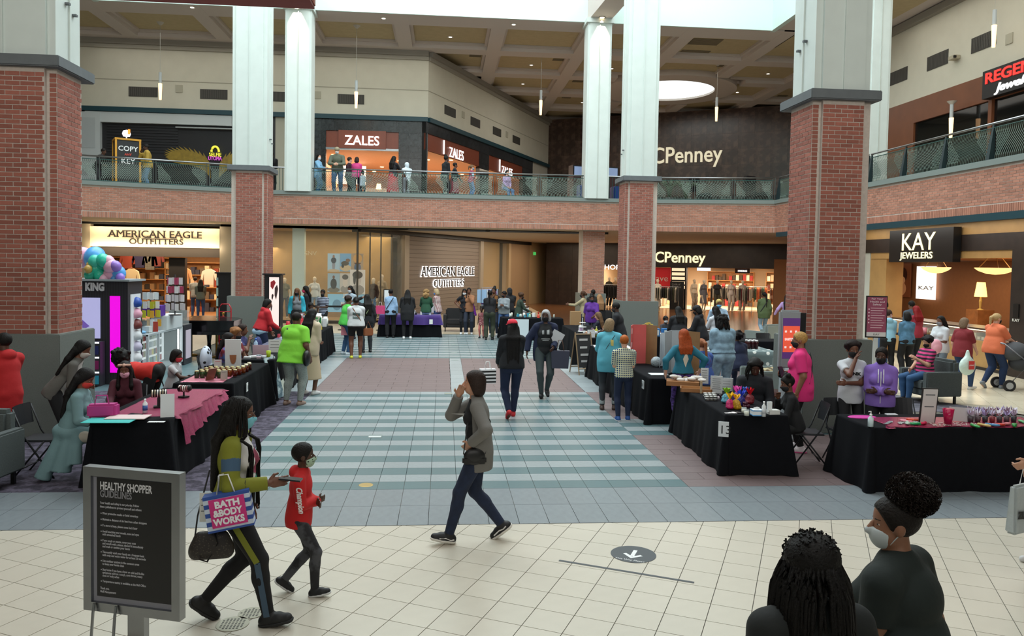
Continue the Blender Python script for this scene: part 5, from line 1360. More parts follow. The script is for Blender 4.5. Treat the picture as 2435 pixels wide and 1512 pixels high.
  if hst=='puffs':L+=[('ell',HL(.05,-.03,.125),A3(.04,.04,.04)*q,Rh),('ell',HL(-.05,-.03,.125),A3(.04,.04,.04)*q,Rh)]
  if hst=='ponytail':L+=[('cap',HL(0,-.09,.06),HL(0,-.15,.02),.03,.035),('cap',HL(0,-.15,.02),HL(0,-.16,-.03)-U*hl,.035,.02)]
  sdf_obj('hair',sc(L),vox if hst!='curly' else min(vox,.014),hm,o,.02)
 if extra:
  for e_ in extra:e_(o,S,HL,J,Pc,U,Xt,Ft,sc,Rh,q,vox)
 rzr=math.radians(rz);c_,s__=math.cos(rzr),math.sin(rzr)
 W_=lambda p:A3(loc[0]+p[0]*c_-p[1]*s__,loc[1]+p[0]*s__+p[1]*c_,z+p[2])
 return dict(o=o,R=W_(hands[1]),L=W_(hands[-1]),W=W_,J=J,S=S)
def drape(o,P,D,off=.004):
 from mathutils.bvhtree import BVHTree
 key=o.name
 if key not in _BVH:
  vs,fs,n=[],[],0
  for c in[o]+list(o.children):
   if c.type=='MESH' and c.name.split('.')[0]in('person','top','hoodie','jacket','cardigan','inner_shirt','windbreaker','trousers','coat'):
    m=c.data;a=np.empty(len(m.vertices)*3);m.vertices.foreach_get('co',a);vs+=[tuple(v)for v in a.reshape(-1,3)]
    f=np.empty(len(m.loops),np.int32);m.loops.foreach_get('vertex_index',f);fs+=[tuple(q)for q in(f.reshape(-1,4)+n).tolist()];n+=len(m.vertices)
  _BVH.clear();_BVH[key]=BVHTree.FromPolygons(vs,fs)
 out=[];D=Vector(D).normalized()
 for p in P:
  h=_BVH[key].ray_cast(Vector(p)+D*.3,-D)
  out.append(tuple(h[0]+D*off)if h[0]is not None else tuple(p))
 return out
_BVH={}
# accessories usable in extra=
def x_hat(col,brim=True):
 def f(o,S,HL,J,Pc,U,Xt,Ft,sc,Rh,q,vox):
  h_=sdf_obj('cap',sc([('ell',HL(0,-.012,.05),A3(.092,.108,.085)*q,Rh),('cut',HL(0,0,.035),Rh@A3(0,-.15,-.98))]),min(vox,.012),cm(col,.8),o,.01)
  if brim:sdf_obj('brim',sc([('ell',HL(0,.12,.045),A3(.07,.07,.012)*q,Rh)]),min(vox,.008),cm(col,.8),h_,.01)
 return f
def x_strap(col='15151a',side=1,w=.014):
 def f(o,S,HL,J,Pc,U,Xt,Ft,sc,Rh,q,vox):
  q_=MB();P=[]
  for k in range(13):
   t=k/12.;a=PI*(.0+t)
   P.append((Pc+U*(.47-.42*t)+Xt*side*(-.10+.26*t)*1.-Ft*(.115+.035*math.sin(PI*t)))*S)
  q_.tube(P,w,5);q_.build('bag_strap',cm(col,.7),o,smooth=True)
 return f
 # ================================================================== draped tables
def cloth(x0,y0,x1,y1,z,m,label,rz=0.,drop=None,flare=.07,name='tablecloth',seed=1,cat='tablecloth',fold=.02,group=None,zb=.012,top_only=0.):
 rnd=random.Random(seed);cx,cy=(x0+x1)/2,(y0+y1)/2;w,d=(x1-x0)/2,(y1-y0)/2
 r=.03;pts=[];per=2*(2*w+2*d)
 def edge(n,ax,ay,bx,by,nx,ny):
  for k in range(n):t=k/n;pts.append((ax+(bx-ax)*t,ay+(by-ay)*t,nx,ny,0))
 def corner(cx_,cy_,a0):
  for k in range(7):a=a0+PI/2*k/6;pts.append((cx_+r*math.cos(a),cy_+r*math.sin(a),math.cos(a),math.sin(a),1-abs(k-3)/3.5))
 nx_=max(6,int(2*w/.045));ny_=max(6,int(2*d/.045))
 edge(nx_,-w+r,-d,w-r,-d,0,-1);corner(w-r,-d+r,-PI/2);edge(ny_,w,-d+r,w,d-r,1,0);corner(w-r,d-r,0)
 edge(nx_,w-r,d,-w+r,d,0,1);corner(-w+r,d-r,PI/2);edge(ny_,-w,d-r,-w,-d+r,-1,0);corner(-w+r,-d+r,PI)
 n=len(pts);zs=[z,z-.008,z-.03,z-.1,z-.2,z-.32,z-.45,z-.58,(zb+.04),zb]if not top_only else[z,z-.006,z-top_only*.3,z-top_only]
 ph=[rnd.uniform(0,6.3)for _ in range(4)];fr=[rnd.uniform(26,34),rnd.uniform(11,15),rnd.uniform(50,60)]
 V=[];s=0;ss=[]
 for i,p in enumerate(pts):
  q=pts[i-1];s+=math.hypot(p[0]-q[0],p[1]-q[1])if i else 0;ss.append(s)
 for j,zz in enumerate(zs):
  t=(z-zz)/(z-zs[-1])
  for i,p in enumerate(pts):
   f=fold*t**.8*(math.sin(ss[i]*fr[0]*.45+ph[0])*.6+math.sin(ss[i]*fr[1]*.5+ph[1])+.4*math.sin(ss[i]*fr[2]*.4+ph[2]))
   o_=(0 if j==0 else .008)+flare*t+f+.09*p[4]*t
   if j==0:o_=-.012
   V.append((p[0]+p[2]*o_,p[1]+p[3]*o_,zz+(0 if j<8 else 0)))
 F_=[]
 for j in range(len(zs)-1):
  for i in range(n):
   k=(i+1)%n;F_.append((j*n+i,j*n+n+i,j*n+n+k,j*n+k))
 F_.append(tuple(range(n)))
 me=bpy.data.meshes.new(name);me.from_pydata(V,[],F_);me.materials.append(m);me.polygons.foreach_set('use_smooth',[True]*(len(F_)-1)+[False]);me.update()
 o=bpy.data.objects.new(name,me);COL.objects.link(o);o.location=(cx,cy,0);o.rotation_euler=(0,0,rz)
 return tag(o,label,cat,group)
def ftable(x0,y0,x1,y1,z,label,rz=0.):
 cx,cy=(x0+x1)/2,(y0+y1)/2;w,d=(x1-x0)/2-.02,(y1-y0)/2-.02
 t=empty('folding_table',(cx,cy,0),rz,label,'table','folding tables')
 boxo('tabletop',(-w,-d,z-.05),(w,d,z-.014),cm('8a8a88',.6),t)
 for sx in(-1,1):
  for sy in(-1,1):
   b=MB();b.tube([(sx*(w-.1),sy*(d-.15),0),(sx*(w-.1),sy*(d-.15),z-.05)],.014,6);b.build('leg',cm('5a5a5c',.5),t)
 return t
TB=[(-3.98,9.1,-3.12,11.35,'c','black cloth to the floor under the pink sequin runner, nearest on the left','nearest left vendor table'),
(-3.98,11.8,-3.12,14.15,'c','black cloth on the left table that holds the jam jars','left vendor table with the jam jars'),
(-3.72,14.6,-3.12,16.7,'c','black cloth on the left table with the tilted dark print poster','third vendor table on the left'),
(-3.95,17.1,-3.1,19.2,'n','navy cloth with a white paper sign hanging, behind the lime shirt woman','left vendor table draped in navy'),
(-4.1,19.5,-3.15,22.4,'c','black cloth on the far left table loaded with gift baskets','far left vendor table with gift baskets'),
(-2.18,27.05,-.12,27.85,'c','black cloth under the purple topper at the far centre','far centre vendor table'),
(3.62,9.38,4.42,11.75,'c','black cloth with the number 13 card, nearest right of the walkway','nearest right vendor table'),
(3.42,12.45,4.3,14.95,'c','black cloth on the table behind the redhead woman in the teal sweater','second right vendor table'),
(3.42,15.1,4.3,17.7,'c','black cloth on the table beside the teal shirt woman','third right vendor table'),
(5.05,8.62,7.35,9.45,'c','long black cloth at the right edge with favors on top','right edge vendor table'),
(3.65,19.3,4.55,23.4,'c','black cloth behind the wooden sandwich board','far right vendor table by the sandwich board'),
(2.0,26.2,4.1,27.0,'c','black cloth on the far table right of the person with the phone','far right-of-centre vendor table'),
(5.2,19.85,7.2,20.6,'c','black cloth under the blue boxes and yellow flowers','vendor table with blue boxes'),
(7.35,18.85,10.6,19.6,'c','long black cloth behind the black-capped jars','long back vendor table on the right')]
for i,(x0,y0,x1,y1,k,lab,tl)in enumerate(TB):
 m=M_clothk if k=='c' else mat('navy_cloth','1b2350',.8,var=.1,sheen=.3)
 rz=-.045 if i==6 else 0
 cloth(x0,y0,x1,y1,.762,m,lab,rz,seed=i+3,flare=.05 if i not in(6,9)else .07)
 ftable(x0,y0,x1,y1,.755,'folding table hidden under its cloth, '+tl,rz)
tz=.764
# toppers
M_seq=mat('pink_sequin','94224f',.35,metal=.2,var=.3,vscale=60,bump=.5,bscale=260)
cloth(-3.86,9.32,-3.09,11.2,.772,M_seq,'shiny deep pink sequin runner hanging over the side of the nearest left table',top_only=.03,name='table_runner',cat='table runner',flare=.01)
q=MB();NN=60
for k in range(NN+1):
 t=k/NN;y=9.38+t*1.8;dp=.36-.26*abs(t-.0)**.7+.02*math.sin(t*50);
 for j in range(6):q.v.append((-3.095+.012*math.sin(t*70+j)*j*.3+.01*j+.045*(j/5),y,.772-dp*j/5))
for k in range(NN):
 for j in range(5):a=k*6+j;q.f.append((a,a+1,a+7,a+6));q.m.append(0)
tag(q.build('runner_drop',M_seq,smooth=True),'pink sequin side panel draped down the walkway side of the nearest left table','table runner')
cloth(-3.9,11.9,-3.3,12.9,.772,mat('rose_satin','c9788c',.3,metal=.3,bump=.5,bscale=40),'rose satin runner under the jam jars',top_only=.05,name='table_runner',cat='table runner',flare=.01)
cloth(-2.2,27.03,-.1,27.87,.772,mat('purple_cloth','3a1f6e',.8,sheen=.3),'purple topper cloth with pointed corners on the far centre table',top_only=.34,name='table_topper',cat='tablecloth',flare=.05,fold=.03)
cloth(3.46,15.2,4.26,17.6,.77,cm('dcd2d4',.8),'white cloth top on the table beside the teal shirt woman',top_only=.01,name='table_topper',cat='tablecloth',flare=.0)
cloth(5.3,8.64,7.36,9.2,.771,mat('magenta_foil','9a1f4a',.25,metal=.4,bump=.5,bscale=60),'shiny magenta foil runner on the right edge table',top_only=.01,name='table_runner',cat='table runner',flare=.0)
cloth(5.75,16.45,7.4,17.5,.77,mat('floral_white','d9dcd6',.8,pat='voronoi',pscale=7,col2='5f6f70'),'white patterned cloth on the table behind the dreadlocked person',top_only=.35,name='table_topper',cat='tablecloth',flare=.06)
ftable(5.75,16.45,7.4,17.5,.755,'folding table under the white patterned cloth')
# ---------------------------------------------------------------- small goods
def lathe_obj(name,prof,m,loc,parent=None,n=14,label=None,cat=None,group=None,smooth=True,**k):
 b=MB();b.lathe(prof,n);o=b.build(name,m,parent,smooth=smooth,loc=loc)
 return tag(o,label,cat,group)
def card(loc,w,h,rz,tilt,m,label,cat='card sign',name='card_sign',lines=3,ink='5a5a60',frame=None,th=.004):
 t=empty(name,loc,rz,label,cat)
 b=MB();c_,s_=math.cos(tilt),math.sin(tilt)
 P=lambda x,z_,d=0.:(x,s_*z_-c_*d,c_*z_+s_*d)
 def sl(x0,x1,z0,z1,d0,d1,nm,mm):
  b=MB();v=[P(x0,z0,d0),P(x1,z0,d0),P(x1,z1,d0),P(x0,z1,d0),P(x0,z0,d1),P(x1,z0,d1),P(x1,z1,d1),P(x0,z1,d1)]
  b.v=v;b.f=[(0,3,2,1),(4,5,6,7),(0,1,5,4),(1,2,6,5),(2,3,7,6),(3,0,4,7)];b.m=[0]*6;return b.build(nm,mm,t)
 sl(-w/2,w/2,0,h,-th,0,'sheet',m)
 if frame:sl(-w/2-.015,w/2+.015,-.0,h+.015,-th-.012,-th,'frame',cm(frame,.4))
 for k in range(lines):
  zz=h*(.85-.7*k/max(1,lines));ww=w*(.34 if k==0 else .28+.1*((k*37)%3)/2)
  sl(-ww,ww,zz-h*.028,zz,0,.0008,'print_line',cm(ink,.7))
 return t
def jar(loc,r,h,col,lid,label,group,cat='jar'):
 t=empty('jar',loc,0,label,cat,group)
 lathe_obj('glass',[(0,0),(r,0),(r,h*.78),(r*.8,h*.86),(0,h*.86)],cm(col,.15),None,t)
 lathe_obj('lid',[(0,h*.86),(r*.88,h*.86),(r*.88,h),(0,h)],cm(lid,.35,metal=.3),None,t)
 return t
def bottle(loc,r,h,col,cap,label,cat='bottle',group=None,pump=False):
 t=empty('bottle',loc,0,label,cat,group)
 lathe_obj('body',[(0,0),(r,0),(r,h*.68),(r*.45,h*.8),(r*.4,h*.86),(0,h*.86)],cm(col,.3),None,t)
 lathe_obj('cap',[(0,h*.86),(r*.45,h*.86),(r*.45,h),(0,h)],cm(cap,.4),None,t)
 if pump:b=MB();b.tube([(0,0,h),(0,0,h*1.2),(-.03,0,h*1.18)],.006,5);b.build('pump',cm('f0f0f0',.4),t)
 else:lathe_obj('label_band',[(0,h*.2),(r*1.02,h*.2),(r*1.02,h*.55),(0,h*.55)],cm('3a5fa0' if col=='e9eef2' else 'c8ccd0',.5),None,t)
 return t
 # nearest left table
tp=lambda x,y,z_=tz:tuple(G(x,y,z_))
def on(x,y,z_=.775):p=G(x,y,z_);return(p[0],p[1],z_)
bottle(on(345,982),.028,.17,'e9eef2','f4f4f4','white bottle with a blue label on the pink runner')
card(on(398,992),.15,.27,.25,.05,cm('d9dde0',.6),'upright white sheet in an acrylic stand on the nearest left table',lines=0)
t=empty('bracelet_stand',on(378,968),.3,'black cylinder stand stacked with bracelets','jewelry stand')
b=MB();b.box((-.06,-.05,0),(.06,.05,.02));b.box((-.02,-.015,.02),(.02,.015,.16));b.build('stand',M_black,t)
b=MB();b.tube([(-.09,0,.17),(.09,0,.17)],.045,14);b.build('bar',M_black,t,smooth=True)
for k in range(6):b=MB();b.tube([(-.08+k*.03,0,.17),(-.068+k*.03,0,.17)],.05,12);b.build('bracelet',cm(['e8d9c0','b8a68c','f0ece4'][k%3],.3,metal=.4),t,smooth=True)
t=empty('bracelet_stand',on(437,945),-.4,'small stand with dark beaded bracelets at the middle of the pink runner','jewelry stand')
b=MB();b.box((-.05,-.05,0),(.05,.05,.02));b.tube([(0,0,.02),(0,0,.09)],.012,6);b.build('stand',M_black,t)
b=MB();b.tube([(-.08,0,.11),(.08,.03,.13)],.04,12);b.build('bar',M_black,t,smooth=True)
for k in range(5):b=MB();b.tube([(-.07+k*.03,.01,.115),(-.058+k*.03,.012,.117)],.046,12);b.build('bracelet',cm(['c9b8b0','8a5a5a','e0d8d0'][k%3],.3,metal=.4),t,smooth=True)
lab_=['flat grey pad','pair of small scissors and tags']
boxo_=boxo('fabric_sheet',(-.26,-.14,0),(.26,.14,.006),cm('3fb3ae',.8),loc=on(262,1000));tag(boxo_,'turquoise folded sheet under the arm of the seated writing woman','fabric')
b_=boxo('paper_sheet',(-.22,-.12,0),(.22,.12,.008),cm('d9c3c0',.6),loc=on(305,992,.783));tag(b_,'clear and pinkish plastic sheets near the turquoise sheet','paper')
b_=boxo('number_card',(-.09,-.03,0),(.09,.03,.003),cm('e4e6e6',.6),loc=on(372,1003,.766));tag(b_,'small white number card lying at the end of the nearest left table','card');
reparent(text('lettering','12',.05,cm('202020',.6),None,on(365,1005,.771),(1,0,0),(0,1,0),.0005),b_)
t=empty('tote_bag',on(245,990),.2,'magenta open tote bag standing on the nearest left table','bag');b=MB();b.prism([(-.16,-.06),(.14,-.07),(.17,.07),(-.15,.06)],0,.15);b.build('body',cm('b0307e',.6),t,bevel=.02)
b=MB();b.tube([(-.08,-.03,.14),(-.06,-.03,.25),(.05,-.03,.25),(.07,-.03,.14)],.008,5);b.build('handle',cm('b0307e',.6),t)
def phone(loc,rz=0,tilt=0,label='black phone',z=0):
 o=boxo('phone',(-.038,-.075,-.005),(.038,.075,.005),cm('15161a',.2),loc=loc,rot=(tilt,0,rz));tag(o,label,'phone');boxo('screen',(-.034,-.07,.005),(.034,.07,.006),cm('2a2f38',.15),o);return o
phone(on(322,985),1.2,0,'dark phone lying on the pink runner')
# jam jars
k=0
for r_ in range(4):
 for c_ in range(7):
  x=-3.78+c_*.085+r_*.02;y=12.25+r_*.17
  if(r_==0 and c_>5):continue
  col=['2c3f24','2f4a26','26381f'][k%3]if c_<5 and r_<2 else['5a1f14','6b2412','7a3a14'][k%3]
  jar((x,y,.776),.036,.11,col,'c9bf8c','squat %s jam jar with a pale lid in row %s from the front'%('green' if c_<5 and r_<2 else 'red brown',['the first','the second','the third','the fourth'][r_]),'jam jars on the left table');k+=1
for c_ in range(5):jar((-3.25-.0*c_+.03*(c_%2),12.9+c_*.1,.764),.036,.12,['4a1c14','5a2016','3a1812'][c_%3],'d5ccb0','dark red jam jar in the right hand line by the table edge','dark jam jars at the table edge')
card((-3.52,12.02,.775),.14,.2,.9,-.45,cm('7a4a34',.6),'brown leaning card in front of the jam jars',lines=0,th=.012)
card((-3.32,12.06,.775),.1,.15,.3,-.3,cm('c9c4b8',.6),'small easel card beside the jam jars',lines=1)
t=card((-3.55,13.45,.764),.26,.5,.15,-.15,cm('e6ebec',.6),'white poster board with a long brown oval picture, leaning on the jar table',lines=0,th=.012)
b=MB();b.poly([(.055*math.cos(a*PI/8),-.15*0-.001-.035-.0+.0*a,.22+.15*math.sin(a*PI/8))for a in range(16)]);o=b.build('printed_picture',cm('9a5f3a',.6),t);o.location=(0,.002,0)
card((-3.72,13.15,.764),.12,.18,.2,-.1,cm('d8d8d8',.6),'white card with a red heart on the jar table',lines=1,ink='c02a3a')
b_=boxo('number_card',(-.001,-.05,-.07),(.003,.05,.07),cm('e8eaea',.6),loc=(-3.07,12.45,.60));tag(b_,'white number card pinned on the side of the jar table cloth','card')
reparent(text('lettering','11',.09,cm('20303a',.6),None,(-3.062,12.41,.565),(0,1,0),(0,0,1),.0005),b_)
# third left table
bottle((-3.72,15.75,.764),.04,.28,'a9c4e0','3a6fd0','clear water bottle with a blue cap on the third left table')
card((-3.52,15.3,.764),.3,.2,.1,-.12,cm('c9a9b8',.6),'pink plastic sign on the third left table',lines=0)
card((-3.35,15.75,.764),.24,.26,.1,-.05,cm('e6e8e6',.6),'white sign with dark brush lettering on the third left table',lines=3,ink='202020')
lathe_obj('drink_cup',[(0,0),(.035,0),(.045,.15),(0,.15)],cm('a8c020',.3),(-3.25,14.75,.764),label='tall cup of yellow green drink on the third left table',cat='cup')
for i in range(7):
 b_=boxo('accessory_pack',(-.06,-.04,0),(.06,.04,.03),cm(['d8dce0','e9e9ec','9aa4ae','c0a8b4'][i%4],.4),loc=(-3.65+.07*i,14.8+.13*(i%3),.764),rot=(0,0,i*.6));tag(b_,['silver','white','slate','mauve'][i%4]+' packaged accessory near the yellow green drink, '+('left' if i<4 else 'right')+' half','package','accessory packs on the third left table')
t=card((-3.02,14.6,.05),.36,.78,1.2,.28,mat('dark_print','56707c',.6,pat='noise',pscale=6,col2='b8c8cc'),'large dark and pale print poster leaning against the third left table',cat='poster',lines=0,th=.01)
card((-2.98,15.0,.02),.3,.5,1.3,.4,cm('d5dccf',.6),'second pale poster at the foot of the third left table',cat='poster',lines=1)
# navy table
b_=boxo('paper_sign',(-.001,-.17,-.22),(.003,.17,.22),cm('e4e4e6',.7),loc=(-3.02,17.6,.46));tag(b_,'white sheet with faint red print hanging on the navy cloth','sign')
for i in range(5):boxo('print_line',(.003,-.09,.12-.05*i),(.004,.09,.135-.05*i),cm('d08088',.7),b_)
lathe_obj('drink_cup',[(0,0),(.035,0),(.045,.16),(0,.16)],cm('8fc0a0',.3),(-3.2,18.3,.764),label='pale green plastic cup on the navy cloth',cat='cup')
rd=random.Random(5)
def CN(h):
 r,g,b=[int(h[i:i+2],16)for i in(0,2,4)];mx,mn=max(r,g,b),min(r,g,b)
 if mx-mn<30:return 'white' if mn>215 else 'pale grey' if mn>160 else 'grey' if mn>90 else 'black'
 return('yellow' if g>150 and b<110 else 'red' if g<90 and b<100 else 'pink' if g<200 and b>100 and r>180 else 'cream' if g>200 else 'dark red')if r==mx else 'green' if g==mx else('lilac' if r>120 else 'blue')
def goods(x0,y0,x1,y1,n,cols,group,labels,z=.766,hs=(.05,.2),ws=(.04,.1),names=('gift_box','jar','gift_bag')):
 for i in range(n):
  x,y=rd.uniform(x0,x1),rd.uniform(y0,y1);nm=names[i%len(names)];c_=cols[i%len(cols)];w_=rd.uniform(*ws);h_=rd.uniform(*hs)
  if nm=='gift_box':o=boxo(nm,(-w_/2,-w_/2,0),(w_/2,w_/2,h_),cm(c_,.5),loc=(x,y,z),rot=(0,0,rd.uniform(0,3)))
  elif nm=='jar':o=lathe_obj(nm,[(0,0),(w_/2,0),(w_/2,h_*.8),(w_*.38,h_*.85),(w_*.4,h_),(0,h_)],cm(c_,.3),(x,y,z))
  else:
   b=MB();b.lathe([(0,0),(w_*.6,0),(w_*.55,h_*.5),(w_*.15,h_*.68),(w_*.5,h_*1.1),(w_*.1,h_)],9);o=b.build(nm,cm(c_,.3),loc=(x,y,z))
  tag(o,CN(c_)+' '+labels.get(nm).replace('small colored ','small ').replace('small pale ','small ').replace('small pink or white','small').replace('small white or colored','small')+(', nearer half' if y<(y0+y1)/2 else ', farther half'),{'gift_box':'box','jar':'jar','gift_bag':'gift bag'}[nm],group+' ('+nm.replace('_',' ')+'s)')
goods(-3.9,17.3,-3.2,19.0,9,['e6b8c0','e9e9e9','d04a5a','c9d8e0'],'goods on the navy table',{'gift_box':'small pale box on the navy cloth table','jar':'small pink or white jar on the navy cloth table','gift_bag':'small wrapped treat on the navy cloth table'})
goods(-4.0,19.7,-3.3,22.2,36,['d8d8dc','c22a3a','e9e4d0','8a3a5a','f0f0f0','e0c820','2a7a40','5a2a2a','b8c4cc'],'goods on the basket table',{'gift_box':'small colored box among the gift baskets','jar':'small jar among the gift baskets','gift_bag':'cellophane wrapped gift on the far left table'},hs=(.12,.42),ws=(.08,.2))
goods(-2.0,27.2,-.3,27.7,10,['e0e0e0','b8c0c8','6a3a7a','202024'],'goods on the purple table',{'gift_box':'small box on the purple topper','jar':'small jar on the purple topper','gift_bag':'small wrapped item on the purple topper'})
goods(2.1,26.3,4.0,26.9,16,['f0f0f0','c8d8d0','e04a3a','40a0c0','e9e4d8','a8d0b0'],'goods on the far right-of-centre table',{'gift_box':'small white or colored box on the far table with the white panel','jar':'small jar on the far table with the white panel','gift_bag':'small wrapped item on the far table with the white panel'})
goods(3.75,19.4,4.55,21.3,34,['e9e9ec','b8486a','3a2a34','c9a9d0','d8dce0','8a8a90','f4f4f4','5a3a5a'],'goods on the sandwich board table',{'gift_box':'small box on the table behind the sandwich board','jar':'small jar on the table behind the sandwich board','gift_bag':'small wrapped item on the table behind the sandwich board'})
b_=boxo('number_board',(-.35,-.02,0),(.35,.02,.72),cm('c8d4da',.5),loc=(2.55,26.05,.01));tag(b_,'white front panel with number 2 leaning on the far table','panel');reparent(text('lettering','2',.14,cm('20202a',.6),None,(2.28,26.025,.58),(1,0,0),(0,0,1),.0005),b_)
b_=boxo('number_card',(-.06,-.004,-.08),(.06,.004,.08),cm('e0e4e0',.6),loc=(-.42,26.93,.55));tag(b_,'small framed number card on the purple topper','card')
# ---------------------------------------------------------------- right tables
def onr(x,y):p=G(x,y,tz);return(p[0],p[1],tz)
t=empty('wooden_tray',onr(1655,930),-.3,'shallow open wooden tray on the nearest right table','tray')
boxo('base',(-.22,-.13,0),(.22,.13,.012),cm('cdbd98',.6),t)
for lo,hi in(((-.23,-.14,0),(.23,-.125,.055)),((-.23,.125,0),(.23,.14,.055)),((-.23,-.14,0),(-.215,.14,.055)),((.215,-.14,0),(.23,.14,.055))):boxo('side',lo,hi,cm('9c6a3e',.5),t)
boxo('soap_bar',(-.12,-.04,.012),(-.03,.03,.03),cm('b8a88a',.6),t)
t=empty('wooden_tray',onr(1625,915),-.3,'wooden box piled with white fabric pouches','tray')
boxo('box_body',(-.26,-.16,0),(.24,.16,.07),cm('9c6a3e',.5),t)
for i in range(9):
 sdf_obj('pouch',[('ell',A3(-.15+.06*i*.9,.05*math.sin(i*2.1),.10+.03*math.cos(i)),A3(.07,.05,.028))],.012,cm('dedad4',.8,bump=.5,bscale=20),t,.02)
b_=boxo('wood_slat',(-.015,-.008,0),(.015,.008,.18),cm('b09a7a',.6),loc=onr(1667,935));tag(b_,'upright thin wooden slat before the tray','wood slat')
card(onr(1675,912),.12,.26,-.35,-.2,cm('dfe4e6',.5),'left tilted white price sheet in an acrylic stand on the nearest right table',lines=5)
card(onr(1703,935),.17,.27,-.35,-.22,cm('dfe4e6',.5),'larger tilted white price sheet right of the thin one',lines=6)
card((4.25,11.2,tz),.16,.18,-.2,-.1,cm('cfd4d6',.5),'small framed sheet behind the candy bags',lines=3,frame='b8bcc0')
k=0
for r_ in range(3):
 for c_ in range(3):
  for s_ in range(2):
   p=onr(1678+c_*9+r_*2,944+r_*4);lathe_obj('candle_tin',[(0,0),(.034,0),(.034,.02),(.036,.02),(.036,.03),(0,.03)],cm('c4c4c0',.35,metal=.5),(p[0],p[1],tz+s_*.031),label='flat silver tin in the %s layer of the tin stack'%('bottom' if s_==0 else 'top'),cat='tin',group='silver tins %d'%s_)
for i in range(6):
 p=onr(1698+i*5,950-(i%2)*5);lathe_obj('cosmetic_pot',[(0,0),(.02,0),(.022,.03),(.016,.045),(0,.045)],cm(['2a1a22','3a3036','c8c0c4'][i%3],.25),p,label='small dark glass pot beside the silver tins',cat='pot',group='small dark pots')
bags=[(1735,972,'c8286e','f0c020','yellow topped candy bag with pink front, nearest of the bag group'),(1750,973,'c89a20','e8b020','amber candy bag right of the pink one'),(1762,965,'2a2a80','3048c8','blue candy bag in the middle of the group'),(1752,955,'5a2a90','e050b0','purple candy bag with pink top'),(1727,958,'60a8c0','98d030','lime topped candy bag at the left of the group'),(1772,955,'1a1a50','4a80e0','dark bag with bright blue top at the back'),(1783,960,'7a1c28','e02030','red topped candy bag at the right of the group')]
for(x,y,c1,c2,lab)in bags:
 t=empty('candy_bag',onr(x,y),x*.1,lab,'gift bag','tied candy bags')
 sdf_obj('bag_body',[('ell',A3(0,0,.065),A3(.062,.045,.068)),('ell',A3(.01,.01,.03),A3(.065,.05,.032))],.008,cm(c1,.2,var=.4,vscale=40,bump=.6,bscale=70),t,.02)
 b=MB();rr=random.Random(x)
 for i in range(7):
  a=i*.9;b.poly([(0,0,.115),(.05*math.cos(a)+.01,.045*math.sin(a),.17+rr.uniform(0,.05)),(.06*math.cos(a+.45),.05*math.sin(a+.45),.19+rr.uniform(0,.04)),(.045*math.cos(a+.9),.045*math.sin(a+.9),.165+rr.uniform(0,.04))])
 b.build('cellophane_top',cm(c2,.2),t)
 lathe_obj('tie',[(0,.11),(.022,.11),(.022,.122),(0,.122)],cm('d8d8dc',.3),None,t)
for(x,y,lab)in((1769,982,'left cream candle in a clear glass jar'),(1775,988,'front cream candle in a clear glass jar beside the tissue box')):
 t=empty('candle_jar',onr(x,y),0,lab,'candle','cream candles');lathe_obj('wax',[(0,.004),(.03,.004),(.03,.05),(0,.05)],cm('e4e0cc',.4),None,t,18);lathe_obj('glass',[(.033,0),(.033,.075),(.031,.075),(.031,.0)],M_glassd,None,t,18)
for i in range(3):lathe_obj('cosmetic_pot',[(0,0),(.034,0),(.034,.035),(0,.035)],cm('4a1c30',.25),(onr(1772,968)[0]+(.03 if i==1 else 0),onr(1772,968)[1],tz+(.036 if i==2 else 0)),label='dark plum pot behind the cream candles',cat='pot',group='dark plum pots')
for i in range(5):b_=boxo('business_card',(-.045,-.025,0),(.045,.025,.002),cm(['e8e4e4','2a2228'][i>3],.5),loc=(onr(1732+6*i,982+(i%2)*2)[0],onr(1732+6*i,982)[1],tz+.002*i),rot=(0,0,.5*i));tag(b_,'flat business card fanned at the front of the nearest right table','card','fanned cards')
t=empty('tissue_box',onr(1799,987),-.05,'white and blue tissue box on the nearest right table','box');boxo('body',(-.065,-.06,.0),(.065,.06,.075),cm('d8dde0',.6),t);boxo('blue_band',(-.067,-.062,.058),(.067,.062,.07),cm('4a90c8',.6),t);boxo('base_band',(-.066,-.061,0),(.066,.061,.012),cm('4a90c8',.6),t)
b=MB();b.poly([(-.03,0,.075),(.03,0,.075),(.04,.01,.1),(0,-.01,.11),(-.04,.01,.095)]);b.build('tissue',cm('f4f4f4',.8),t)
bottle(onr(1816,990),.026,.19,'dfe3e4','f4f4f4','tall white bottle right of the tissue box')
t=empty('white_box',onr(1838,984),.1,'white carton with a tilted sheet at the end of the nearest right table','box');boxo('body',(-.07,-.05,0),(.07,.05,.055),cm('ccccc8',.6),t);boxo('sheet',(-.09,-.03,.03),(-.03,.0,.16),cm('e6eaec',.6),t)
o=boxo('number_card',(-.062,-.004,-.095),(.062,.004,.095),cm('d5dade',.6),loc=(float(AY(1721,1000,9.2)[0]),9.2,.62),rot=(.08,0,-.35));tag(o,'white card with the number 13 pinned on the nearest right table corner','card')
x_=text('lettering','13',.15,cm('15151a',.6),None,(-.055,-.006,-.055),(1,0,0),(0,0,1),.001);x_.parent=o
boxo_=boxo('number_card',(-.004,-.06,-.07),(.004,.06,.07),cm('d5dade',.6),loc=(3.37,12.7,.62));tag(boxo_,'small card with the number 14 on the second right table cloth','card');reparent(text('lettering','14',.09,cm('15151a',.6),None,(3.36,12.75,.585),(0,-1,0),(0,0,1),.0005),boxo_)
boxo_=boxo('cardboard_box',(-.08,-.06,0),(.08,.06,.12),cm('8a6a44',.8),loc=(3.95,9.75,.006));tag(boxo_,'small cardboard box peeking from under the nearest right cloth','box')
def onb(x,y,z=tz):p=G(x,y,z);return(p[0],p[1],z)
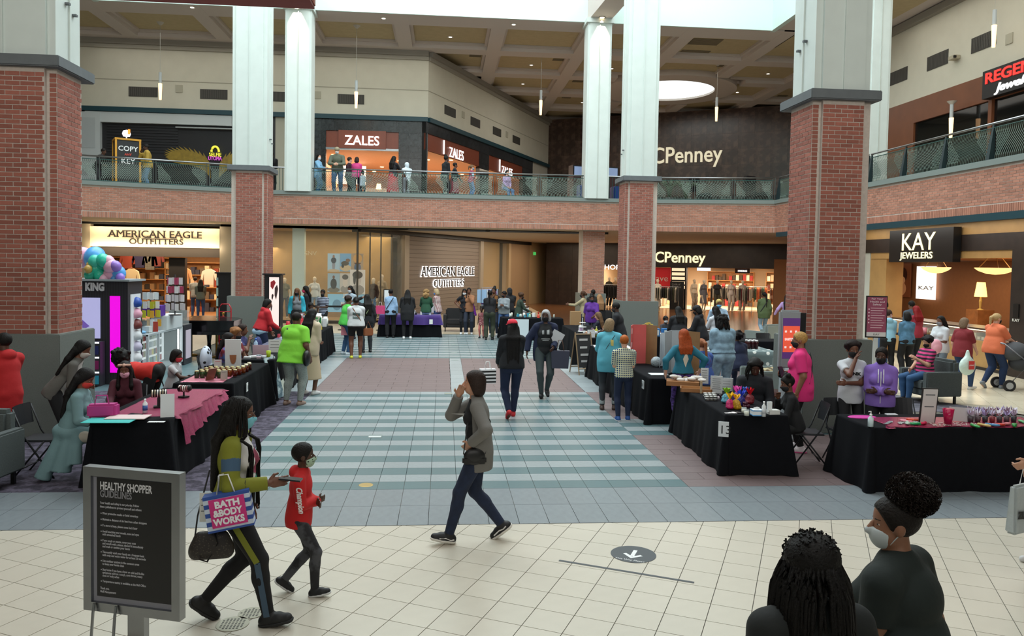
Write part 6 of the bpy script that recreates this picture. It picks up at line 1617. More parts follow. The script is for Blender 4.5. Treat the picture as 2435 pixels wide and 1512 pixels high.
# trifold boards
def trifold(p,rz,h,m_in,m_out,label,w=.5,fw=.4,ang=1.2,deco=True):
 t=empty('display_board',p,rz,label,'display board')
 boxo('centre_panel',(-w/2,-.004,0),(w/2,.004,h),m_in,t)
 for s_ in(-1,1):
  o=boxo('side_panel',(0,-.004,0),(fw,.004,h),m_out if s_>0 else m_in,t);o.location=(s_*w/2,0,0);o.rotation_euler=(0,0,-ang if s_>0 else PI+ang)
  if s_<0 and deco:
   for k_,(a,z_)in enumerate(((.2,h*.85),(.2,h*.5),(.2,h*.15))):q_=boxo('pinned_card',(a-.05,-.008,z_-.05),(a+.05,.008,z_+.05),cm('e4d0d4',.6),o)
 return t
M_cbd=mat('cardboard','8f6a45',.85,var=.08)
trifold((3.72,14.35,tz),.05,.74,mat('coral_board','d4605e',.7,var=.15,vscale=1.5),M_cbd,'tall folding display board, coral inside and brown outside, beside the red haired boy',w=.26,fw=.3,ang=1.15)
trifold((4.06,13.15,tz),0,.74,cm('b4c0c8',.7),M_cbd,'tall brown cardboard display board right of the redhead woman',w=.16,fw=.42,ang=1.0,deco=False)
trifold((4.12,14.0,tz),.1,.62,cm('c8d4dc',.7),cm('a8b4bc',.7),'white display board behind the redhead woman',w=.2,fw=.2,ang=1.2,deco=False)
b_=boxo('paper_stack',(-.15,-.11,0),(.15,.11,.01),cm('dfe6ea',.6),loc=onb(1565,890));tag(b_,'white sheets at the corner of the second right table','paper')
sdf_obj('plastic_bag',[('ell',A3(0,0,.09),A3(.1,.08,.1))],.012,cm('a9b4ba',.2,bump=.8,bscale=30),loc=onb(1560,872),k=.02);tag(bpy.data.objects['plastic_bag'],'crinkled clear plastic bag beside the coral board','bag')
t=empty('flower_vase',onb(1541,800),0,'vase of yellow daisies standing by the granite column base','flowers')
lathe_obj('vase',[(0,0),(.05,0),(.06,.1),(.035,.2),(0,.2)],cm('b8c4c0',.2),None,t)
for i in range(11):
 a=i*2.4;r_=.02+.011*i;x,y,z_=r_*math.cos(a),r_*math.sin(a),.36-.006*i
 b=MB();b.tube([(0,0,.15),(x,y,z_)],.004,4);b.build('stem',cm('4a6a2a',.7),t)
 b=MB()
 for j in range(12):
  c_=j*PI/6;b.poly([(x,y,z_),(x+.035*math.cos(c_-.2),y+.035*math.sin(c_-.2),z_+.006),(x+.045*math.cos(c_),y+.045*math.sin(c_),z_),(x+.035*math.cos(c_+.2),y+.035*math.sin(c_+.2),z_+.006)])
 b.build('blossom',cm('ecc81c',.6),t)
p=onb(1583,800)
for i,(dx,lab)in enumerate(((-.45,'left'),(-.05,'middle'),(.33,'right'))):
 t=empty('blue_carton',(6.0+dx,20.0,tz),0,lab+' bright blue snack carton on the back table','box','blue snack cartons');boxo('body',(-.16,-.1,0),(.16,.1,.2),cm('2a7ac0',.5),t);boxo('face_print',(-.13,-.104,.03),(.13,-.1,.17),cm('d8e4ea',.5),t)
 lathe_obj('lotion_bottle',[(0,0),(.05,0),(.055,.1),(.02,.16),(.02,.24),(0,.24)],cm('dccb3a',.3),(6.0+dx,19.9,tz),label=lab+' yellow lotion bottle in front of the blue cartons',cat='bottle',group='yellow bottles')
for i in range(6):
 jar((6.95+.09*(i%3),17.0+.13*(i//3),.77),.04,.2,'3a1418','e8e8e8','dark bottle with a white cap at the %s of the patterned table group'%('front' if i<3 else 'back'),'dark bottles on the patterned cloth')
lathe_obj('gift_bowl',[(0,0),(.1,0),(.13,.1),(0,.1)],cm('c8ccc8',.3),onb(1650,815,.77),label='pale bowl on the patterned table behind the denim woman',cat='bowl')
t=empty('shopping_bag',(6.2,18.55,.0),0,'white paper bag with rope handles near the person in the visor cap','bag');boxo('body',(.5,.4,0),(.9,.6,1.0),cm('c9cdd0',.6),t)
for s_ in(.62,.78):b=MB();b.tube([(s_-.05,.4,1.),(s_-.04,.4,1.15),(s_+.04,.4,1.15),(s_+.05,.4,1.)],.01,5);b.build('handle',cm('e8e8e8',.6),t)
# sandwich board
t=empty('sandwich_board',tuple(G(1384,888)),.25,'wooden sandwich board with a chalk sign at the walkway table','sign board')
for s_ in(-1,1):
 b=MB()
 for x in(-.2,.2):b.tube([(x,s_*.28,0),(x,0,1.0)],.016,4)
 for z_ in(.15,.95):b.tube([(-.2,s_*.28*(1-z_),z_),(.2,s_*.28*(1-z_),z_)],.016,4)
 b.build('frame',cm('8a7458',.6),t)
 b=MB();b.quad((-.19,s_*.23,.18),(.19,s_*.23,.18),(.19,s_*.02,.93),(-.19,s_*.02,.93));b.build('slate',cm('1c1c1e',.7),t)
for k_,z_ in enumerate((.8,.62,.45,.3)):b=MB();y_=-.28*(1-z_)-.006;b.box((-.12,y_-.002,z_),(.1-.03*(k_%2),y_,z_+.05));b.build('chalk_writing',cm('c8c8c8',.8),t)
t=card((3.78,19.45,tz),.2,.2,.1,0,cm('e9eef0',.5),'white cube card holder on the sandwich board table',lines=2)
b_=boxo('paper_bag',(-.16,-.1,0),(.16,.1,.42),cm('a5835c',.8),loc=onb(1368,772));tag(b_,'brown paper bag on the far walkway table','bag')
t=empty('tiered_stand',onb(1385,790),0,'white tiered wire stand on the sandwich board table','stand')
for k_ in range(3):lathe_obj('tier',[(0,.02+.12*k_),(.13-.02*k_,.02+.12*k_),(.13-.02*k_,.035+.12*k_),(0,.035+.12*k_)],cm('e8eaea',.4),None,t)
b=MB();b.tube([(0,0,0),(0,0,.4)],.01,6);b.build('stem',cm('e8eaea',.4),t)
bottle(onb(1418,800),.035,.26,'c8c850','e0e0a0','clear bottle of yellow green drink at the end of the sandwich board table')
# right edge table goods
def ond(x,y,z=.774):p=G(x,y,z);return(p[0],p[1],z)
b_=bottle(ond(2070,1014,.764),.032,.15,'cfdfe4','f4f4f4','clear hand sanitizer pump bottle on the right edge table',pump=True)
t=card(ond(2205,1005),.17,.42,-.1,-.14,cm('cfc8c8',.5),'tall black framed sheet standing on the right edge table',lines=2,frame='17171a',th=.008)
b_=boxo('white_board',(-.165,-.006,0),(.165,.006,.17),cm('c9c6c8',.6),loc=ond(2288,1002),rot=(-.15,.08,0));tag(b_,'blank white card leaning right of the red tumbler','card')
t=empty('tumbler',ond(2254,1009),0,'translucent magenta plastic tumbler filled with wrapped sweets','cup');lathe_obj('cup',[(.04,0),(.065,.19),(.062,.19),(.038,.004)],mat('magenta_plastic','c01850',.15,alpha=.75),None,t,20);sdf_obj('contents',[('ell',A3(0,0,.09),A3(.045,.045,.08)),('ell',A3(.01,0,.17),A3(.05,.05,.03))],.01,cm('a8203a',.3,var=.5,vscale=60),t,.01)
for i in range(14):
 x=2308+i%7*17;y=1003-(i//7)*9
 t=empty('party_favor',ond(x,y),i*.7,'%s cup wrapped in clear and lilac cellophane, %s row%s'%(['dark grey','brown grey','black','dark red'][i%4],'front' if i<7 else 'back',[', leftmost',', left part',', left part',', middle',', right part',', right part',', rightmost'][i%7]),'party favor','cellophane party favors')
 lathe_obj('cup',[(0,0),(.028,0),(.033,.07),(0,.07)],cm(['4a4248','5a4a50','3a3a40','8a3a40'][i%4],.4),None,t,12)
 b=MB();rr=random.Random(i)
 for j in range(8):
  a=j*.8;b.poly([(0,0,.075),(.035*math.cos(a),.035*math.sin(a),.10+rr.uniform(0,.05)),(.045*math.cos(a+.4),.045*math.sin(a+.4),.12+rr.uniform(0,.05)),(.035*math.cos(a+.8),.035*math.sin(a+.8),.09+rr.uniform(0,.04))])
 b.build('cellophane',cm(['c8c0d8','dcd8e4','b0a4cc'][i%3],.15),t)
pk=[(2150,1003,'e08898'),(2166,1000,'d84a30'),(2172,1010,'1a9a5a'),(2192,1009,'d02050'),(2158,1009,'a8c0b0'),(2322,1016,'2a9a48'),(2345,1014,'c8a860'),(2365,1013,'4a8ab8'),(2378,1012,'c83020'),(2395,1010,'e08088'),(2412,1012,'2a8a40'),(2428,1004,'6ac080')]
for i,(x,y,c_)in enumerate(pk):
 o=sdf_obj('treat_packet',[('ell',A3(0,0,.015),A3(.06,.032,.016)),('cap',A3(.05,0,.012),A3(.085,.005,.012),.016,.02)],.008,cm(c_,.25,bump=.6,bscale=50,var=.2),loc=ond(x,y),rz=i*.5-1,k=.01)
 tag(o,{'e08898':'pale pink','d84a30':'orange red','1a9a5a':'emerald','d02050':'hot pink','a8c0b0':'pale green','2a9a48':'green','c8a860':'gold','4a8ab8':'blue','c83020':'bright red','e08088':'rose','2a8a40':'dark green','6ac080':'mint'}[c_]+' cellophane treat packet lying on the right edge table, '+('left part' if x<2250 else 'right part'),'treat packet','treat packets')
for i in range(9):
 b_=boxo('patterned_packet',(-.045,-.02,0),(.045,.02,.006),cm('b8c4c4',.3,pat='checker',pscale=90,col2='3a4448'),loc=(5.32+.055*i+.01,8.78+.05*(i%3),.774+.003*(i%2)),rot=(0,0,.6+.2*i));tag(b_,'black and white patterned packet fanned left of the framed sheet','packet','black and white packets')
b=MB()
for i in range(70):
 x,y=rd.uniform(5.85,6.45),rd.uniform(8.66,8.85);b.box((x,y,.773),(x+.012,y+.012,.779))
o=stuff(b.build('confetti',cm('e8e0d8',.5)));tag(o,'white gem confetti scattered around the magenta tumbler','confetti')
o=sdf_obj('magenta_cloth',[('ell',A3(0,0,.004),A3(.2,.1,.012))],.01,cm('c8309a',.6),loc=ond(2050,992,.764),k=.01);tag(o,'flat magenta cloth napkin at the left of the right edge table','napkin')
o=boxo('phone',(-.07,-.035,0),(.07,.035,.01),cm('dfe0e4',.4),loc=(5.75,9.38,.764));tag(o,'white phone at the back edge of the right edge table','phone')
# ---------------------------------------------------------------- seating
M_ucloth=mat('armchair_grey','4d5454',.8,var=.12,vscale=60,bump=.1,bscale=200)
def fchair(loc,rz,label):
 t=empty('folding_chair',loc,rz,label,'chair','black folding chairs')
 k_=cm('1e2023',.45)
 for s_ in(-1,1):
  b=MB();b.tube([(s_*.2,.22,0),(s_*.2,-.12,.5),(s_*.2,-.24,.82)],.011,5);b.build('front_leg',k_,t,smooth=True)
  b=MB();b.tube([(s_*.18,-.25,0),(s_*.18,.1,.44)],.011,5);b.build('rear_leg',k_,t,smooth=True)
 boxo('seat',(-.19,-.19,.43),(.19,.2,.455),cm('24262a',.5),t,bevel=.01)
 b=MB();
 for i in range(6):
  x0,x1=-.19+i*.0633,-.19+(i+1)*.0633;f=lambda x:-.25-.03*(1-(x/.19)**2)
  b.quad((x0,f(x0)+.04,.6),(x1,f(x1)+.04,.6),(x1,f(x1),.84),(x0,f(x0),.84));b.quad((x0,f(x0)+.05,.6),(x0,f(x0)+.01,.84),(x1,f(x1)+.01,.84),(x1,f(x1)+.05,.6))
 b.build('backrest',cm('24262a',.45),t)
 b=MB();b.tube([(-.19,-.14,.12),(.19,-.14,.12)],.008,5);b.build('crossbar',k_,t)
 return t
def armchair(loc,rz,label,w=.8,m=None):
 t=empty('armchair',loc,rz,label,'armchair','grey lounge chairs');m=m or M_ucloth
 boxo('seat_cushion',(-w/2+.13,-.3,.28),(w/2-.13,.38,.46),m,t,bevel=.03);boxo('base',(-w/2+.02,-.36,.16),(w/2-.02,.36,.3),m,t,bevel=.02)
 boxo('backrest',(-w/2+.1,-.42,.3),(w/2-.1,-.24,.86),m,t,bevel=.05)
 for s_ in(-1,1):boxo('armrest',(s_*w/2-(.13 if s_>0 else 0),-.4,.16),(s_*w/2+(.13 if s_<0 else 0),.38,.64),m,t,bevel=.02)
 for sx in(-1,1):
  for sy in(-1,1):boxo('leg',(sx*(w/2-.08)-.02,sy*.3-.02,0),(sx*(w/2-.08)+.02,sy*.3+.02,.17),M_black,t)
 return t
c_=G(20,1145);armchair((-5.32,8.95,0),PI*.97,'grey armchair cut by the left edge of the picture',1.0)
armchair((9.72,14.6,0),1.65,'grey armchair in which the woman in the pink striped top sits',.85)
armchair((10.1,23.6,0),.5,'pale grey lounge chair behind the long back table',.9,mat('armchair_light','7a8482',.8));armchair((7.6,22.4,0),0,'pale grey lounge chair beside the granite column base',.9,MATS['armchair_light'])
armchair((6.35,14.6,0),1.57,'wide pale grey lounge seat behind the dreadlocked person',.9,MATS['armchair_light'])
armchair((6.2,29.4,0),PI,'dark lounge chair in front of the backlit store name',1.0,cm('1d1c1e',.7));armchair((2.9,30.3,0),PI,'dark lounge chair beyond the woman in white mask',1.2,cm('1d1c1e',.7));armchair((.6,29.6,0),PI,'dark lounge chair behind the purple table',1.2,cm('1d1c1e',.7))
lathe_obj('side_table',[(0,0),(.35,0),(.38,.55),(.42,.56),(.42,.6),(0,.6)],cm('4a221c',.4),(5.22,12.15,0),label='round dark brown table behind the dreadlocked person',cat='table')
for(x,y,rz,lab)in((-4.75,9.62,-1.57,'black folding chair under the woman in the teal dress'),(-4.42,12.75,-1.7,'black folding chair under the child in the white shirt'),(-4.12,13.35,1.5,'empty black folding chair facing the child in white'),(-4.18,14.5,-1.5,'black folding chair holding the patterned jacket'),(-4.3,11.0,-2.9,'black folding chair under the pink masked girl'),
(5.45,9.95,3.14,'black folding chair tucked behind the right edge table, left one'),(6.35,9.95,3.14,'black folding chair tucked behind the right edge table, right one'),(4.85,9.85,1.4,'black folding chair under the seated girl at the nearest right table'),
(8.0,20.1,3.14,'black folding chair behind the long back table, left one'),(8.7,20.1,3.14,'black folding chair behind the long back table, middle one'),(9.6,20.1,3.14,'black folding chair behind the long back table, right one'),(4.72,14.3,1.2,'black folding chair beside the coral board'),(-3.85,17.0,-1.3,'folding chair draped with a navy jacket')):
 fchair((x,y,0),rz,lab)
o=sdf_obj('jacket',[('ell',A3(0,0,.72),A3(.22,.1,.25)),('cap',A3(-.12,0,.5),A3(-.12,0,.25),.09,.1),('cap',A3(.12,0,.5),A3(.12,0,.2),.09,.1)],.025,cm('1c2458',.8,bump=.5,bscale=12),loc=(-3.95,16.9,0),rz=-1.3);tag(o,'navy jacket hung over a folding chair beside the granite base','jacket')
o=sdf_obj('jacket',[('ell',A3(0,0,.78),A3(.2,.1,.25)),('cap',A3(0,0,.6),A3(0,0,.15),.14,.2)],.025,mat('bw_pattern','15161a',.7,pat='voronoi',pscale=10,col2='c8d0e0'),loc=(-4.3,14.45,0),rz=-1.5);tag(o,'black jacket with white pattern hung over a folding chair','jacket')
# ================================================================== kiosk, signs, furniture around the hall
t=empty('phone_kiosk',(-8,17.5,0),0,'black and white accessories kiosk with magenta light panel at the left','kiosk')
M_kd=mat('kiosk_dark','26252c',.5,pat='stripeX',pscale=6,col2='2e2d34');X0,X1,YK=-7.62,-6.78,16.4;zk=2.12
def kb(nm,lo,hi,m,**k):return reparent(boxo(nm,lo,hi,m,**k),t)
kb('cabinet',(-9.6,YK,0),(X1,YK+.75,zk),M_kd);kb('cabinet_top',(-9.7,YK-.08,zk),(X1+.06,YK+.8,zk+.04),cm('9aa4a8',.4))
kb('magenta_panel',(-7.13,YK-.012,.25),(-6.93,YK,1.82),mat('magenta_lit','d400c8',.5,emit=1.05))
kb('screen',(-8.6,YK-.02,.95),(-7.32,YK,1.78),mat('screen_lilac','b9b8e8',.4,emit=.55));q=MB();q.poly([(-7.9,YK-.024,1.55),(-7.32-.2,YK-.024,1.2),(-7.9,YK-.024,1.0)]);reparent(q.build('screen_shape',mat('screen_violet','7a5fb8',.4,emit=.4)),t)
reparent(text('lettering','KING',.215,cm('d4d4d8',.5),None,(-7.60,YK-.03,1.93),(1,0,0),(0,0,1),.01,fit=.37,bold=.012),t)
kb('lower_display',(-7.62,YK-.25,0),(-7.22,YK-.02,.9),cm('34343a',.5));
for k in range(3):
 kb('shelf_light',(-7.6,YK-.262,.27+.3*k),(-7.24,YK-.25,.3+.3*k),mat('white_lit','eef6ff',.5,emit=1.2))
 for j in range(4):kb('phone_case',(-7.59+.09*j,YK-.27,.05+.3*k),(-7.52+.09*j,YK-.25,.22+.3*k),cm(['8a2060','28306a','c8d0d8','30a0c0'][(j+k)%4],.4))
 # side strip with round cases
kb('side_niche',(X1,YK+.12,.3),(X1+.02,YK+.62,1.85),mat('niche_lit','c9ced2',.5,emit=.25))
for k in range(6):reparent(lathe_obj('round_case',[(0,0),(.1,.02),(.12,.1),(.07,.2),(0,.22)],cm(['2a50a8','e8a8c0','7a3a38','d8dce0','c8c0d8','e4e4e8'][5-k],.4),(X1+.03,YK+.36,.42+.23*k),n=12),t)
# white display cases running back
YC0,YC1=YK+.78,19.95;XC=-6.68
kb('case_base',(-7.6,YC0,0),(XC,YC1-.6,.12),cm('8f989c',.5));kb('case_back',(-7.6,YC0,.12),(-7.5,YC1-.6,.95),cm('d5dadc',.6));kb('case_interior_light',(-7.1,YC0+.05,.16),(-7.08,YC1-.65,.9),mat('case_white_lit','dfe8ea',.5,emit=.55))
kb('case_top',(-7.6,YC0,.92),(XC+.01,YC1-.6,.96),cm('b9c2c6',.3));kb('white_fascia',(-7.0,YC0+1.1,.96),(XC+.02,YC1-.6,1.28),cm('d3dadd',.4));kb('case_glass',(XC-.01,YC0,.12),(XC,YC1-.6,.92),M_glassd)
for y in(YC0,YC0+.62,YC1-.62):kb('case_post',(XC-.03,y,.1),(XC+.02,y+.04,.95),cm('c9d0d4',.4))
kb('light_tube',(XC-.06,YC1-.72,.16),(XC-.03,YC1-.69,.9),mat('tube_white','ffffff',.5,emit=3))
rk=random.Random(9)
for k in range(4):
 for j in range(14):
  y=YC0+.1+j*.125;w_=.05
  kb('accessory_pack',(-7.04,y,.2+.18*k),(-7.02,y+.075,.2+.18*k+.13),cm(rk.choice(['e4e8ea','2a2c30','c8a8b8','d8d8c0','30343a','b8c8d0','c03a3a','3a8a80','f0d84a']),.4))
kb('dark_end_cabinet',(-7.4,YC1-.56,0),(XC+.05,YC1,.98),cm('34353b',.5));kb('end_glass_top',(-7.3,YC1-.52,.98),(XC,YC1-.05,1.32),M_glassd);kb('end_window',(XC+.05,YC1-.46,.15),(XC+.06,YC1-.1,.85),mat('end_lit','b9aebc',.4,emit=.3))
for k in range(5):kb('accessory_pack',(-7.1+.06*k,YC1-.4,1.0),(-7.06+.06*k,YC1-.3,1.1+.02*k),cm(['2a2c30','7a3a60','40a0a0','c8c8c8','5a2a3a'][k],.4))
t.location.x+=.35
# things on the counter
def kthing(o,lab,cat):tag(o,lab,cat);return o
kx=lambda x,y,Y:AY(x,y,Y)
p=AY(390,757,18.2)
o=boxo('purple_box',(-.35,-.16,0),(.35,.16,.24),cm('5a2a9a',.5),loc=(-6.75,18.3,1.29));tag(o,'purple storage box on the white kiosk counter','box')
for(x,Yc,lab,cols)in((358,17.9,'phone case stand topped with a white and blue pack',['dfe8ee','e0a838','c8c83a','e8e8ea']),(416,18.6,'hanging cable and strap stand with white tags',['d8d4d4','c9c2c4','e0dcdc','a83a5a'])):
 Xc=float(AY(x,740,Yc)[0]);zb_=.96 if x<400 else 1.28
 d=empty('accessory_stand',(Xc,Yc,zb_),0,lab,'display stand','kiosk counter stands')
 b=MB();b.tube([(0,0,0),(0,0,.95)],.015,6);b.lathe([(0,0),(.14,0),(.14,.02),(0,.02)],16);b.build('pole',cm('3a3a40',.4),d)
 for k in range(4):
  for j in range(6):
   a=j*PI/3;zz=.12+k*.2;r_=.13+.02*(3-k)
   b=MB();b.box((r_*math.cos(a)-.04,r_*math.sin(a)-.01,zz),(r_*math.cos(a)+.04,r_*math.sin(a)+.01,zz+.16));b.build('hanging_pack',cm(cols[k]if j%2 else cols[(k+1)%4],.4),d)
o=boxo('clear_case',(-.2,-.16,0),(.2,.16,.3),M_glassd,loc=(float(AY(345,770,17.6)[0]),17.6,.965));tag(o,'clear acrylic case with boxed gadgets on the kiosk counter','display case');boxo('boxed_gadget',(-.15,-.1,.01),(.12,.1,.14),cm('d8dcdc',.5),o);boxo('boxed_gadget',(-.14,-.1,.15),(.0,.1,.26),cm('34383c',.5),o)
o=boxo('red_pack',(-.05,-.01,0),(.05,.01,.22),cm('c0483a',.5),loc=(float(AY(372,770,17.5)[0]),17.45,1.0));tag(o,'red framed packet standing on the kiosk counter','package')
o=sdf_obj('blue_cloth',[('ell',A3(0,0,.03),A3(.16,.1,.04))],.015,cm('7ab0d8',.7),loc=(float(AY(330,790,17.4)[0]),17.4,.96));tag(o,'light blue folded bag on the kiosk counter','bag')
# balloons
bl=[(196,612,.2,'e8a8c4','pale pink balloon touching the brick column'),(225,612,.21,'5aa8e8','big sky blue balloon at the top of the bunch'),(226,622,.13,'48c8b0','turquoise balloon under the big blue one'),(246,620,.14,'34c4a8','turquoise balloon right of the blue one'),(228,640,.15,'2ec0a0','largest front turquoise balloon'),(248,640,.13,'30c8a8','turquoise balloon in the middle of the bunch'),(240,628,.12,'1eb090','dark turquoise balloon in the centre'),(258,622,.12,'e8b4c8','pink balloon right of the turquoise ones'),(263,633,.14,'e8b0c8','bigger pink balloon on the right'),(275,633,.11,'9a78d0','violet balloon at the upper right'),(282,649,.14,'58a4e4','blue balloon at the right end'),(262,653,.14,'e4a8c0','pink balloon at the lower right'),(238,655,.13,'2cb898','turquoise balloon at the bottom'),(214,630,.07,'c8a860','small gold balloon, upper one'),(210,640,.08,'c4a058','small gold balloon, lower one'),(286,660,.09,'8a6cc8','violet balloon at the lower right end'),(248,662,.1,'e8b4c8','pink balloon resting at the bottom'),(272,662,.09,'5aa0e0','small blue balloon at the bottom right'),(214,654,.11,'2a9a80','dark green balloon at the bottom left')]
for(x,y,r_,c_,lab)in bl:
 p=AY(x,y,16.75+.9*(.21-r_)*-2+random.uniform(-.1,.1));b=MB();prof=[(0,r_*1.1)]+[(r_*math.sin(a),r_*1.12*math.cos(a))for a in np.arange(.3,2.9,.28)]+[(r_*.12,-r_*1.15),(r_*.2,-r_*1.3),(0,-r_*1.25)]
 b.lathe(list(reversed(prof)),18);o=b.build('balloon',cm(c_,.25),smooth=True,loc=tuple(p),rot=(random.uniform(-.5,.5),random.uniform(-.5,.5),0));tag(o,lab+' above the kiosk','balloon','balloons over the kiosk')
 # grand piano
px0=G(500,872);t=empty('grand_piano',(-6.1,21.0,0),0,'black grand piano behind the red ropes','piano')
b=MB();pts=[(-.75,-.7),(.75,-.7),(.75,.1),(.55,.5),(.2,.7),(-.1,1.0),(-.5,1.1),(-.75,.9)];b.prism(pts,.68,1.0);b.build('case',mat('piano_black','08080a',.12),t);b=MB();b.prism([(x*1.02,y*1.02)for x,y in pts],1.0,1.03);b.build('lid',MATS['piano_black'],t)
for(x,y)in((-.62,-.55),(.62,-.55),(-.3,.8)):b=MB();b.lathe([(.0,0),(.05,0),(.06,.1),(.05,.3),(.08,.62),(.08,.68),(0,.68)],10,(x,y,0));b.build('leg',MATS['piano_black'],t)
boxo('keyboard',(-.6,-.9,.68),(.6,-.68,.76),MATS['piano_black'],t)
sp=[G(515,850),G(531,822),G(455,845)]
for i,(p,lab)in enumerate(zip(sp,('brass rope post nearest the seated group','brass rope post beside the granite column base','brass rope post before the kiosk end'))):
 t=empty('rope_post',(p[0],p[1],0),0,lab,'rope post','brass rope posts');lathe_obj('base',[(0,0),(.16,0),(.15,.03),(.03,.05),(0,.05)],cm('a8853a',.3,metal=.8),None,t,20);lathe_obj('pole',[(.03,.04),(.03,.95),(.045,.97),(.045,1.02),(0,1.04)],cm('b89448',.25,metal=.8),None,t,12)
def rope(a,b_,lab):
 q=MB();P=[(a[0]+(b_[0]-a[0])*k/12,a[1]+(b_[1]-a[1])*k/12,.9-.28*math.sin(PI*k/12))for k in range(13)];q.tube(P,.028,8);tag(q.build('red_rope',cm('a01828',.7),smooth=True),lab,'rope')
rope(sp[0],sp[2],'red velvet rope sagging in front of the piano');rope(sp[0],sp[1],'short red velvet rope between the two posts near the column')
p=G(528,835);t=empty('hand_truck',(p[0],p[1]+.3,0),.2,'red hand truck standing beside the granite column','hand truck');b=MB()
for x in(-.16,.16):b.tube([(x,0,.1),(x,0,1.2),(x*.6,0,1.32)],.018,6)
for z_ in(.3,.7,1.1):b.tube([(-.16,0,z_),(.16,0,z_)],.014,6)
b.tube([(-.1,0,1.32),(.1,0,1.32)],.018,6);b.build('frame',cm('b81c28',.4),t,smooth=True);boxo('toe_plate',(-.2,-.25,.02),(.2,0,.04),cm('b81c28',.4),t)
for x in(-.2,.2):b=MB();b.tube([(x-.025,.08,.12),(x+.025,.08,.12)],.11,14);b.build('wheel',M_black,t)
# tall black directories
def directory(x0,x1,yt,Y,label,poster_cols,rz=0):
 a,b_=AY(x0,yt,Y),AY(x1,yt,Y);w=float(b_[0]-a[0]);zt=float(a[2]);t=empty('advert_cabinet',((a[0]+b_[0])/2,Y,0),rz,label,'advert cabinet')
 boxo('body',(-w/2,-.12,0),(w/2,.25,zt-.04),cm('141417',.4),t);boxo('top',(-w/2-.05,-.17,zt-.04),(w/2+.05,.3,zt),cm('101013',.4),t)
 if poster_cols:
  boxo('lit_poster',(-w/2+.14,-.135,.72),(w/2-.04,-.12,zt-.1),mat('poster_lit','e6d2cc',.5,emit=.75),t)
  for k,(bx,bz,rx,rzz,c_)in enumerate(poster_cols):
   q=MB();ww,hh=w-.18,zt-.82;q.poly([(-w/2+.14+ww*(bx+rx*math.cos(a)),-.138-.002*k,.72+hh*(bz+rzz*math.sin(a)))for a in(.4,1.2,2.6,3.6,4.6)]);q.build('printed_shape',cm(c_,.5,emit=.3),t)
 else:
  for k in range(5):boxo('shelf_strip',(-w/2-.01,-.13,.5+.32*k),(-w/2+.05,-.12,.75+.32*k),cm('9ab0a8',.4),t)
directory(631,669,650,22.6,'tall black advert cabinet with a lit pale pink poster',[(.4,.85,.3,.1,'8a1c24'),(.35,.6,.12,.07,'2a1a1c'),(.75,.7,.2,.16,'3a2a2a'),(.25,.38,.1,.08,'3a2a2c')])
directory(518,551,647,24.8,'tall black cabinet with narrow glass strip beside the clothing store',None)
# queue barrier at display window
b=MB();pA,pB=G(722,770)*[1,1,0]+A3(0,0,.92),G(905,766)*[1,1,0]+A3(0,0,.92);pA=AY(722,724,29.5);pB=AY(905,724,29.5)
b.box((float(pA[0]),29.48,.86),(float(pB[0]),29.5,.93));tag(b.build('barrier_tape',M_black),'black retractable queue tape in front of the display window','queue barrier')
for x in(float(pA[0]),float((pA[0]+pB[0])/2),float(pB[0])):lathe_obj('barrier_post',[(0,0),(.17,0),(.16,.03),(.03,.04),(.03,.96),(0,.97)],M_black,(x,29.5,0),label='slim black queue barrier post before the display window',cat='barrier post',group='queue barrier posts')
p=G(943,765);t=empty('sign_stand',(p[0],28.6,0),0,'small framed white notice on a black post behind the purple table','sign');b=MB();b.lathe([(0,0),(.16,0),(.15,.03),(.02,.04),(.02,1.15),(0,1.15)],12);b.build('post',M_black,t);boxo('frame',(-.17,-.02,1.12),(.17,.02,1.6),M_black,t);boxo('notice',(-.14,-.025,1.15),(.14,-.02,1.57),cm('e8ecec',.6),t)
# garment rack at the centre back
p=G(1168,805);t=empty('clothes_rack',(p[0]-.05,28.3,0),1.1,'garment rack with blue and white baby clothes beside the person in black','clothes rack');b=MB()
for x in(-.6,.6):b.tube([(x,0,.05),(x,0,1.72)],.014,5)
b.tube([(-.6,0,1.72),(.6,0,1.72)],.014,5);b.build('frame',M_steel,t)
for k in range(12):
 x=-.55+k*.1;b=MB();L_=random.uniform(.4,.8);b.box((x,-.18,1.66-L_),(x+.04,.18,1.66));b.build('hanging_garment',cm(['9ab8d8','e8e8ea','3a4a7a','7a3aa0','c8d8e8','2a3050'][k%6],.9),t)
 # ================================================================== mannequins
def mannequin(x,y,Y,h,rz,label,topc,botc,headless=False,group='window mannequins',z=.1,arms=('down','down'),mode='Y'):
 p=AY(x,y,Y)if mode=='Y' else G(x,y)
 r=person((p[0],p[1]),h,rz,'f',.85,'stand',arms,0,0,0,'d9cbb4',('none','14110f'),dict(col=topc[0],sleeve=topc[1],hem=topc[2]),botc,None,None,.024,label,group,z,cat='mannequin');r['o'].name='mannequin';r['o'].data.name='mannequin';return r
mannequin(748,700,33.6,1.82,180,'white mannequin in a white blouse and blue jeans in the display window',('d8dcdc',1,.06),('jeans','7a98b8'),arms=('down','hip'))
mannequin(677,700,33.8,1.75,180,'mannequin in an olive top left of the painted column',('6a6a58',.28,.08),('jeans','2a3040'))
d_=DO.st(888,700)[0];p=DO.at(d_,0,-.5);mm_=mannequin(888,700,float(p[1]),1.8,150,'mannequin in a dark brown jacket and blue jeans behind the glass',('3a2a24',1,.1),('jeans','5a7898'))
d_=DO.st(908,700)[0];p=DO.at(d_,0,-.5);mannequin(908,700,float(p[1]),1.95,150,'mannequin in a cream jacket behind the glass, right of the brown jacket',('a89a80',1,.12),('jeans','8a7a64'))
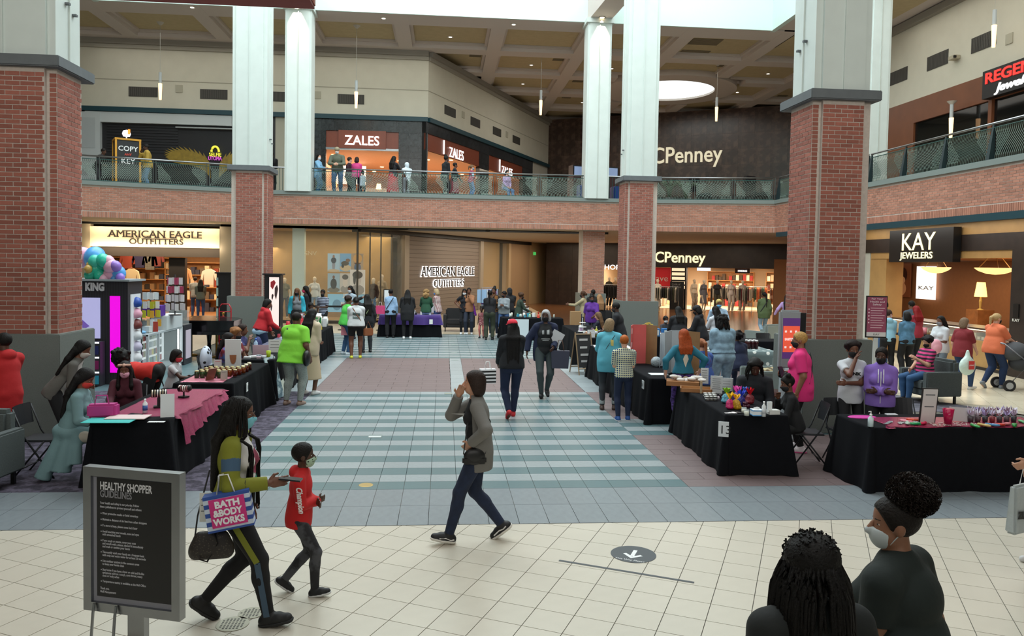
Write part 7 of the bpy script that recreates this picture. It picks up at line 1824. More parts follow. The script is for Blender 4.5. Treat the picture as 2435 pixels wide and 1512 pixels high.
for(x,y,c1,c2,lab,hd)in((1494,740,('c89030',.28,.04),('skirt','1c1c20',{},.5),'mannequin in a mustard top and black skirt',200),(1447,730,('3a3628',.28,.02),('pants','0f0f12'),'mannequin in a patterned top and black trousers',190),(1462,730,('a88a68',.28,.02),('pants','101012'),'mannequin in a tan top and black trousers',190),(1510-6,741,('d8ccc0',.28,.02),('pants','c8bcb0'),'mannequin in a black and white printed outfit',200),
(1669-20,738,('e0d0b8',.5,.02),('pants','d8cab4',dict(pat='stripeX',pscale=12,col2='6a5a4a')),'mannequin in a cream top and striped trousers',200),(1664+40,741,('2a2a2c',.28,.04),('pants','4a4638'),'mannequin in a black top and olive trousers',170),(1668+4,741,('6a6a70',1,.1),('skirt','6a6a70',{},.6),'mannequin in a grey dress',200),(1737,742,('d8ccc4',.28,.04),('pants','cfc4b8'),'pale mannequin left of the dress rack',180),(1764,742,('c8bab0',.28,.04),('pants','b9aca0'),'pale mannequin behind the dress rack',180),(1562,741,('d8cfc0',1,.2),('skirt','d0c6b8',{},.8),'mannequin in a pale robe beside the red poster',170)):
 mannequin(x,y,0,1.85,hd,lab+' at the department store entrance',c1,c2,mode='G',z=.02,group='department store mannequins')
 # ================================================================== sanitizer stand, jeweler sign, easel, stroller
px_=G(1873,905);t=empty('sanitizer_stand',(5.22,13.1,0),0,'white hand sanitizer stand with an orange and purple screen','sanitizer stand')
SX=float(AY(1880,800,11.4)[0]);t.location=(SX,11.4,0)
b=MB();b.lathe([(0,0),(.24,0),(.24,.05),(.17,.12),(.15,.9),(.13,1.1),(0,1.1)],20);b.build('body',cm('9aa2a6',.4),t,smooth=True)
b=MB();b.prism([(-.19,-.05),(.15,-.05),(.15,.05),(-.19,.05)],1.08,1.98);b.build('screen_housing',cm('9aa0a4',.35),t,bevel=.03);boxo('black_edge',(.14,-.04,1.1),(.22,.06,1.94),M_black,t)
boxo('screen',(-.15,-.056,1.24),(.12,-.05,1.86),mat('scr_purple','54306e',.4,emit=.5),t);boxo('screen_field',(-.145,-.06,1.34),(.115,-.056,1.74),mat('scr_orange','e0583e',.4,emit=.6),t)
for i in range(3):
 for j in(0,1):boxo('icon',(-.12+.08*i,-.063,1.4+.24*j),(-.09+.08*i,-.06,1.43+.24*j),mat('icon_white','f0e0dc',.4,emit=.6),t)
reparent(text('lettering','SANITIZE HERE',.05,MATS['icon_white'],None,(SX-.12,11.335,1.52),(1,0,0),(0,0,1),.001,fit=.22,bold=.002),t)
b=MB();b.lathe([(0,0),(.08,0),(.08,.12),(0,.12)],12,(0,-.12,.95));b.build('dispenser',cm('c4cace',.3),t)
# For Your Health and Safety stand
YS=17.0;a=AY(2062,703,YS);b_=AY(2105,803,YS);w=float(b_[0]-a[0]);hh=float(a[2]-b_[2])
t=empty('health_sign',((a[0]+b_[0])/2,YS,0),-.15,'maroon health and safety sign on a white stand before the jeweler','sign');z0_=float(b_[2])
boxo('frame',(-w/2,-.02,z0_),(w/2,.02,z0_+hh),M_black,t);boxo('poster',(-w/2+.02,-.026,z0_+.03),(w/2-.02,-.02,z0_+hh-.03),cm('8c4058',.6),t);boxo('footer',(-w/2+.02,-.03,z0_+.03),(w/2-.02,-.026,z0_+.13),cm('c8c4c4',.6),t)
boxo('post',(-.05,-.02,0),(.05,.02,z0_),cm('b8bcbc',.4),t);boxo('base',(-.2,-.18,0),(.2,.18,.03),cm('b8bcbc',.4),t)
for s_,zz,fw in(('For Your',.91,.26),('Health and',.84,.32),('Safety',.775,.2)):
 o=text('lettering',s_,.06,cm('e8d8dc',.6),None,(-fw/2,-.028,z0_+hh*zz),(1,0,0),(0,0,1),.001,fit=fw);o.parent=t
o=text('lettering','KAY',.06,cm('505050',.6),None,(-.07,-.032,z0_+.06),(1,0,0),(0,0,1),.001,fit=.14);o.parent=t
for k in range(9):boxo('print_line',(-w/2+.1,-.0275,z0_+hh*(.70-.058*k)),(w/2-.06-.03*(k%3),-.026,z0_+hh*(.70-.058*k)+.012),cm('d8b8c0',.6),t)
for k in range(5):q=MB();q.lathe([(0,0),(.018,0),(.018,.002),(0,.002)],10);o=q.build('icon',cm('d8b8c0',.6),t);o.rotation_euler=(PI/2,0,0);o.location=(-w/2+.06,-.028,z0_+hh*(.68-.08*k))
# small easel table before jeweler
p=G(2185,855);t=empty('tray_table',(p[0],p[1],0),.2,'wooden folding table with a pink cup and papers before the jeweler','table');boxo('tabletop',(-.3,-.2,.72),(.3,.2,.75),M_black,t)
for sx in(-1,1):b=MB();b.tube([(sx*.26,-.2,0),(sx*.26,.18,.72)],.014,5);b.tube([(sx*.24,.2,0),(sx*.24,-.18,.72)],.014,5);b.build('leg',cm('b08a5a',.5),t)
lathe_obj('drink_cup',[(0,0),(.05,0),(.07,.2),(0,.2)],cm('e08a98',.3),(p[0]+.15,p[1],.75),label='large pink cup on the small table before the jeweler',cat='cup')
# stroller
p=G(2415,930);t=empty('stroller',(p[0]+.25,p[1]+.1,0),-.2,'grey baby stroller pushed at the right edge','stroller');b=MB()
for y in(-.25,.25):b.tube([(-.45,y,.12),(.0,y,.62),(-.55,y,1.05)],.016,6);b.tube([(.4,y,.12),(-.1,y,.7)],.016,6)
b.tube([(-.55,-.25,1.05),(-.55,.25,1.05)],.02,6);b.build('frame',cm('8a8c90',.35,metal=.6),t,smooth=True)
for(x,y)in((-.42,-.27),(-.42,.27),(.4,-.24),(.4,.24)):
 b=MB()
 for k in range(20):pass
 b.tube([(x,y-.02,.13),(x,y+.02,.13)],.13,20);w_=b.build('wheel',cm('1c1c1f',.6),t);b=MB();b.tube([(x,y-.028,.13),(x,y+.028,.13)],.075,14);b.build('hub',cm('a8aaad',.4),w_)
sdf_obj('seat_shell',[('ell',A3(-.05,0,.62),A3(.26,.22,.2)),('cut',A3(.05,0,.74),nrm((.6,0,.8)))],.02,cm('3a3d42',.8),t);sdf_obj('canopy',[('ell',A3(-.2,0,.86),A3(.28,.24,.22)),('cut',A3(-.05,0,.85),nrm((.8,0,-.6)))],.02,cm('4a4d52',.8),t)
# ================================================================== healthy shopper sign
Pm=[AY(197,1108,4.20),AY(427,1128,4.03),AY(427,1483,4.03),AY(198,1445,4.20)]
HS=Plane(Pm[0][:2],(Pm[1]-Pm[0])[:2]);Ws=float(np.linalg.norm((Pm[1]-Pm[0])[:2]));zt=float((Pm[0][2]+Pm[1][2])/2);zb=float((Pm[2][2]+Pm[3][2])/2)
t=empty('guidelines_sign',tuple(HS.at(Ws/2,0,-.02)),0,'brushed steel floor sign reading Healthy Shopper Guidelines','sign')
fr=.047
HS.slab('frame_bar',(0,Ws,zt-fr,zt),M_steel,t,-.05,.0);HS.slab('frame_bar',(0,Ws,zb,zb+fr),M_steel,t,-.05,0);HS.slab('frame_bar',(0,fr,zb+fr,zt-fr),M_steel,t,-.05,0);HS.slab('frame_bar',(Ws-fr,Ws,zb+fr,zt-fr),M_steel,t,-.05,0)
HS.slab('mat_board',(fr,Ws-fr,zb+fr,zt-fr),cm('8d8d96',.5),t,-.045,-.02);HS.slab('black_poster',(fr+.025,Ws-fr-.006,zb+fr+.03,zt-fr-.01),cm('111114',.4),t,-.02,-.014)
def hst(s_,x,zf,size,fit,col,bold=0.):
 o=text('lettering',s_,size,cm(col,.6),None,HS.at(x,zt-zf,-.0135),HS.u,(0,0,1),.0004,fit=fit,bold=bold);reparent(o,t)
x0=fr+.045;hst('HEALTHY SHOPPER',x0,.118,.058,.31,'d8d8dc',.0012);hst('GUIDELINES',x0,.158,.052,.19,'8a8a90',.0008)
lines=[('Your health and safety is our priority. Follow',.195,.235,0),('these guidelines to protect yourself and others:',.215,.25,0),('Wear protective masks or facial coverings',.250,.215,1),('Maintain a distance of six feet from other shoppers',.282,.265,1),('If a store is busy, please come back later',.314,.21,1),('Avoid touching your mouth, nose and eyes',.346,.22,1),('with unwashed hands',.362,.11,2),('If you cough or sneeze, cover your nose',.394,.20,1),('and mouth with a tissue; discard it immediately',.410,.245,2),('and wash or sanitize your hands',.426,.165,2),('Thoroughly wash your hands on a frequent basis',.456,.25,1),('with soap and warm water for at least 20 seconds',.472,.26,2),('Use sanitizer stations in the common areas',.503,.22,1),('to keep your hands clean',.519,.13,2),('Stay home if you have a fever or cold and flu-like',.55,.25,1),('symptoms such as a cough, sore throat, runny',.566,.24,2),('nose or body aches',.582,.1,2),('Temperature testing is available at the Mall Office',.612,.26,1),('Thank you,',.650,.055,0),('Mall Management',.668,.095,0)]
for s_,zf,fit,ind in lines:
 hst(s_,x0+(.014 if ind else 0),zf,.0165,fit,'b9b9bf',.0003)
 if ind==1:HS.slab('bullet',(x0+.004,x0+.009,zt-zf+.002,zt-zf+.007),cm('c9c9cf',.6),t,-.014,-.0130)
HS.slab('post',(Ws*.46,Ws*.63,0,zb),M_steel,t,-.045,-.005);HS.slab('base',(Ws*.1,Ws*.95,0,.03),M_steel,t,-.25,.2)
HS.slab('leaflet_holder',(Ws*.12,Ws*.48,zb-.32,zb-.17),cm('8a7250',.5),t,.0,.09)
for s0 in(.13,.36):
 q=MB();q.tube([HS.at(Ws*s0,zb-.2,.04),HS.at(Ws*s0,zb+.0,.02),HS.at(Ws*s0,zb+.045,.01)],.008,5);reparent(q.build('hook',M_steel),t)
 # ================================================================== people
def at_feet(x,y):p=G(x,y);return(float(p[0]),float(p[1]))
def at_head(x,y,h,z=0.):p=G(x,y,z+h);return(float(p[0]),float(p[1]))
def x_tubes(col,n,L,r=.006,front=.35,seed=1,spread=1.0,name='braids',stiff=0.,droop=.25):
 def f(o,S,HL,J,Pc,U,Xt,Ft,sc,Rh,q,vox):
  rr=random.Random(seed);b=MB();bc=Pc+U*.44
  for k in range(n):
   fr=rr.random()<front;a=rr.uniform(-2.3,2.3)if not fr else rr.choice((-1,1))*rr.uniform(.9,1.35)
   # a: 0 = back of the head, +-pi = face
   th=rr.uniform(.15,1.2);r0=HL(math.sin(a)*.088*math.sin(th+.35),-.014-math.cos(a)*.105*math.sin(th+.35),.036+.098*math.cos(th+.35))
   r1=HL(math.sin(a)*.105*spread,-.014-math.cos(a)*.118*spread,-.035+rr.uniform(-.02,.02))
   sx=math.sin(a);sy=-math.cos(a)
   e0=HL(sx*.12*spread,sy*.13*spread-.01,-.12)+A3(0,0,-.02)
   if L>.25:
    off=(.105 if not fr else .10)
    e1=bc+Xt*sx*.13+Ft*(sy*off-.02 if not fr else .115+rr.uniform(-.01,.02));e2=e1-A3(0,0,1)*(L-.12)*rr.uniform(.75,1.05)+Ft*rr.uniform(-.02,.02)+Xt*rr.uniform(-.02,.02)
    P=[r0,r1,e0,e1,(e1+e2)/2,e2]
   else:P=[r0,r1,r1+(e0-r1)*.5+A3(rr.uniform(-.01,.01),rr.uniform(-.01,.01),0),r1+(e0-r1)*(L/.12)*rr.uniform(.8,1.1)]
   Q_=[];PP=[2*P[0]-P[1]]+P+[2*P[-1]-P[-2]]
   for i_ in range(1,len(PP)-2):
    for u_ in((0,.33,.66)if L>.25 else(0,.5)):
     a_,b_,c_,d_=PP[i_-1],PP[i_],PP[i_+1],PP[i_+2];Q_.append(.5*((2*b_)+(c_-a_)*u_+(2*a_-5*b_+4*c_-d_)*u_**2+(3*b_-a_-3*c_+d_)*u_**3))
   Q_.append(P[-1]);b.tube([p*S for p in Q_],r*S*q,4,r2=r*.7*S*q)
  b.build(name,hairm(col),o,smooth=True)['kind']='stuff'
 return f
def x_blob(fn,n,R,r,col,seed=3,name='hair_puff',vx=.008):
 def f(o,S,HL,J,Pc,U,Xt,Ft,sc,Rh,q,vox):
  rr=random.Random(seed);c=fn(HL);L=[('ell',c,A3(R,R,R*.85))]
  for k in range(n):
   v=nrm((rr.gauss(0,1),rr.gauss(0,1),rr.gauss(0,1)));L.append(('ell',c+v*R*rr.uniform(.75,1.05),A3(r,r,r)*rr.uniform(.6,1.2)))
  sdf_obj(name,sc(L),vx,hairm(col),o,.008)
 return f
def x_fuzz(fn,n,R,L,col,seed=3,name='curls',r=.0022):
 def f(o,S,HL,J,Pc,U,Xt,Ft,sc,Rh,q,vox):
  rr=random.Random(seed);c=fn(HL);b=MB()
  for k in range(n):
   v=nrm((rr.gauss(0,1),rr.gauss(0,1),rr.gauss(0,1)));p=c+v*A3(R,R,R*.85)*.93;w=nrm(np.cross(v,(rr.gauss(0,1),rr.gauss(0,1),rr.gauss(0,1))));P=[p]
   for i in range(1,5):a=i*1.5;P.append(p+v*L*i/4+(w*math.sin(a)+np.cross(v,w)*(math.cos(a)-1))*.007)
   b.tube([z_*S for z_ in P],r,3,cap=False)
  b.build(name,hairm(col),o)['kind']='stuff'
 return f
def x_seg(kind,s_,t0,t1,r0,r1,col,name='sleeve_panel'):
 def f(o,S,HL,J,Pc,U,Xt,Ft,sc,Rh,q,vox):
  if kind=='upper':a,b=J['arm',s_][0],J['arm',s_][1]
  elif kind=='fore':a,b=J['arm',s_][1],J['arm',s_][2]
  elif kind=='thigh':a,b=J['leg',s_][0],J['leg',s_][1]
  else:a,b=J['leg',s_][1],J['leg',s_][2]
  p0,p1=a+(b-a)*t0,a+(b-a)*t1;d=nrm(b-a)
  sdf_obj(name,sc([('fcap',p0-d*.05,p1,r0,r1),('cut',p0,-d)]),vox,cm(col,.8),o,.01)
 return f
def x_stripe(s_,col1,col2,w=.022):
 def f(o,S,HL,J,Pc,U,Xt,Ft,sc,Rh,q,vox):
  hip,kn,an=J['leg',s_][:3]
  for(a,b,ra,rb,c)in((hip,kn,.101,.068,col1),(kn,an,.066,.046,col2)):
   m=MB();d=nrm(b-a);fw=nrm(np.cross(Xt*s_,d));P=[]
   for k in range(7):
    t=k/6;pt=a+(b-a)*t+Xt*s_*(ra+(rb-ra)*t+.004);P.append((pt-fw*w,pt+fw*w))
   for k in range(6):m.quad(*[tuple(v*S)for v in(P[k][0],P[k][1],P[k+1][1],P[k+1][0])])
   m.build('side_stripe',cm(c,.8),o)
 return f
def x_glasses(o,S,HL,J,Pc,U,Xt,Ft,sc,Rh,q,vox):
 b=MB()
 for s_ in(1,-1):
  b.tube([HL(s_*.031+.026*math.cos(a),.094,.004+.018*math.sin(a))*S for a in np.arange(0,6.5,.5)],.0018,4);b.tube([HL(s_*.057,.09,.008)*S,HL(s_*.078,-.0,.008)*S],.0018,4)
 b.tube([HL(-.006,.096,.006)*S,HL(.006,.096,.006)*S],.0018,4);b.build('glasses',cm('3a2a22',.3),o)
def chest_text(s_,w_,zoff,col,yo=.135,size=.05,back=False,**k):
 def f(o,S,HL,J,Pc,U,Xt,Ft,sc,Rh,q,vox):
  sg=-1 if back else 1
  x=text('lettering',s_,size*S,cm(col,.7),None,(Pc+U*zoff+Ft*yo*sg+Xt*w_/2*sg)*S,-Xt*sg,U,.0002,fit=w_*S,**k);x.parent=o
  me=x.data;v=drape(o,[q_.co[:]for q_ in me.vertices],Ft*sg,.006);me.vertices.foreach_set('co',np.array(v).ravel());me.update()
 return f
def chest_patch(pts,zoff,col,yo=.135,name='print',back=False):
 def f(o,S,HL,J,Pc,U,Xt,Ft,sc,Rh,q,vox):
  sg=-1 if back else 1;b=MB();n_=len(pts);cx_,cz_=sum(p[0]for p in pts)/n_,sum(p[1]for p in pts)/n_
  ring=[[(cx_+(x-cx_)*f_,cz_+(z_-cz_)*f_)for i_ in range(n_)for(x,z_)in((pts[i_]),((pts[i_][0]+pts[(i_+1)%n_][0])/2,(pts[i_][1]+pts[(i_+1)%n_][1])/2))]for f_ in(.35,.7,1)]
  rp=[drape(o,[(Pc+U*(zoff+z_)+Ft*yo*sg+Xt*x)*S for x,z_ in r_],Ft*sg,.006)for r_ in ring];m_=2*n_
  b.poly(rp[0])
  for a_ in(0,1):
   for i_ in range(m_):b.quad(rp[a_][i_],rp[a_][(i_+1)%m_],rp[a_+1][(i_+1)%m_],rp[a_+1][i_])
  b.build(name,cm(col,.8),o)
 return f
def x_bracelet(s_,col='c9c9c9',r=.034,d=.0,name='bracelet'):
 def f(o,S,HL,J,Pc,U,Xt,Ft,sc,Rh,q,vox):
  el,wr=J['arm',s_][1:3];e=nrm(wr-el);b=MB();p=wr-e*(.03+d);b.tube([p*S,(p+e*.018)*S],r*S,14);b.build(name,cm(col,.3),o)
 return f
BK='14110f'
def _zip(Pc,U,Ft,Xt,S,dx):
 b=MB();zz=((.44,.13),(.35,.165),(.25,.165),(.12,.16),(-.02,.158))if dx==0 else((.47,.1),(.40,.165),(.28,.18))
 b.tube([(Pc+U*z_+Ft*y_+Xt*dx)*S for z_,y_ in zz],.007,5);return b
 # ---- foreground
P1=person((-1.47,5.62),1.64,-90,'f',1.12,'walk',(('down'),((.02,.27,-.24),(.4,-.8,-.6))),2,8,6,'m',('long',BK,.35),dict(col='7a7d22',sleeve=1,hem=.02,loose=.016,name='jacket',open=.05,inner='d4d0cc'),('leggings','121215'),'111113',('7ec4d4',{}),.0085,'walking woman in an olive track jacket holding a phone and shopping bags',stride=.26,eyes=True,sole='1c1c1e',
extra=[x_tubes(BK,130,.62,.0065,.3,4),x_glasses,x_seg('upper',1,.25,.95,.071,.060,'3f5a74'),x_seg('fore',1,.35,.95,.060,.045,'17181c','cuff_panel'),x_seg('fore',-1,0,.95,.062,.045,'17181c','cuff_panel'),x_stripe(1,'7f8428','43586c'),x_bracelet(1),
chest_patch([(.05,.1),(-.03,.13),(-.07,.03),(-.02,-.06),(.06,-.03)],.27,'8a3a50',.20,'tee_print'),chest_patch([(.02,.02),(-.05,.03),(-.06,-.06),(.01,-.08)],.17,'2a8a70',.185,'tee_print')])
hR=P1['R'];o=phone((hR[0]+.09,hR[1]-.0,hR[2]+.02),1.5,.1,'dark phone in the hand of the walking woman')
def sbag(p,w,d,h,rz,m,label,cat='shopping bag',name='shopping_bag',handle='e8e8e8',hh=.12,taper=1.):
 t=empty(name,p,rz,label,cat);b=MB();tw=taper
 b.v=[(-w/2*tw,-d/2*tw,0),(w/2*tw,-d/2*tw,0),(w/2*tw,d/2*tw,0),(-w/2*tw,d/2*tw,0),(-w/2,-d/2,h),(w/2,-d/2,h),(w/2,d/2,h),(-w/2,d/2,h)]
 b.f=[(0,3,2,1),(0,1,5,4),(1,2,6,5),(2,3,7,6),(3,0,4,7),(4,5,6,7)];b.m=[0]*6;b.build('body',m,t)
 for s_ in(-1,1):q=MB();q.tube([(-w*.2,s_*d*.4,h-.01),(-w*.1,s_*d*.15,h+hh),(w*.1,s_*d*.15,h+hh),(w*.2,s_*d*.4,h-.01)],.005,5);q.build('handle',cm(handle,.6),t,smooth=True)
 return t
pb_=AY(553,1210,5.36)
t=sbag((float(pb_[0]),5.36,float(pb_[2])-.125),.30,.10,.25,0,mat('blue_gingham','2c4f9c',.6,pat='stripeZ',pscale=5.2,col2='c8d4e4'),'blue and white striped paper bag with a large pink square and white store lettering')
t.rotation_euler=(0,-.16,.12)
boxo('pink_square',(-.115,-.056,.03),(.115,-.0515,.225),cm('d03080',.6),t)
for s_,z_,f_ in(('BATH',.165,.16),('&BODY',.107,.19),('WORKS',.048,.205)):o=text('lettering',s_,.062,cm('f0f0f4',.6),None,(-f_/2,-.058,z_),(1,0,0),(0,0,1),.001,fit=f_,bold=.003);o.parent=t
b_=boxo('receipt',(-.04,-.002,-.10),(.04,.002,.10),cm('d0d0c8',.7),loc=tuple(AY(489,1206,5.38)));tag(b_,'white receipt sheet hanging beside the striped shopping bag','paper')
for k_ in range(3):boxo('print_line',(-.03,-.004,-.03+.04*k_),(.03,-.002,-.022+.04*k_),cm('8a8a88',.7),b_)
pb_=AY(503,1293,5.40)
t=empty('handbag',tuple(pb_),.15,'brown patterned handbag hanging at the hip of the walking woman','bag')
sdf_obj('body',[('cap',A3(-.08,0,-.02),A3(.08,0,-.02),.062,.062),('cap',A3(-.07,0,.05),A3(.07,0,.05),.04,.04),('cap',A3(-.1,0,-.06),A3(.1,0,-.06),.04,.04)],.007,mat('bag_pattern','4a4238',.6,pat='voronoi',pscale=70,col2='2a2420'),t,.05)
for s_ in(-1,1):b=MB();b.tube([(-.06,s_*.05,.0),(-.07,s_*.06,-.08),(-.02,s_*.062,-.1),(.05,s_*.055,.02),(.02,s_*.03,.09)],.007,6);b.build('handle',cm('1a1614',.5),t,smooth=True)
b=MB();b.tube([(-.11,0,.03),(-.09,0,.2),(-.02,.05,.50)],.006,5);b.build('strap',cm('15151a',.5),t)
BOY=person((-1.10,6.08),1.17,-90,'m',.95,'walk',(('belly'),('belly')),3,10,0,'d',('short',BK),dict(col='c01c1e',sleeve=1,hem=.12,loose=.022,hood=True,name='hoodie'),('jeans','4a4b50',dict(pat='noise',pscale=9,col2='232327')),'17171a',('1c1f1e',dict(pat='voronoi',pscale=45,col2='9fb8a0')),.008,'small boy in a red hooded sweatshirt with white sleeve script, walking right',stride=.19,eyes=True,sole='d0d0d0')
SJ=BOY['J'][('arm',1)];S_=BOY['S'];W_=BOY['W']
pa,pb2=W_(SJ[0]*S_),W_(SJ[1]*S_);u_=nrm(pb2-pa);v_=nrm(np.cross(u_,(0,-1,0)))*-1
o=text('lettering','Champion',.062,cm('e8e4e2',.7),None,pa+u_*.03-v_*.012+A3(0,-.056,0),u_,v_ if v_[0]>0 else-v_,.001,fit=.20,shear=.4,bold=.002);reparent(o,BOY['o'])
CW=person((.34,7.18),1.60,90,'f',1.0,'walk2',('hip','face'),3,-12,-3,'l',('bob','2a1d18'),dict(col='6e6c68',sleeve=1,hem=.2,loose=.02,name='cardigan',open=.05,inner='121215'),('jeans','17233c',dict(var=.25,vscale=14)),'141416',None,.008,'woman in a long grey cardigan walking left with a hand at her face',stride=.28,eyes=True,sole='d8d4cc',extra=[x_bracelet(-1,'1a1a1c',.036,0,'watch'),chest_patch([(.05,.02),(-.04,.03),(-.03,-.03),(.04,-.02)],.33,'b8b8b8',.155,'shirt_print')])
pb_=AY(1128,1085,7.0);t=empty('crossbody_bag',tuple(pb_),.1,'small rounded black crossbody bag on the woman in the grey cardigan','bag')
b=MB();b.prism([(-.11,-.03),(.11,-.03),(.11,.03),(-.11,.03)],-.07,.0);b.build('body',cm('101012',.4),t,bevel=.015)
sdf_obj('top_flap',[('ell',A3(0,0,0),A3(.10,.035,.08))],.008,cm('121214',.4),t);b=MB();b.tube([(-.1,0,.02),(-.06,.06,.28),(.0,.15,.48)],.006,5);b.tube([(.1,0,.02),(.16,.1,.3),(.05,.15,.48)],.006,5);b.build('strap',cm('101012',.5),t)
for s_ in(-1,1):
 an=CW['J'][('leg',s_)][2]*CW['S'];fd=CW['J'][('leg',s_)][3];W2=CW['W']
 b=MB();P=[W2(an+fd*x+A3(-s_*0-(.045),0,-.045+z_))for x,z_ in((.09,-.0),(.03,.012),(-.02,.0),(-.05,.01))];b.tube(P,.006,4);o=b.build('side_stripe',cm('dcd8d4',.6));reparent(o,CW['o'])
RW=person((1.99,3.10),1.625,38,'f',1.5,'stand',('belly','down'),4,36,2,'b',('short','17120f'),dict(col='17211f',sleeve=.30,hem=.12,loose=.014),('leggings','15151a'),'15151a',('b9c2c4',{}),.0075,'woman in a dark green tee with a curly puff bun, nearest on the right',eyes=True,extra=[x_blob(lambda HL:HL(0,-.08,.135),200,.086,.014,'1c1410',vx=.0055),x_fuzz(lambda HL:HL(0,-.08,.135),1500,.092,.03,'1c1410')])
LB=person((1.40,2.72),1.575,4,'m',1.2,'stand',('down','down'),4,0,4,'d',('afro','100e0d',.27),dict(col='181c1c',sleeve=1,hem=.14,loose=.024,hood=True,name='hoodie'),('jeans','14161c'),'15151a',None,.0085,'person with short dreadlocks seen from behind in a dark hooded top, nearest foreground',extra=[x_tubes('0f0d0c',190,.2,.011,.25,8,1.22,'dreadlocks'),x_fuzz(lambda HL:HL(0,-.015,.07),260,.10,.022,'0f0d0c',6,'loose_curls',.0035),x_blob(lambda HL:HL(0,-.015,.062),160,.078,.012,'0f0d0c',5,'hair_top',.006)])
# person beyond the right edge with a shopping bag
pe=AY(2428,1105,6.2)
EP=person((float(pe[0])+.42,6.2),1.66,90,'f',1.0,'stand',(((.0,.36,-.36),(.4,-.8,-.6)),'down'),0,0,0,'b98a70',('long','2a1a14',.3),dict(col='c8ccd0',sleeve=.28,hem=.08),('jeans','2a3448'),'d0d0d0','d0d8dc',.010,'person at the right edge of the picture holding out a white plastic store bag',fingers='fist')
hl_=EP['L'];tgt_=AY(2424,1108,6.2);print('EP',hl_,tgt_);EP['o'].location.x+=float(tgt_[0]-hl_[0])+.02;EP['o'].location.y+=float(tgt_[1]-hl_[1]);hl_=A3(tgt_[0]+.02,tgt_[1],hl_[2]);t=empty('plastic_bag',(float(hl_[0])+.02,float(hl_[1]),float(hl_[2])-.16),.4,'white plastic bag with black store lettering at the right edge','shopping bag')
b=MB();b.v=[(-.17,-.05,-.42),(.17,-.05,-.42),(.17,.05,-.42),(-.17,.05,-.42),(-.15,-.03,0),(.15,-.03,0),(.15,.03,0),(-.15,.03,0)];b.f=[(0,3,2,1),(0,1,5,4),(1,2,6,5),(2,3,7,6),(3,0,4,7),(4,5,6,7)];b.m=[0]*6;b.build('body',cm('aab2b4',.3,bump=.8,bscale=9),t,bevel=.02)
b=MB();b.tube([(-.05,0,0),(0,0,.15),(.05,0,0)],.005,5);b.build('drawstring',cm('dcdcdc',.6),t);o=text('lettering','zumiez',.12,cm('1a1a1c',.5),None,(-.15,-.056,-.27),(1,0,-.12),(.12,0,1),.001,fit=.33,bold=.006);o.parent=t
# ---- left group
TL=person((-4.36,9.48),1.64,-82,'f',1.1,'sit',('table',((.0,.34,-.26),(.5,-.2,-1))),14,0,32,'m',('long','100e0e',.3),dict(col='6a888c',sleeve=.75,hem=.1,loose=.012),('leggings','a8a194'),'a89c88','c83a34',.009,'seated woman in a teal grey dress and red mask writing at the nearest left table',eyes=True,seat=.45,feet={1:(.10,.50,.08,0),-1:(-.1,.28,.08,-10)})
o=sdf_obj('dress_skirt',[('ell',A3(0,.0,.57),A3(.22,.2,.11)),('cap',A3(.04,.1,.53),A3(.07,.30,.51),.12,.10),('fcap',A3(.14,.0,.5),A3(.18,-.06,.12),.06,.11),('fcap',A3(.12,-.1,.5),A3(.16,-.26,.04),.05,.09),('fcap',A3(.14,.1,.5),A3(.19,.1,.2),.05,.07)],.012,cm('6a888c',.8,bump=.4,bscale=10),TL['o'],.05)
person((-4.95,10.35),1.6,-78,'f',1.0,'stand',('phone','table'),34,-10,25,'m',('long','100e0e',.25),dict(col='5a5854',sleeve=1,hem=.1,name='cardigan',open=.05,inner='c8c8c4'),('leggings','17171a'),'2a2a2c','b9b4ae',.010,'woman in a grey cardigan leaning over behind the seated woman in teal')
person((-4.32,12.0),1.62,80,'f',1.12,'stand',('table','low'),86,0,10,'m',('curly','0f0d0d'),dict(col='c42a22',sleeve=.3,hem=.06),('leggings','141416'),'202022',None,.011,'person bending far forward in a bright red tee with curly black hair',extra=[x_blob(lambda HL:HL(0,-.02,.08),70,.13,.035,'0f0d0d',7,'hair_volume',.012)])
person((-4.27,10.85),1.5,194,'f',1.05,'sit',('table','reach'),18,0,14,'m',('braids','14100f',.25,'front'),dict(col='4a1826',sleeve=1,hem=.08),('jeans','1c2030'),'2a2a2c','d8a0b4',.010,'girl in a maroon sparkly sweater, pink mask and headband seated behind the pink runner',eyes=True,extra=[lambda o,S,HL,J,Pc,U,Xt,Ft,sc,Rh,q,vox:sdf_obj('headband',sc([('cap',HL(-.07,.05,.09),HL(.07,.05,.09),.02,.02),('cap',HL(0,.075,.1),HL(0,.085,.1),.028,.024)]),.008,cm('c8a08c',.7),o,.01)])
person((-4.33,12.75),1.3,-95,'m',.95,'sit',('phone','reach'),10,0,12,'d',('bob','14110f'),dict(col='b9bcc0',sleeve=.3,hem=.08),('jeans','2a3040'),'d0d0d0','c83a48',.011,'child in a pale grey tee and red mask seated beside the jam table')
person((-5.47,10.2),1.62,60,'m',1.0,'stand',('down','low'),4,10,8,'d',('short',BK),dict(col='b01c20',sleeve=1,hem=.28,loose=.024,hood=True,name='hoodie'),('jeans','232c44'),'d8d8d8',None,.011,'person in a long red hooded top at the left edge before the big column')
person((-4.0,14.35),1.6,-85,'f',1.05,'sit',('table','table'),12,-5,12,'m',('braids','17100f',.4,'front'),dict(col='7a2430',sleeve=.3,hem=.08,kw=dict(pat='noise',pscale=10,col2='3a5a9a')),('jeans','1c2030'),'2a2a2c','d8d0cc',.013,'seated woman with long braids in a maroon and blue print top and white mask')
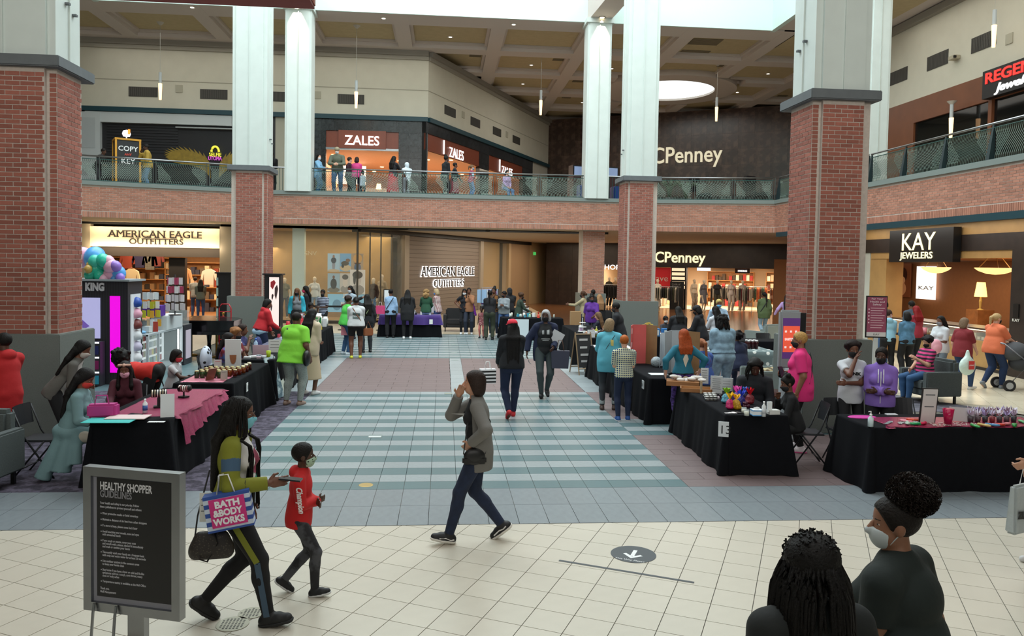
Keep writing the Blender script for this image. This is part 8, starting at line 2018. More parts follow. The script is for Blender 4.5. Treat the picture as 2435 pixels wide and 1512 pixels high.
person((-4.05,15.2),1.64,-110,'f',1.05,'sit',('table','belly'),10,10,8,'m',('curly','8a5c34'),dict(col='7a2a30',sleeve=.3,hem=.08,kw=dict(pat='noise',pscale=8,col2='c8c8cc')),('jeans','1c2030'),'2a2a2c','17171a',.014,'seated woman with golden brown hair and black mask behind the braided woman')
person((-4.15,16.1),1.64,-100,'f',1.0,'sit',('belly','chin'),8,10,5,'m',('lowbun','2a1c16'),dict(col='3a3a6a',sleeve=.3,hem=.08),('jeans','1c2030'),'2a2a2c',None,.014,'seated person resting chin on hand before the granite base')
person((-4.42,19.2),1.66,-60,'f',1.25,'stand',('low','table'),16,-20,16,'m',('bob',BK),dict(col='b41e28',sleeve=1,hem=.02,hood=True,name='hoodie',loose=.02),('jeans','1c2748'),'202024',None,.018,'person in a red hooded sweatshirt over a pale blue shirt bending over the navy table',extra=[lambda o,S,HL,J,Pc,U,Xt,Ft,sc,Rh,q,vox:sdf_obj('shirt_tail',sc([('ell',Pc-U*.04,A3(.23,.19,.12)),('cut',Pc-U*.14,-U),('cut',Pc+U*.03,U)]),vox,cm('a9c4dc',.8),o,.02)])
GW_=person((-2.68,14.15),1.66,-22,'f',1.5,'stand',('table',((.10,.10,-.46),(.3,-.8,-.2))),8,0,20,'m',('short','1c1613'),dict(col='7ecb38',sleeve=.42,hem=.16,loose=.03,flare=.03),('leggings','6a7470',dict(pat='voronoi',pscale=60,col2='8f9894')),'8a7468',None,.013,'large woman in a lime green tee seen from behind at the left tables',extra=[x_strap('1c1c20',1,.018)])
p=GW_['W'](A3(.30,-.05,.92));t=empty('crossbody_bag',tuple(p),0,'black crossbody bag on the hip of the woman in lime green','bag');sdf_obj('body',[('ell',A3(0,0,-.05),A3(.07,.12,.15))],.014,cm('131316',.4),t)
person(at_feet(735,938),1.66,-30,'f',1.05,'stand',('table','belly'),6,0,14,'m',('braids',BK,.4),dict(col='c4b29a',sleeve=1,hem=.15,name='coat',loose=.03),('skirt','b9a68a',{},.72),'d8d8d8',None,.015,'woman with long braids in a cream coat and long skirt beside the lime green one')
person(at_feet(822,843),1.62,-60,'f',1.3,'stand',('table','phone'),6,-10,10,'m',('curly','2a1c16'),dict(col='52c050',sleeve=.4,hem=.08,loose=.02),('jeans','34587e'),'c8d4dc',None,.018,'woman in a bright green top and jeans holding a pink bag at the basket table')
sbag(tuple(at_feet(822,843)+(.55,)),.26,.12,.32,.1,cm('c87a8a',.5),'pink paper bag held by the woman in the bright green top')
person(at_feet(846,852),1.64,8,'f',1.3,'stand',('low','low'),3,0,6,'m',('lowbun',BK),dict(col='c4c8ca',sleeve=.75,hem=.04,loose=.016),('shorts','101013',{},.32),'c8c838',None,.016,'woman in a white and green raglan tee and black shorts',extra=[x_seg('upper',1,.05,1,.072,.06,'23443a','raglan_sleeve'),x_seg('upper',-1,.05,1,.072,.06,'23443a','raglan_sleeve'),x_strap('7a4a30',1),chest_patch([(.1,.05),(-.1,.08),(-.1,.0),(.1,-.04)],.27,'4a5a58',.17,'back_print',True),chest_patch([(.1,-.05),(-.1,-.03),(-.1,-.1),(.1,-.12)],.27,'5a6866',.175,'back_print',True)])
p=at_feet(846,852);t=empty('handbag',(p[0]+.33,p[1]-.05,.72),.5,'tan brown handbag at the side of the woman in black shorts','bag');b=MB();b.prism([(-.13,-.05),(.13,-.05),(.13,.05),(-.13,.05)],-.1,.1);b.build('body',cm('8a5434',.5),t,bevel=.02);b=MB();b.tube([(-.08,0,.1),(0,0,.28),(.08,0,.1)],.01,5);b.build('handle',cm('7a4a30',.5),t)
person(at_feet(872,838),1.66,20,'f',1.15,'stand',('head','down'),3,0,5,'m',('long',BK,.3),dict(col='15161c',sleeve=1,hem=.1),('jeans','22262c'),'121214',None,.018,'woman in black with a hand on her head beside the white raglan tee',extra=[x_strap('8a9a70',-1)])
person((float(G(692,688,1.7)[0]),25.5),1.70,190,'f',1.1,'stand',('down','down'),3,-20,5,'m',('braids','6a4a30',.3,'front'),dict(col='34a8c0',sleeve=1,hem=.2,name='jacket',open=.05,inner='7a7e84',loose=.025),('jeans','17181c'),'202024','17171a',.02,'woman in a bright cyan jacket with light brown braids and black mask')
person((float(G(747,680,1.72)[0]),26.0),1.76,100,'f',1.1,'stand',('belly','down'),3,0,5,'m',('long',BK,.3),dict(col='15151a',sleeve=1,hem=.12),('jeans','17181c'),'202024','d03060',.02,'woman in a black sweater and magenta mask before the display window')
person((float(G(787,690,1.55)[0]),26.5),1.62,160,'m',.9,'stand',('belly','down'),3,10,5,'d',('short',BK),dict(col='a8b0c4',sleeve=.4,hem=.12,kw=dict(pat='stripeZ',pscale=6,col2='2a3044')),('jeans','17181c'),'202024','17171a',.02,'boy in a striped grey and navy top and black mask before the poster grid')
person((float(G(850,680,1.72)[0]),26.2),1.78,150,'f',1.1,'stand',('belly','down'),3,0,5,'m',('long',BK,.28),dict(col='9aa8b4',sleeve=.4,hem=.14),('jeans','2a3040'),'202024','c8ccd0',.02,'woman in a pale grey tee with long black hair before the posters')
person((-3.95,23.0),1.6,-150,'m',1.0,'sit',('table','chin'),25,0,20,'d',('short',BK),dict(col='2a3a2c',sleeve=1,hem=.08),('jeans','2a3040'),'202024',None,.02,'person in dark green hunched behind the gift baskets',seat=.6)
# ---- centre back
person(at_feet(928,803),1.66,4,'f',1.0,'stand',('belly','down'),6,0,12,'m',('short',BK),dict(col='8aa8c8',sleeve=1,hem=.14,kw=dict(var=.15,vscale=20)),('pants','121216'),'101012',None,.02,'person in a light denim jacket with a pink dotted bag at the purple table',extra=[x_strap('15151a',-1)])
p=at_feet(928,803);sbag((p[0]-.35,p[1],.82),.30,.14,.28,.2,mat('pink_dots','d04a7a',.6,pat='voronoi',pscale=16,col2='c83a6e'),'pink dotted bag on the arm of the person in the denim jacket')
person(at_feet(968,806),1.66,0,'f',1.2,'stand',('table','table'),6,0,14,'m',('long','100e0e',.22),dict(col='121317',sleeve=1,hem=.3,loose=.03),('leggings','101014'),'e0e0e0',None,.02,'woman in a long black top at the middle of the purple table')
person(at_feet(1012,800),1.64,-4,'f',1.05,'stand',('table','table'),6,0,14,'l',('curly','9a7a50'),dict(col='1f4a34',sleeve=1,hem=.08),('jeans','8fb0cc',dict(var=.2,vscale=10)),'dcdcdc',None,.02,'woman in a dark green top with curly blonde hair and light jeans',extra=[x_blob(lambda HL:HL(0,-.09,-.1),40,.1,.035,'9a7a50',9,'curls',.018)])
person(at_feet(1040,797),1.66,62,'f',1.0,'stand',('phone','table'),6,0,14,'w',('bob','b09a78'),dict(col='c8b8b4',sleeve=1,hem=.1,kw=dict(pat='plaid',pscale=7,col2='7a3a44')),('jeans','2c4a78'),'c9b8b0','5a8ac8',.02,'blonde woman in a plaid shirt and blue mask at the end of the purple table')
p=at_feet(1036,797);sbag((p[0]-.22,p[1]-.1,.82),.26,.14,.34,.2,cm('d8dade',.4),'white plastic bag with red print held beside the plaid shirt')
person(at_feet(1103,795),1.66,178,'f',1.0,'stand',('down','hip'),3,0,8,'m',('long',BK,.3,'front'),dict(col='14161f',sleeve=.28,hem=.1),('leggings','101016'),'e0e0e0','dcdce0',.02,'woman facing us in black and a white mask with a purple jacket',group=None)
o=sdf_obj('purple_jacket',[('cap',A3(0,0,0),A3(.02,0,-.55),.07,.06),('cap',A3(.05,0,-.1),A3(.14,0,-.4),.05,.04)],.02,cm('7a2a9a',.8,bump=.5,bscale=14),loc=(float(at_feet(1118,795)[0])+.05,at_feet(1103,795)[1]-.05,1.12));tag(o,'purple jacket hanging from the arm of the woman in the white mask','jacket')
person((at_feet(1112,790)[0],28.2),1.7,178,'f',1.1,'stand',('chin','hip'),3,0,4,'m',('short',BK),dict(col='9a6a4a',sleeve=1,hem=.1),('jeans','2a3040'),'c8c8c8',None,.022,'person in a tan jacket mostly hidden behind the woman in the white mask')
person(at_feet(1163,808),1.68,-8,'f',1.1,'stand',('belly','belly'),4,0,8,'m',('ponytail',BK,.3),dict(col='15151a',sleeve=1,hem=.04),('pants','343a2c'),'121214',None,.02,'woman in a black sweater and olive trousers seen from behind')
person((at_feet(1172,795)[0],27.9),1.74,170,'f',1.0,'stand',('phone','chin'),3,-20,4,'m',('bun',BK),dict(col='8a5a2a',sleeve=1,hem=.1,kw=dict(pat='noise',pscale=9,col2='1c1c1e')),('jeans','2a3040'),'c8c8c8',None,.022,'person in a gold and black print top behind the garment rack')
person((at_feet(1143,800)[0],26.9),1.05,160,'f',.9,'stand',('down','down'),3,0,4,'d',('puffs',BK),dict(col='d8c4b8',sleeve=.3,hem=.2,kw=dict(pat='voronoi',pscale=26,col2='8a4a50'),flare=.04),('leggings','d07a74'),'202024',None,.02,'small child in a spotted dress and coral leggings beside the olive trousers')
person(at_feet(1198,800),1.62,160,'f',1.2,'stand',('phone','phone'),5,-50,12,'m',('short',BK),dict(col='8a9298',sleeve=1,hem=.08),('jeans','3a5a8a'),'7a8aa0','141416',.02,'woman in a grey sweatshirt and black mask looking at her phone')
person((at_feet(1205,795)[0]+.05,27.9),1.72,10,'m',1.1,'stand',('belly','belly'),4,0,4,'d',('short',BK),dict(col='17181c',sleeve=1,hem=.1,hoodup=True,name='hoodie'),('jeans','14161c'),'121214',None,.022,'person in a black hood raised, behind the grey sweatshirt')
person(at_feet(1232,803),1.58,-80,'m',1.05,'stand',('phone','table'),8,0,14,'m',('curly','4a3222'),dict(col='2c3a2e',sleeve=1,hem=.18,name='jacket'),('jeans','17181c'),'c8bca8','141416',.02,'person in a dark green jacket with curly brown hair facing right')
person((2.9,28.0),1.5,185,'f',1.0,'sit',('table','belly'),10,10,14,'m',('short',BK),dict(col='d0d4d8',sleeve=.28,hem=.08),('jeans','2a3040'),'c8c8c8','e0e0e2',.022,'seated person in white with a white mask behind the far table',seat=.55)
person(at_feet(1215,994),1.68,3,'f',1.15,'walk',('swingf','low'),2,12,6,'m',('long','0e0c0c',.45),dict(col='111318',sleeve=1,hem=.06,loose=.018),('jeans','141f3c'),'c02028',None,.0125,'woman in a red cap with long black hair walking away in dark jeans',stride=.16,extra=[x_hat('d0243a')])
p=at_feet(1180,900);bz=sbag((float(AY(1160,870,12.8)[0]),12.8,.62),.26,.12,.24,.2,mat('bw_stripe','e4e4e8',.5,pat='stripeZ',pscale=5.5,col2='0e0e10'),'black and white striped bag carried by the woman in the red cap')
GH=person((2.0,15.0),1.74,176,'f',1.18,'walk',('carry',((.18,.04,-.46),(.5,-.5,0))),1,-14,2,'d',('bob','a8aaac'),dict(col='1c2440',sleeve=1,hem=.22,name='cardigan',open=.05,inner='1a1c1f',loose=.025),('leggings','3a4446'),'141416','121214',.0135,'woman with silver hair walking toward us in a navy cardigan with a grey tote',stride=.12,eyes=True,
extra=[chest_patch([(.07,.04),(.03,.05),(.03,-.03),(.07,-.03)],.34,'8a8e90',.178,'face_print'),chest_patch([(-.02,.05),(-.07,.06),(-.07,-.03),(-.02,-.03)],.34,'9a9ea0',.178,'face_print'),chest_patch([(.08,.01),(-.08,.01),(-.08,-.005),(.08,-.005)],.22,'9a9ea0',.182,'print_line'),chest_patch([(.06,-.02),(-.06,-.02),(-.06,-.03),(.06,-.03)],.22,'9a9ea0',.182,'print_line')])
p=AY(1331,850,14.8);sbag((float(p[0]),14.75,float(p[2])-.2),.36,.14,.34,-.1,mat('tote_slate','34364a',.5),'slate grey tote bag carried by the woman with silver hair',name='tote_bag',cat='bag',handle='6a4a38',hh=.2,taper=.88)
b_=boxo('magazine',(-.12,-.01,-.15),(.12,.01,.15),cm('c8ccd0',.5),loc=tuple(AY(1322,805,14.9)),rot=(0,.5,0));tag(b_,'folded white papers held by the woman with silver hair','papers')
b=MB();b.tube([(0,0,0),(.02,0,-.06),(.05,0,-.08)],.006,5);o=b.build('keys',cm('9a9a9c',.3,metal=.8),loc=tuple(AY(1256,855,14.9)));tag(o,'bunch of keys in the hand of the woman with silver hair','keys')
# ---- right of centre
person((float(G(1388,695,1.66)[0]),26.5),1.70,60,'f',1.0,'stand',('reach','down'),3,0,4,'m',('lowbun','4a3020'),dict(col='a89a7a',sleeve=1,hem=.14,name='jacket'),('jeans','2a3040'),'202024','141416',.02,'woman in a beige jacket and black mask reaching left')
person((float(G(1396,690,1.66)[0]),27.6),1.72,0,'m',1.0,'stand',('down','down'),3,0,4,'d',('short',BK),dict(col='141416',sleeve=1,hem=.14),('jeans','1a2030'),'202024',None,.022,'person in black partly hidden behind the beige jacket')
person((float(AY(1408,706,24.2)[0]),24.2),1.66,160,'f',1.05,'stand',('table','down'),5,20,12,'m',('bun',BK),dict(col='5a2a8a',sleeve=.5,hem=.12,loose=.03),('jeans','2a3040'),'202024','2a2a2e',.018,'woman in a loose purple top and patterned mask with a top bun')
person((float(AY(1427,708,24.6)[0]),24.6),1.66,10,'f',1.0,'stand',('belly','belly'),5,0,10,'w',('long','9a7450',.2),dict(col='17171a',sleeve=.6,hem=.1,loose=.02),('jeans','2a3040'),'202024',None,.018,'woman with light brown hair in a black open shoulder top')
person((float(G(1415,740,1.35)[0]),20.2),1.34,60,'f',.95,'stand',('table','low'),5,0,12,'w',('long','6a5038',.2),dict(col='1c2030',sleeve=.4,hem=.12),('jeans','2a3040'),'c8c8c8',None,.017,'girl with long brown hair in a navy tee')
person((float(G(1448,778,1.1)[0]),18.9),1.08,120,'m',.95,'stand',('table','low'),5,0,12,'w',('short','8a5a34'),dict(col='c02a2c',sleeve=.4,hem=.12),('jeans','2a3040'),'c8c8c8',None,.016,'small child in a red tee beside the black shirted man')
person((float(G(1474,718,1.72)[0]),18.6),1.70,70,'m',1.15,'stand',('table','low'),10,0,16,'d',('short',BK),dict(col='16181d',sleeve=.45,hem=.12,loose=.02),('jeans','22304a'),'202024','141416',.017,'tall person in a black tee bending toward the far tables')
TT=person((3.0,13.7),1.64,-14,'f',1.15,'stand',('table','table'),3,-30,8,'w',('bob','8a7458'),dict(col='58a8bc',sleeve=.55,hem=.22,loose=.026),('leggings','30343a'),'4a3a34',('c8c4bc',dict(pat='voronoi',pscale=50,col2='3a3a3a')),.013,'woman with dark blonde hair in a turquoise tee and grey leggings',extra=[x_seg('shin',1,.1,.95,.066,.05,'8a9496','legging_panel'),x_seg('shin',-1,.1,.95,.066,.05,'8a9496','legging_panel'),x_strap('2a2a2e',-1,.006),chest_patch([(.08,.06),(.02,.07),(.03,-.04),(.08,-.05)],.32,'c8b86a',.16,'back_print',True)])
person((3.05,12.75),1.42,-4,'m',1.05,'stand',('belly','belly'),2,-10,6,'w',('short','a85a24'),dict(col='c9c9a8',sleeve=.45,hem=.06,loose=.018,kw=dict(pat='plaid',pscale=9,col2='1c3a66')),('jeans','17233f'),'1c4a8a',None,.012,'red haired boy in a blue and yellow plaid shirt and navy jeans',sole='c0c4c8')
RH=person((3.85,12.05),1.60,2,'f',1.0,'stand',(((.16,.0,-.40),(1,-.8,0)),((.14,.0,-.38),(1,-.8,0))),0,0,4,'w',('long','9a441c',.08),dict(col='1f6a80',sleeve=.85,hem=-.02,loose=.014),('leggings','2a1c4a',dict(pat='noise',pscale=26,col2='5a3a8a')),'202024',None,.012,'redhead woman in a teal sweater with hands on hips seen from behind',extra=[lambda o,S,HL,J,Pc,U,Xt,Ft,sc,Rh,q,vox:sdf_obj('cream_tunic',sc([('ell',Pc-U*.06,A3(.18,.14,.14)),('cut',Pc-U*.16,-U),('cut',Pc+U*.03,U)]),vox,cm('cfc4b0',.8,bump=.5,bscale=20),o,.02),chest_patch([(.0,.13),(-.05,.0),(.0,-.14),(.05,.0)],.28,'d0c6b4',.135,'open_back',True),chest_patch([(.17,.012),(-.17,.012),(-.17,-.012),(.17,-.012)],.03,'15151a',.155,'belt_ribbon',True)])
person((float(AY(1581,752,21.0)[0]),21.0),1.25,190,'f',.95,'sit',('table','table'),6,0,8,'d',('lowbun',BK),dict(col='3a3a40',sleeve=.4,hem=.1),('jeans','2a3040'),'202024','dce0e4',.017,'child in a white mask seated behind the blue snack cartons',seat=.55)
person((float(AY(1617,738,19.3)[0]),19.3),1.58,5,'f',1.3,'stand',('table','table'),12,0,14,'d',('long',BK,.15),dict(col='16171c',sleeve=1,hem=.1,hood=True,name='hoodie',loose=.024),('jeans','22242c'),'202024',None,.017,'person in a black hooded top with grey hood lining at the back table',extra=[lambda o,S,HL,J,Pc,U,Xt,Ft,sc,Rh,q,vox:sdf_obj('hood_lining',sc([('ell',Pc+U*.50-Ft*.08,A3(.12,.05,.05))]),vox,cm('7a8a8c',.8),o,.02)])
person((float(AY(1670,733,18.5)[0]),18.5),1.66,55,'f',1.1,'stand',('table','table'),12,0,22,'m',('bob',BK),dict(col='15171e',sleeve=1,hem=.14,hood=True,name='hoodie',loose=.024),('jeans','1c1e24'),'202024','141416',.017,'woman in a black visor cap and black hooded top looking down',extra=[x_hat('1a1c20')])
person((float(AY(1708,712,20.9)[0]),20.9),1.72,178,'m',1.1,'stand',('table','down'),5,0,10,'m',('short','b09a5a'),dict(col='9ab4cc',sleeve=.5,hem=.1),('jeans','22304a'),'202024','6ab0dc',.018,'person with blond curls, pale blue shirt and blue mask facing us')
person((float(AY(1705,730,18.9)[0]),18.9),1.62,20,'f',1.0,'stand',('table','table'),5,0,10,'d',('long','0e0c0c',.3),dict(col='c8ccd4',sleeve=.5,hem=.1),('jeans','22304a'),'202024',None,.017,'person with long straight black hair in a white top behind the denim woman')
DW=person((5.34,14.3),1.68,6,'f',1.35,'stand',('belly','belly'),4,-6,10,'m',('curly','100e0e'),dict(col='7f9cae',sleeve=1,hem=-.05,loose=.03,kw=dict(var=.25,vscale=14)),('pants','88a4b6',dict(var=.3,vscale=12)),'8a7a6a',None,.013,'curvy woman in a light denim top and light denim jeans seen from behind',extra=[x_tubes('100e0e',60,.14,.012,.2,12,1.05,'ponytail_strands'),x_blob(lambda HL:HL(0,-.07,.05),50,.085,.03,'100e0e',4,'hair_bunch',.012)])
person((4.72,13.6),1.62,15,'f',1.2,'sit',('table','table'),8,0,10,'w',('ponytail','8a5434',.25),dict(col='5a2a4a',sleeve=.5,hem=.1,loose=.025,kw=dict(pat='voronoi',pscale=26,col2='3a5aa0')),('jeans','22304a'),'202024',None,.013,'seated woman with a reddish ponytail in a colorful print blouse',seat=.45)
person((6.25,15.7),1.58,12,'f',1.1,'sit',('table','belly'),18,0,12,'d',('lowbun','0e0c0e'),dict(col='1c2440',sleeve=1,hem=.1,loose=.03),('jeans','22304a'),'202024',None,.014,'seated person in dark blue with a round black bun at the patterned table',extra=[x_blob(lambda HL:HL(0,-.1,.04),60,.10,.03,'0e0c0e',2,'hair_puff',.012)])
o=sdf_obj('leopard_bag',[('ell',A3(0,0,.1),A3(.24,.12,.1)),('ell',A3(.1,.0,.14),A3(.12,.08,.08))],.014,mat('camo_bag','5a4a34',.7,pat='noise',pscale=14,col2='b0a078'),loc=(6.3,14.35,.5));tag(o,'brown and tan fabric bag lying on the wide grey lounge seat','bag')
DM=person((4.6,11.0),1.62,158,'m',1.15,'sit',('table','table'),22,6,26,'d',('curly','12100f'),dict(col='1c2026',sleeve=1,hem=.1,loose=.024),('jeans','1c202a'),'202024',None,.0105,'seated person with dreadlocks in a charcoal top behind the candy bags',eyes=True,extra=[x_tubes('12100f',90,.16,.0085,.6,21,1.1,'dreadlocks')],seat=.47)
fchair((4.68,11.15,0),2.75,'black folding chair under the dreadlocked person')
SG=person((4.66,9.78),1.42,78,'f',1.0,'sit',('table','chin'),12,8,16,'m',('puffs',BK),dict(col='121316',sleeve=1,hem=.08),('leggings','121316'),'d8d8dc','17171a',.0095,'seated girl in black with a black mask leaning her chin on her hand',eyes=True,seat=.45)
PK_=person((5.12,10.6),1.70,62,'f',1.22,'stand',('down',((-.12,.22,-.26),(.6,-.3,-.8))),2,8,4,'b',('short','b08a50'),dict(col='e0307c',sleeve=.42,hem=.20,loose=.018),('leggings','111114'),'e2d8dc','131315',.0105,'woman with cropped blonde hair, glasses and a hot pink tee looking left',eyes=True,sole='d0508a',extra=[x_glasses,x_strap('17171c',-1,.014)])
p=PK_['W'](A3(.02,.24,1.08));t=empty('belt_bag',tuple(p),.3,'black belt bag worn across the chest of the woman in hot pink','bag');sdf_obj('body',[('ell',A3(0,0,0),A3(.10,.04,.055))],.009,cm('121214',.4),t);boxo('zip',(-.07,-.042,.0),(.07,-.04,.004),cm('8a8a8c',.3),t)
p=PK_['R'];phone((float(p[0])-.02,float(p[1])-.06,float(p[2])+.03),.3,1.1,'black phone held by the woman in hot pink')
WP=person((5.62,10.15),1.62,172,'f',.95,'stand',('cross','face'),1,0,6,'m',('curly','1c1210'),dict(col='c6cad0',sleeve=.3,hem=.12),('leggings','121216'),'202024','121214',.0095,'young woman in a white tee with black lettering, one hand at her face',eyes=True,extra=[chest_text('PINK',.17,.30,'1a1a1c',.175,.06,bold=.003)])
LH=person((5.9,9.9),1.56,150,'f',1.0,'stand',('belly','belly'),2,-10,6,'d',('ponytail',BK,.25),dict(col='8a6cc4',sleeve=1,hem=.08,loose=.03,hood=True,name='windbreaker',cuff=.01),('pants','121216'),'202024','141416',.0095,'girl in a lilac hooded windbreaker and black mask behind the right edge table',eyes=True,extra=[lambda o,S,HL,J,Pc,U,Xt,Ft,sc,Rh,q,vox:[MB.build(_zip(Pc,U,Ft,Xt,S,dx),'zip' if dx==0 else 'drawstring',cm('dcdce4',.6),o)for dx in(0,-.035,.035)]])
AC=person((9.62,14.62),1.6,95,'f',1.2,'sit',('phone','lap'),-8,0,18,'l',('curly','100e10'),dict(col='c83a78',sleeve=.4,hem=.08,kw=dict(pat='stripeZ',pscale=4.5,col2='26202e')),('jeans','2c5078'),'202024','141416',.015,'woman in a pink and navy striped top sitting in the grey armchair with her phone',seat=.46)
person(at_feet(1815,803),1.72,-8,'f',1.1,'walk',('low','down'),3,20,6,'m',('ponytail',BK,.45),dict(col='4a5a38',sleeve=1,hem=.2,loose=.03,name='jacket'),('jeans','8aa4b8'),'202024',None,.02,'woman in an olive jacket with a very long ponytail walking away',stride=.15,extra=[x_strap('17171c',-1,.02)])
person(at_feet(1868,808),1.66,-20,'f',1.05,'walk',('side','down'),3,10,4,'m',('long',BK,.4),dict(col='a88cc0',sleeve=1,hem=.06),('jeans','1c2a4a'),'202024',None,.02,'woman in a lilac sweater half hidden by the big right column',stride=.15)
# ---- jeweler side
jx=lambda x,y,Y:float(AY(x,y,Y)[0])
person((jx(2107,750,20.0),20.0),1.76,30,'m',1.2,'stand',('belly','belly'),2,-60,4,'d',('short',BK),dict(col='6a1c2c',sleeve=.5,hem=.16),('jeans','3a5478'),'202024',None,.018,'man in a maroon shirt behind the health sign')
person((jx(2112,800,18.6),18.6),1.60,-20,'f',1.0,'stand',('belly','belly'),2,-50,4,'w',('short','3a2820'),dict(col='8ab8cc',sleeve=1,hem=.08,hood=True,name='hoodie'),('pants','101013'),'c8c8cc','e0b8b8',.017,'person in a pale blue hooded top and black trousers with a pink mask')
person((jx(2157,800,18.4),18.4),1.56,0,'f',1.15,'stand',('belly','belly'),2,0,6,'m',('bob',BK),dict(col='48708c',sleeve=1,hem=.1,kw=dict(var=.2,vscale=16)),('pants','0e0e11'),'121214',None,.017,'person in a blue denim jacket and black trousers at the jeweler')
person((jx(2178,800,19.6),19.6),1.66,5,'f',1.05,'stand',('belly','belly'),2,0,6,'m',('long','7a1418',.1),dict(col='8a1f30',sleeve=.5,hem=.1),('jeans','14161c'),'e0e0e0',None,.018,'person with dyed red hair behind the denim jacket')
person((jx(2168,760,21.0),21.0),1.74,0,'m',1.0,'stand',('belly','belly'),2,0,6,'m',('short',BK),dict(col='3a4a5a',sleeve=.5,hem=.1),('jeans','14161c'),'202024',None,.018,'tall person half hidden between the denim jacket and the red hair')
person((jx(2238,800,16.6),16.6),1.58,105,'f',1.05,'stand',('belly','low'),2,0,4,'m',('braids',BK,.35),dict(col='c8ccd0',sleeve=.45,hem=.12,loose=.02),('jeans','6a7884'),'c8c8cc',('8a8a90',{}),.016,'woman in a white tee with long dark braids and a pink bag')
p=(jx(2221,830,16.4),16.35,.82);o=sdf_obj('pink_backpack',[('ell',A3(0,0,.1),A3(.15,.09,.17)),('ell',A3(0,-.07,.06),A3(.1,.04,.09))],.014,cm('e0a0ac',.5),loc=p);tag(o,'small pink backpack carried by the woman with long braids','bag')
person((jx(2288,850,16.0),16.0),1.60,-75,'f',1.2,'walk',('down','low'),2,-10,4,'w',('bob','7a6450'),dict(col='7a2028',sleeve=.45,hem=.14,loose=.02),('jeans','2c4468'),'dcd8d0',('7a2a34',dict(pat='voronoi',pscale=40,col2='d8d0d0')),.015,'woman in a dark red tee walking right with a white plastic bag',stride=.22,extra=[chest_patch([(.05,.05),(-.05,.05),(-.06,-.04),(.0,-.07),(.06,-.04)],.30,'c8b8a8',.165,'tee_print')])
t=empty('plastic_bag',(jx(2297,850,15.7),15.65,.42),.2,'white and green plastic bag with a red square print','shopping bag');sdf_obj('body',[('ell',A3(0,0,.16),A3(.2,.1,.2)),('cap',A3(0,0,.3),A3(0,0,.48),.07,.03)],.014,cm('c8dcd4',.3,bump=.7,bscale=16),t,.05);boxo('red_print',(-.07,-.112,.1),(.08,-.106,.28),cm('c83a3a',.5),t)
o=text('lettering','JCPENNEY',.03,cm('f0e8e8',.6),None,(-.06,-.115,.18),(1,0,0),(0,0,1),.001,fit=.13);o.parent=t
person((jx(2362,850,16.2),16.2),1.70,-80,'f',1.3,'walk',('push','push'),4,-5,4,'w',('ponytail','b09468',.1),dict(col='d8724c',sleeve=.45,hem=.12,loose=.022),('jeans','1f3458'),'8a9096','1c1c20',.015,'woman in a coral tee and jeans pushing the stroller',stride=.2)
p=(jx(2385,860,16.4),16.5,.45);o=sdf_obj('leopard_tote',[('ell',A3(0,0,.14),A3(.14,.1,.2))],.016,mat('leopard','8a7458',.7,pat='voronoi',pscale=24,col2='2a2018'),loc=p);tag(o,'leopard print bag hanging on the stroller','bag')
person((15.2,18.9),1.62,140,'f',1.0,'sit',('table','table'),8,0,14,'l',('long','9a7a50',.2,'front'),dict(col='15151a',sleeve=1,hem=.08),('jeans','15151a'),'202024',None,.018,'blonde person in black seated behind the jewelry counter',seat=.6)
person((15.3,17.7),1.66,100,'f',1.1,'stand',('belly','belly'),2,0,6,'m',('curly','0e0c0c'),dict(col='15151a',sleeve=1,hem=.08),('jeans','15151a'),'202024',None,.018,'dark haired person in black standing at the right end of the jewelry counter')
# ---- clothing store shoppers
for(x,Y,h,rz,tone,hr,tp_,lab,ex)in((412,34.5,1.82,0,'w',('short','6a4a30'),dict(col='17181a',sleeve=.5,hem=.1,kw=dict(pat='plaid',pscale=7,col2='c4c8c8')),'shopper in a black and white plaid shirt and grey cap in the clothing store',[x_hat('7a7470')]),
(464,35.4,1.78,10,'w',('short','1c1614'),dict(col='a8acac',sleeve=.5,hem=.1,kw=dict(pat='plaid',pscale=7,col2='2c3036')),'shopper in a white and grey plaid shirt in the clothing store',[]),
(477,34.2,1.7,15,'m',('long',BK,.2),dict(col='55605c',sleeve=1,hem=.1),'shopper in a grey sweater and blue jeans in the clothing store',[])):
 person((jx(x,720,Y),Y),h,rz,'m',1.,'stand',('belly','low'),3,0,4,tone,hr,tp_,('jeans','2a4a7a'),'202024',None,.024,lab,extra=ex)
 # ---- upper floor
ZF=5.075
def up(x,yh,h,rz,*a,Y=30.35,**k):
 return person((float(AY(x,yh,Y)[0]),Y),h,rz,*a,z=ZF,vox=.024,**k)
up(756,378,1.6,-110,'f',1.1,'stand',('belly','rail'),3,-30,4,'w',('long',BK,.15),dict(col='7aa8c8',sleeve=1,hem=.2,name='jacket'),('jeans','2c6a98'),'202024','d8dce0',label='woman in a light blue jacket at the left end of the upper railing',Y=30.4)
up(803,372,1.86,180,'m',1.2,'stand',('rail','rail'),16,0,22,'w',('short','7a7058'),dict(col='5a5f50',sleeve=1,hem=.08),('jeans','3a5a80'),'202024','c8d0d4',label='man in a grey green sweater and beanie leaning on the upper railing',Y=30.15,extra=[x_hat('8a8068',False)])
up(829,390,1.62,-60,'m',1.0,'stand',('belly','belly'),3,0,8,'w',('short','2a2018'),dict(col='3a1c28',sleeve=1,hem=.08),('jeans','17181c'),'202024',None,label='person in dark maroon behind the leaning man upstairs',Y=31.1)
up(848,393,1.58,-10,'f',1.15,'stand',('belly','belly'),3,0,8,'m',('bob','2a1c18'),dict(col='c03a78',sleeve=.5,hem=.1),('jeans','1c2038'),'202024',None,label='woman in a magenta top upstairs seen from behind',Y=30.7)
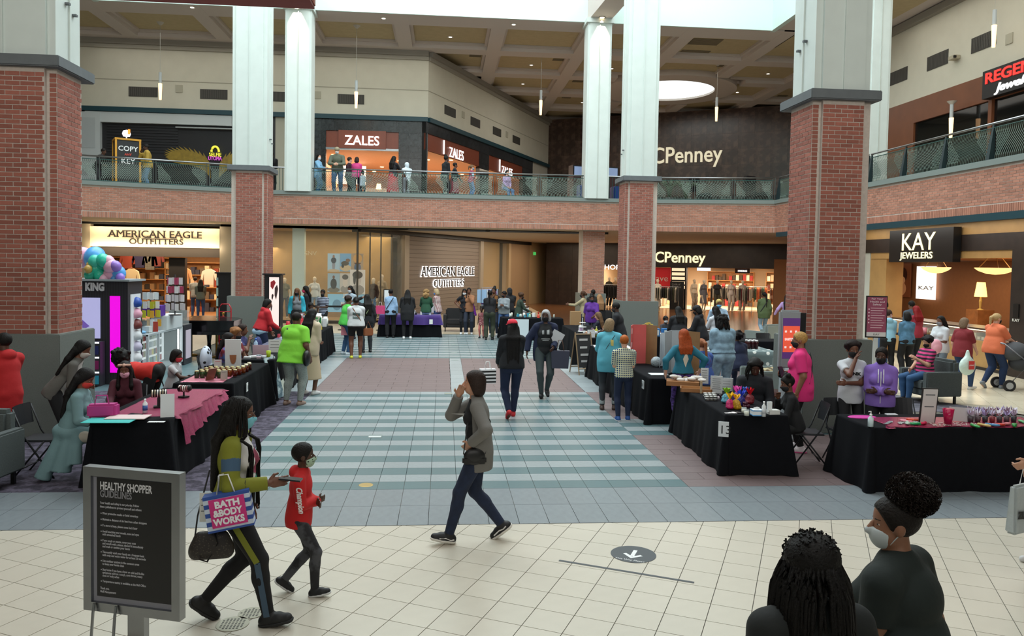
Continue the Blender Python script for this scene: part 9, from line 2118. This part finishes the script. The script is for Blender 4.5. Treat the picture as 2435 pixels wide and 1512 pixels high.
up(862,430,1.0,-20,'f',1.0,'stand',('belly','belly'),3,0,8,'m',('short',BK),dict(col='a8b8c4',sleeve=.5,hem=.2,flare=.05),('jeans','1c2038'),'202024',None,label='small child in pale blue beside the magenta top upstairs',Y=30.5)
up(935,388,1.66,-40,'f',1.1,'stand',('belly','chin'),3,0,8,'m',('long',BK,.2),dict(col='15151a',sleeve=1,hem=.08),('skirt','a8202c',{},.8),'202024',None,label='woman in a black top and flared red skirt upstairs',Y=30.7)
up(968,410,1.38,30,'m',1.1,'stand',('belly','belly'),3,0,8,'m',('none','14110f'),dict(col='c4d0d8',sleeve=1,hem=.35,flare=.12,hoodup=True,name='coat',loose=.04),('jeans','7a8088'),'202024',None,label='person in a white hooded coat upstairs seen from behind',Y=30.5)
up(1059,380,1.72,-60,'m',1.1,'stand',('belly','belly'),3,0,2,'d',('bun',BK),dict(col='121318',sleeve=1,hem=.2),('jeans','17181c'),'202024','4a3040',label='person in black with a dark head wrap upstairs before the second name sign',Y=30.6)
up(1080,402,1.5,-80,'f',1.1,'stand',('belly','low'),3,0,8,'m',('short',BK),dict(col='17181c',sleeve=1,hem=.1),('skirt','7a1c30',{},.7),'202024',None,label='person in a dark top and maroon skirt upstairs',Y=31.0)
up(1120,413,1.36,-70,'f',1.0,'stand',('belly','belly'),3,0,8,'w',('ponytail','6a5038',.1),dict(col='8a3a50',sleeve=1,hem=.1),('jeans','4a6a98'),'202024','4a90c8',label='child in a burgundy vest and jeans with a blue mask upstairs',Y=30.5,extra=[x_seg('upper',1,.1,.95,.07,.055,'b8ccdc','sleeve_panel')])
up(1203,434,1.5,-150,'f',1.1,'sit',('lap','lap'),8,0,14,'w',('bob',BK),dict(col='a890b8',sleeve=1,hem=.1),('jeans','4a6a98'),'202024',None,label='seated woman in lilac upstairs before the third opening',Y=31.2,seat=.5)
up(351,352,1.74,120,'m',1.1,'stand',('belly','chin'),3,0,6,'d',('short',BK),dict(col='a88a3a',sleeve=1,hem=.1,loose=.03),('jeans','4a6c90'),'202024',None,label='man in a mustard jacket and light jeans on the upper left walkway',Y=30.0)
up(232,360,1.6,-100,'m',1.1,'stand',('belly','belly'),25,0,20,'d',('short',BK),dict(col='17171a',sleeve=1,hem=.1),('jeans','17181c'),'202024',None,label='dark clothed person leaning at the upper left kiosk',Y=30.2)
up(645,385,1.66,0,'m',1.1,'stand',('belly','belly'),3,0,6,'d',('short',BK),dict(col='121215',sleeve=1,hem=.1),('jeans','17181c'),'202024',None,label='person in black behind the straight bar railing upstairs',Y=30.4)
# upper floor plants, chairs and games machine
for(x,y,Y,lab)in((1592,430,31,'left potted palm behind the upper railing'),(1632,420,31.6,'taller potted palm behind the upper railing')):
 p=AY(x,y,Y);t=empty('potted_palm',(p[0],Y,5.07),0,lab,'plant','potted palms upstairs');lathe_obj('pot',[(0,0),(.16,0),(.22,.35),(0,.35)],cm('2a2622',.6),None,t)
 for k in range(11):
  a=k*.57;b=MB();P=[A3(0,0,.35),A3(.15*math.cos(a),.15*math.sin(a),.8),A3(.4*math.cos(a),.4*math.sin(a),1.05),A3(.65*math.cos(a),.65*math.sin(a),.9)]
  for i in range(3):
   for j in range(6):
    c=P[i]+(P[i+1]-P[i])*j/6;sd=A3(-math.sin(a),math.cos(a),0)*.09
    for s_ in(-1,1):b.poly([c,c+sd*s_+(P[i+1]-P[i])*.25-A3(0,0,.03),c+(P[i+1]-P[i])*.12])
  b.build('frond',cm('3c5238',.6),t)
for(x,Y,lab)in((1660,32,'dark massage chair with upright back upstairs, left one'),(1796,31.0,'dark massage chair upstairs, right one')):
 p=AY(x,440,Y);t=empty('massage_chair',(p[0],Y,5.07),.4,lab,'armchair','massage chairs upstairs');boxo('seat',(-.35,-.4,.2),(.35,.3,.5),cm('141416',.4),t,bevel=.04);boxo('backrest',(-.3,.2,.3),(.3,.45,1.35),cm('17171a',.4),t,bevel=.05)
 for s_ in(-.4,.3):boxo('armrest',(s_,-.4,.1),(s_+.12,.35,.68),cm('17171a',.4),t,bevel=.03)
for(x,Y,lab)in((1374,31.0,'arcade racing machine with a blue seat left of the middle white column'),(1452,31.2,'arcade machine right of the middle white column')):
 p=AY(x,440,Y);t=empty('arcade_machine',(p[0],Y,5.07),.3,lab,'arcade machine');boxo('cabinet',(-.3,-.2,0),(.3,.35,1.1),cm('3a1c1c',.5),t);boxo('seat',(-.28,-.8,.1),(.2,-.4,.7),cm('1c3a7a',.4),t,bevel=.04);boxo('screen_hood',(-.28,-.1,1.1),(.3,.3,1.55),cm('15151a',.4),t);boxo('screen',(-.22,-.12,1.15),(.24,-.1,1.5),mat('arc_screen','8090b0',.3,emit=.4),t)
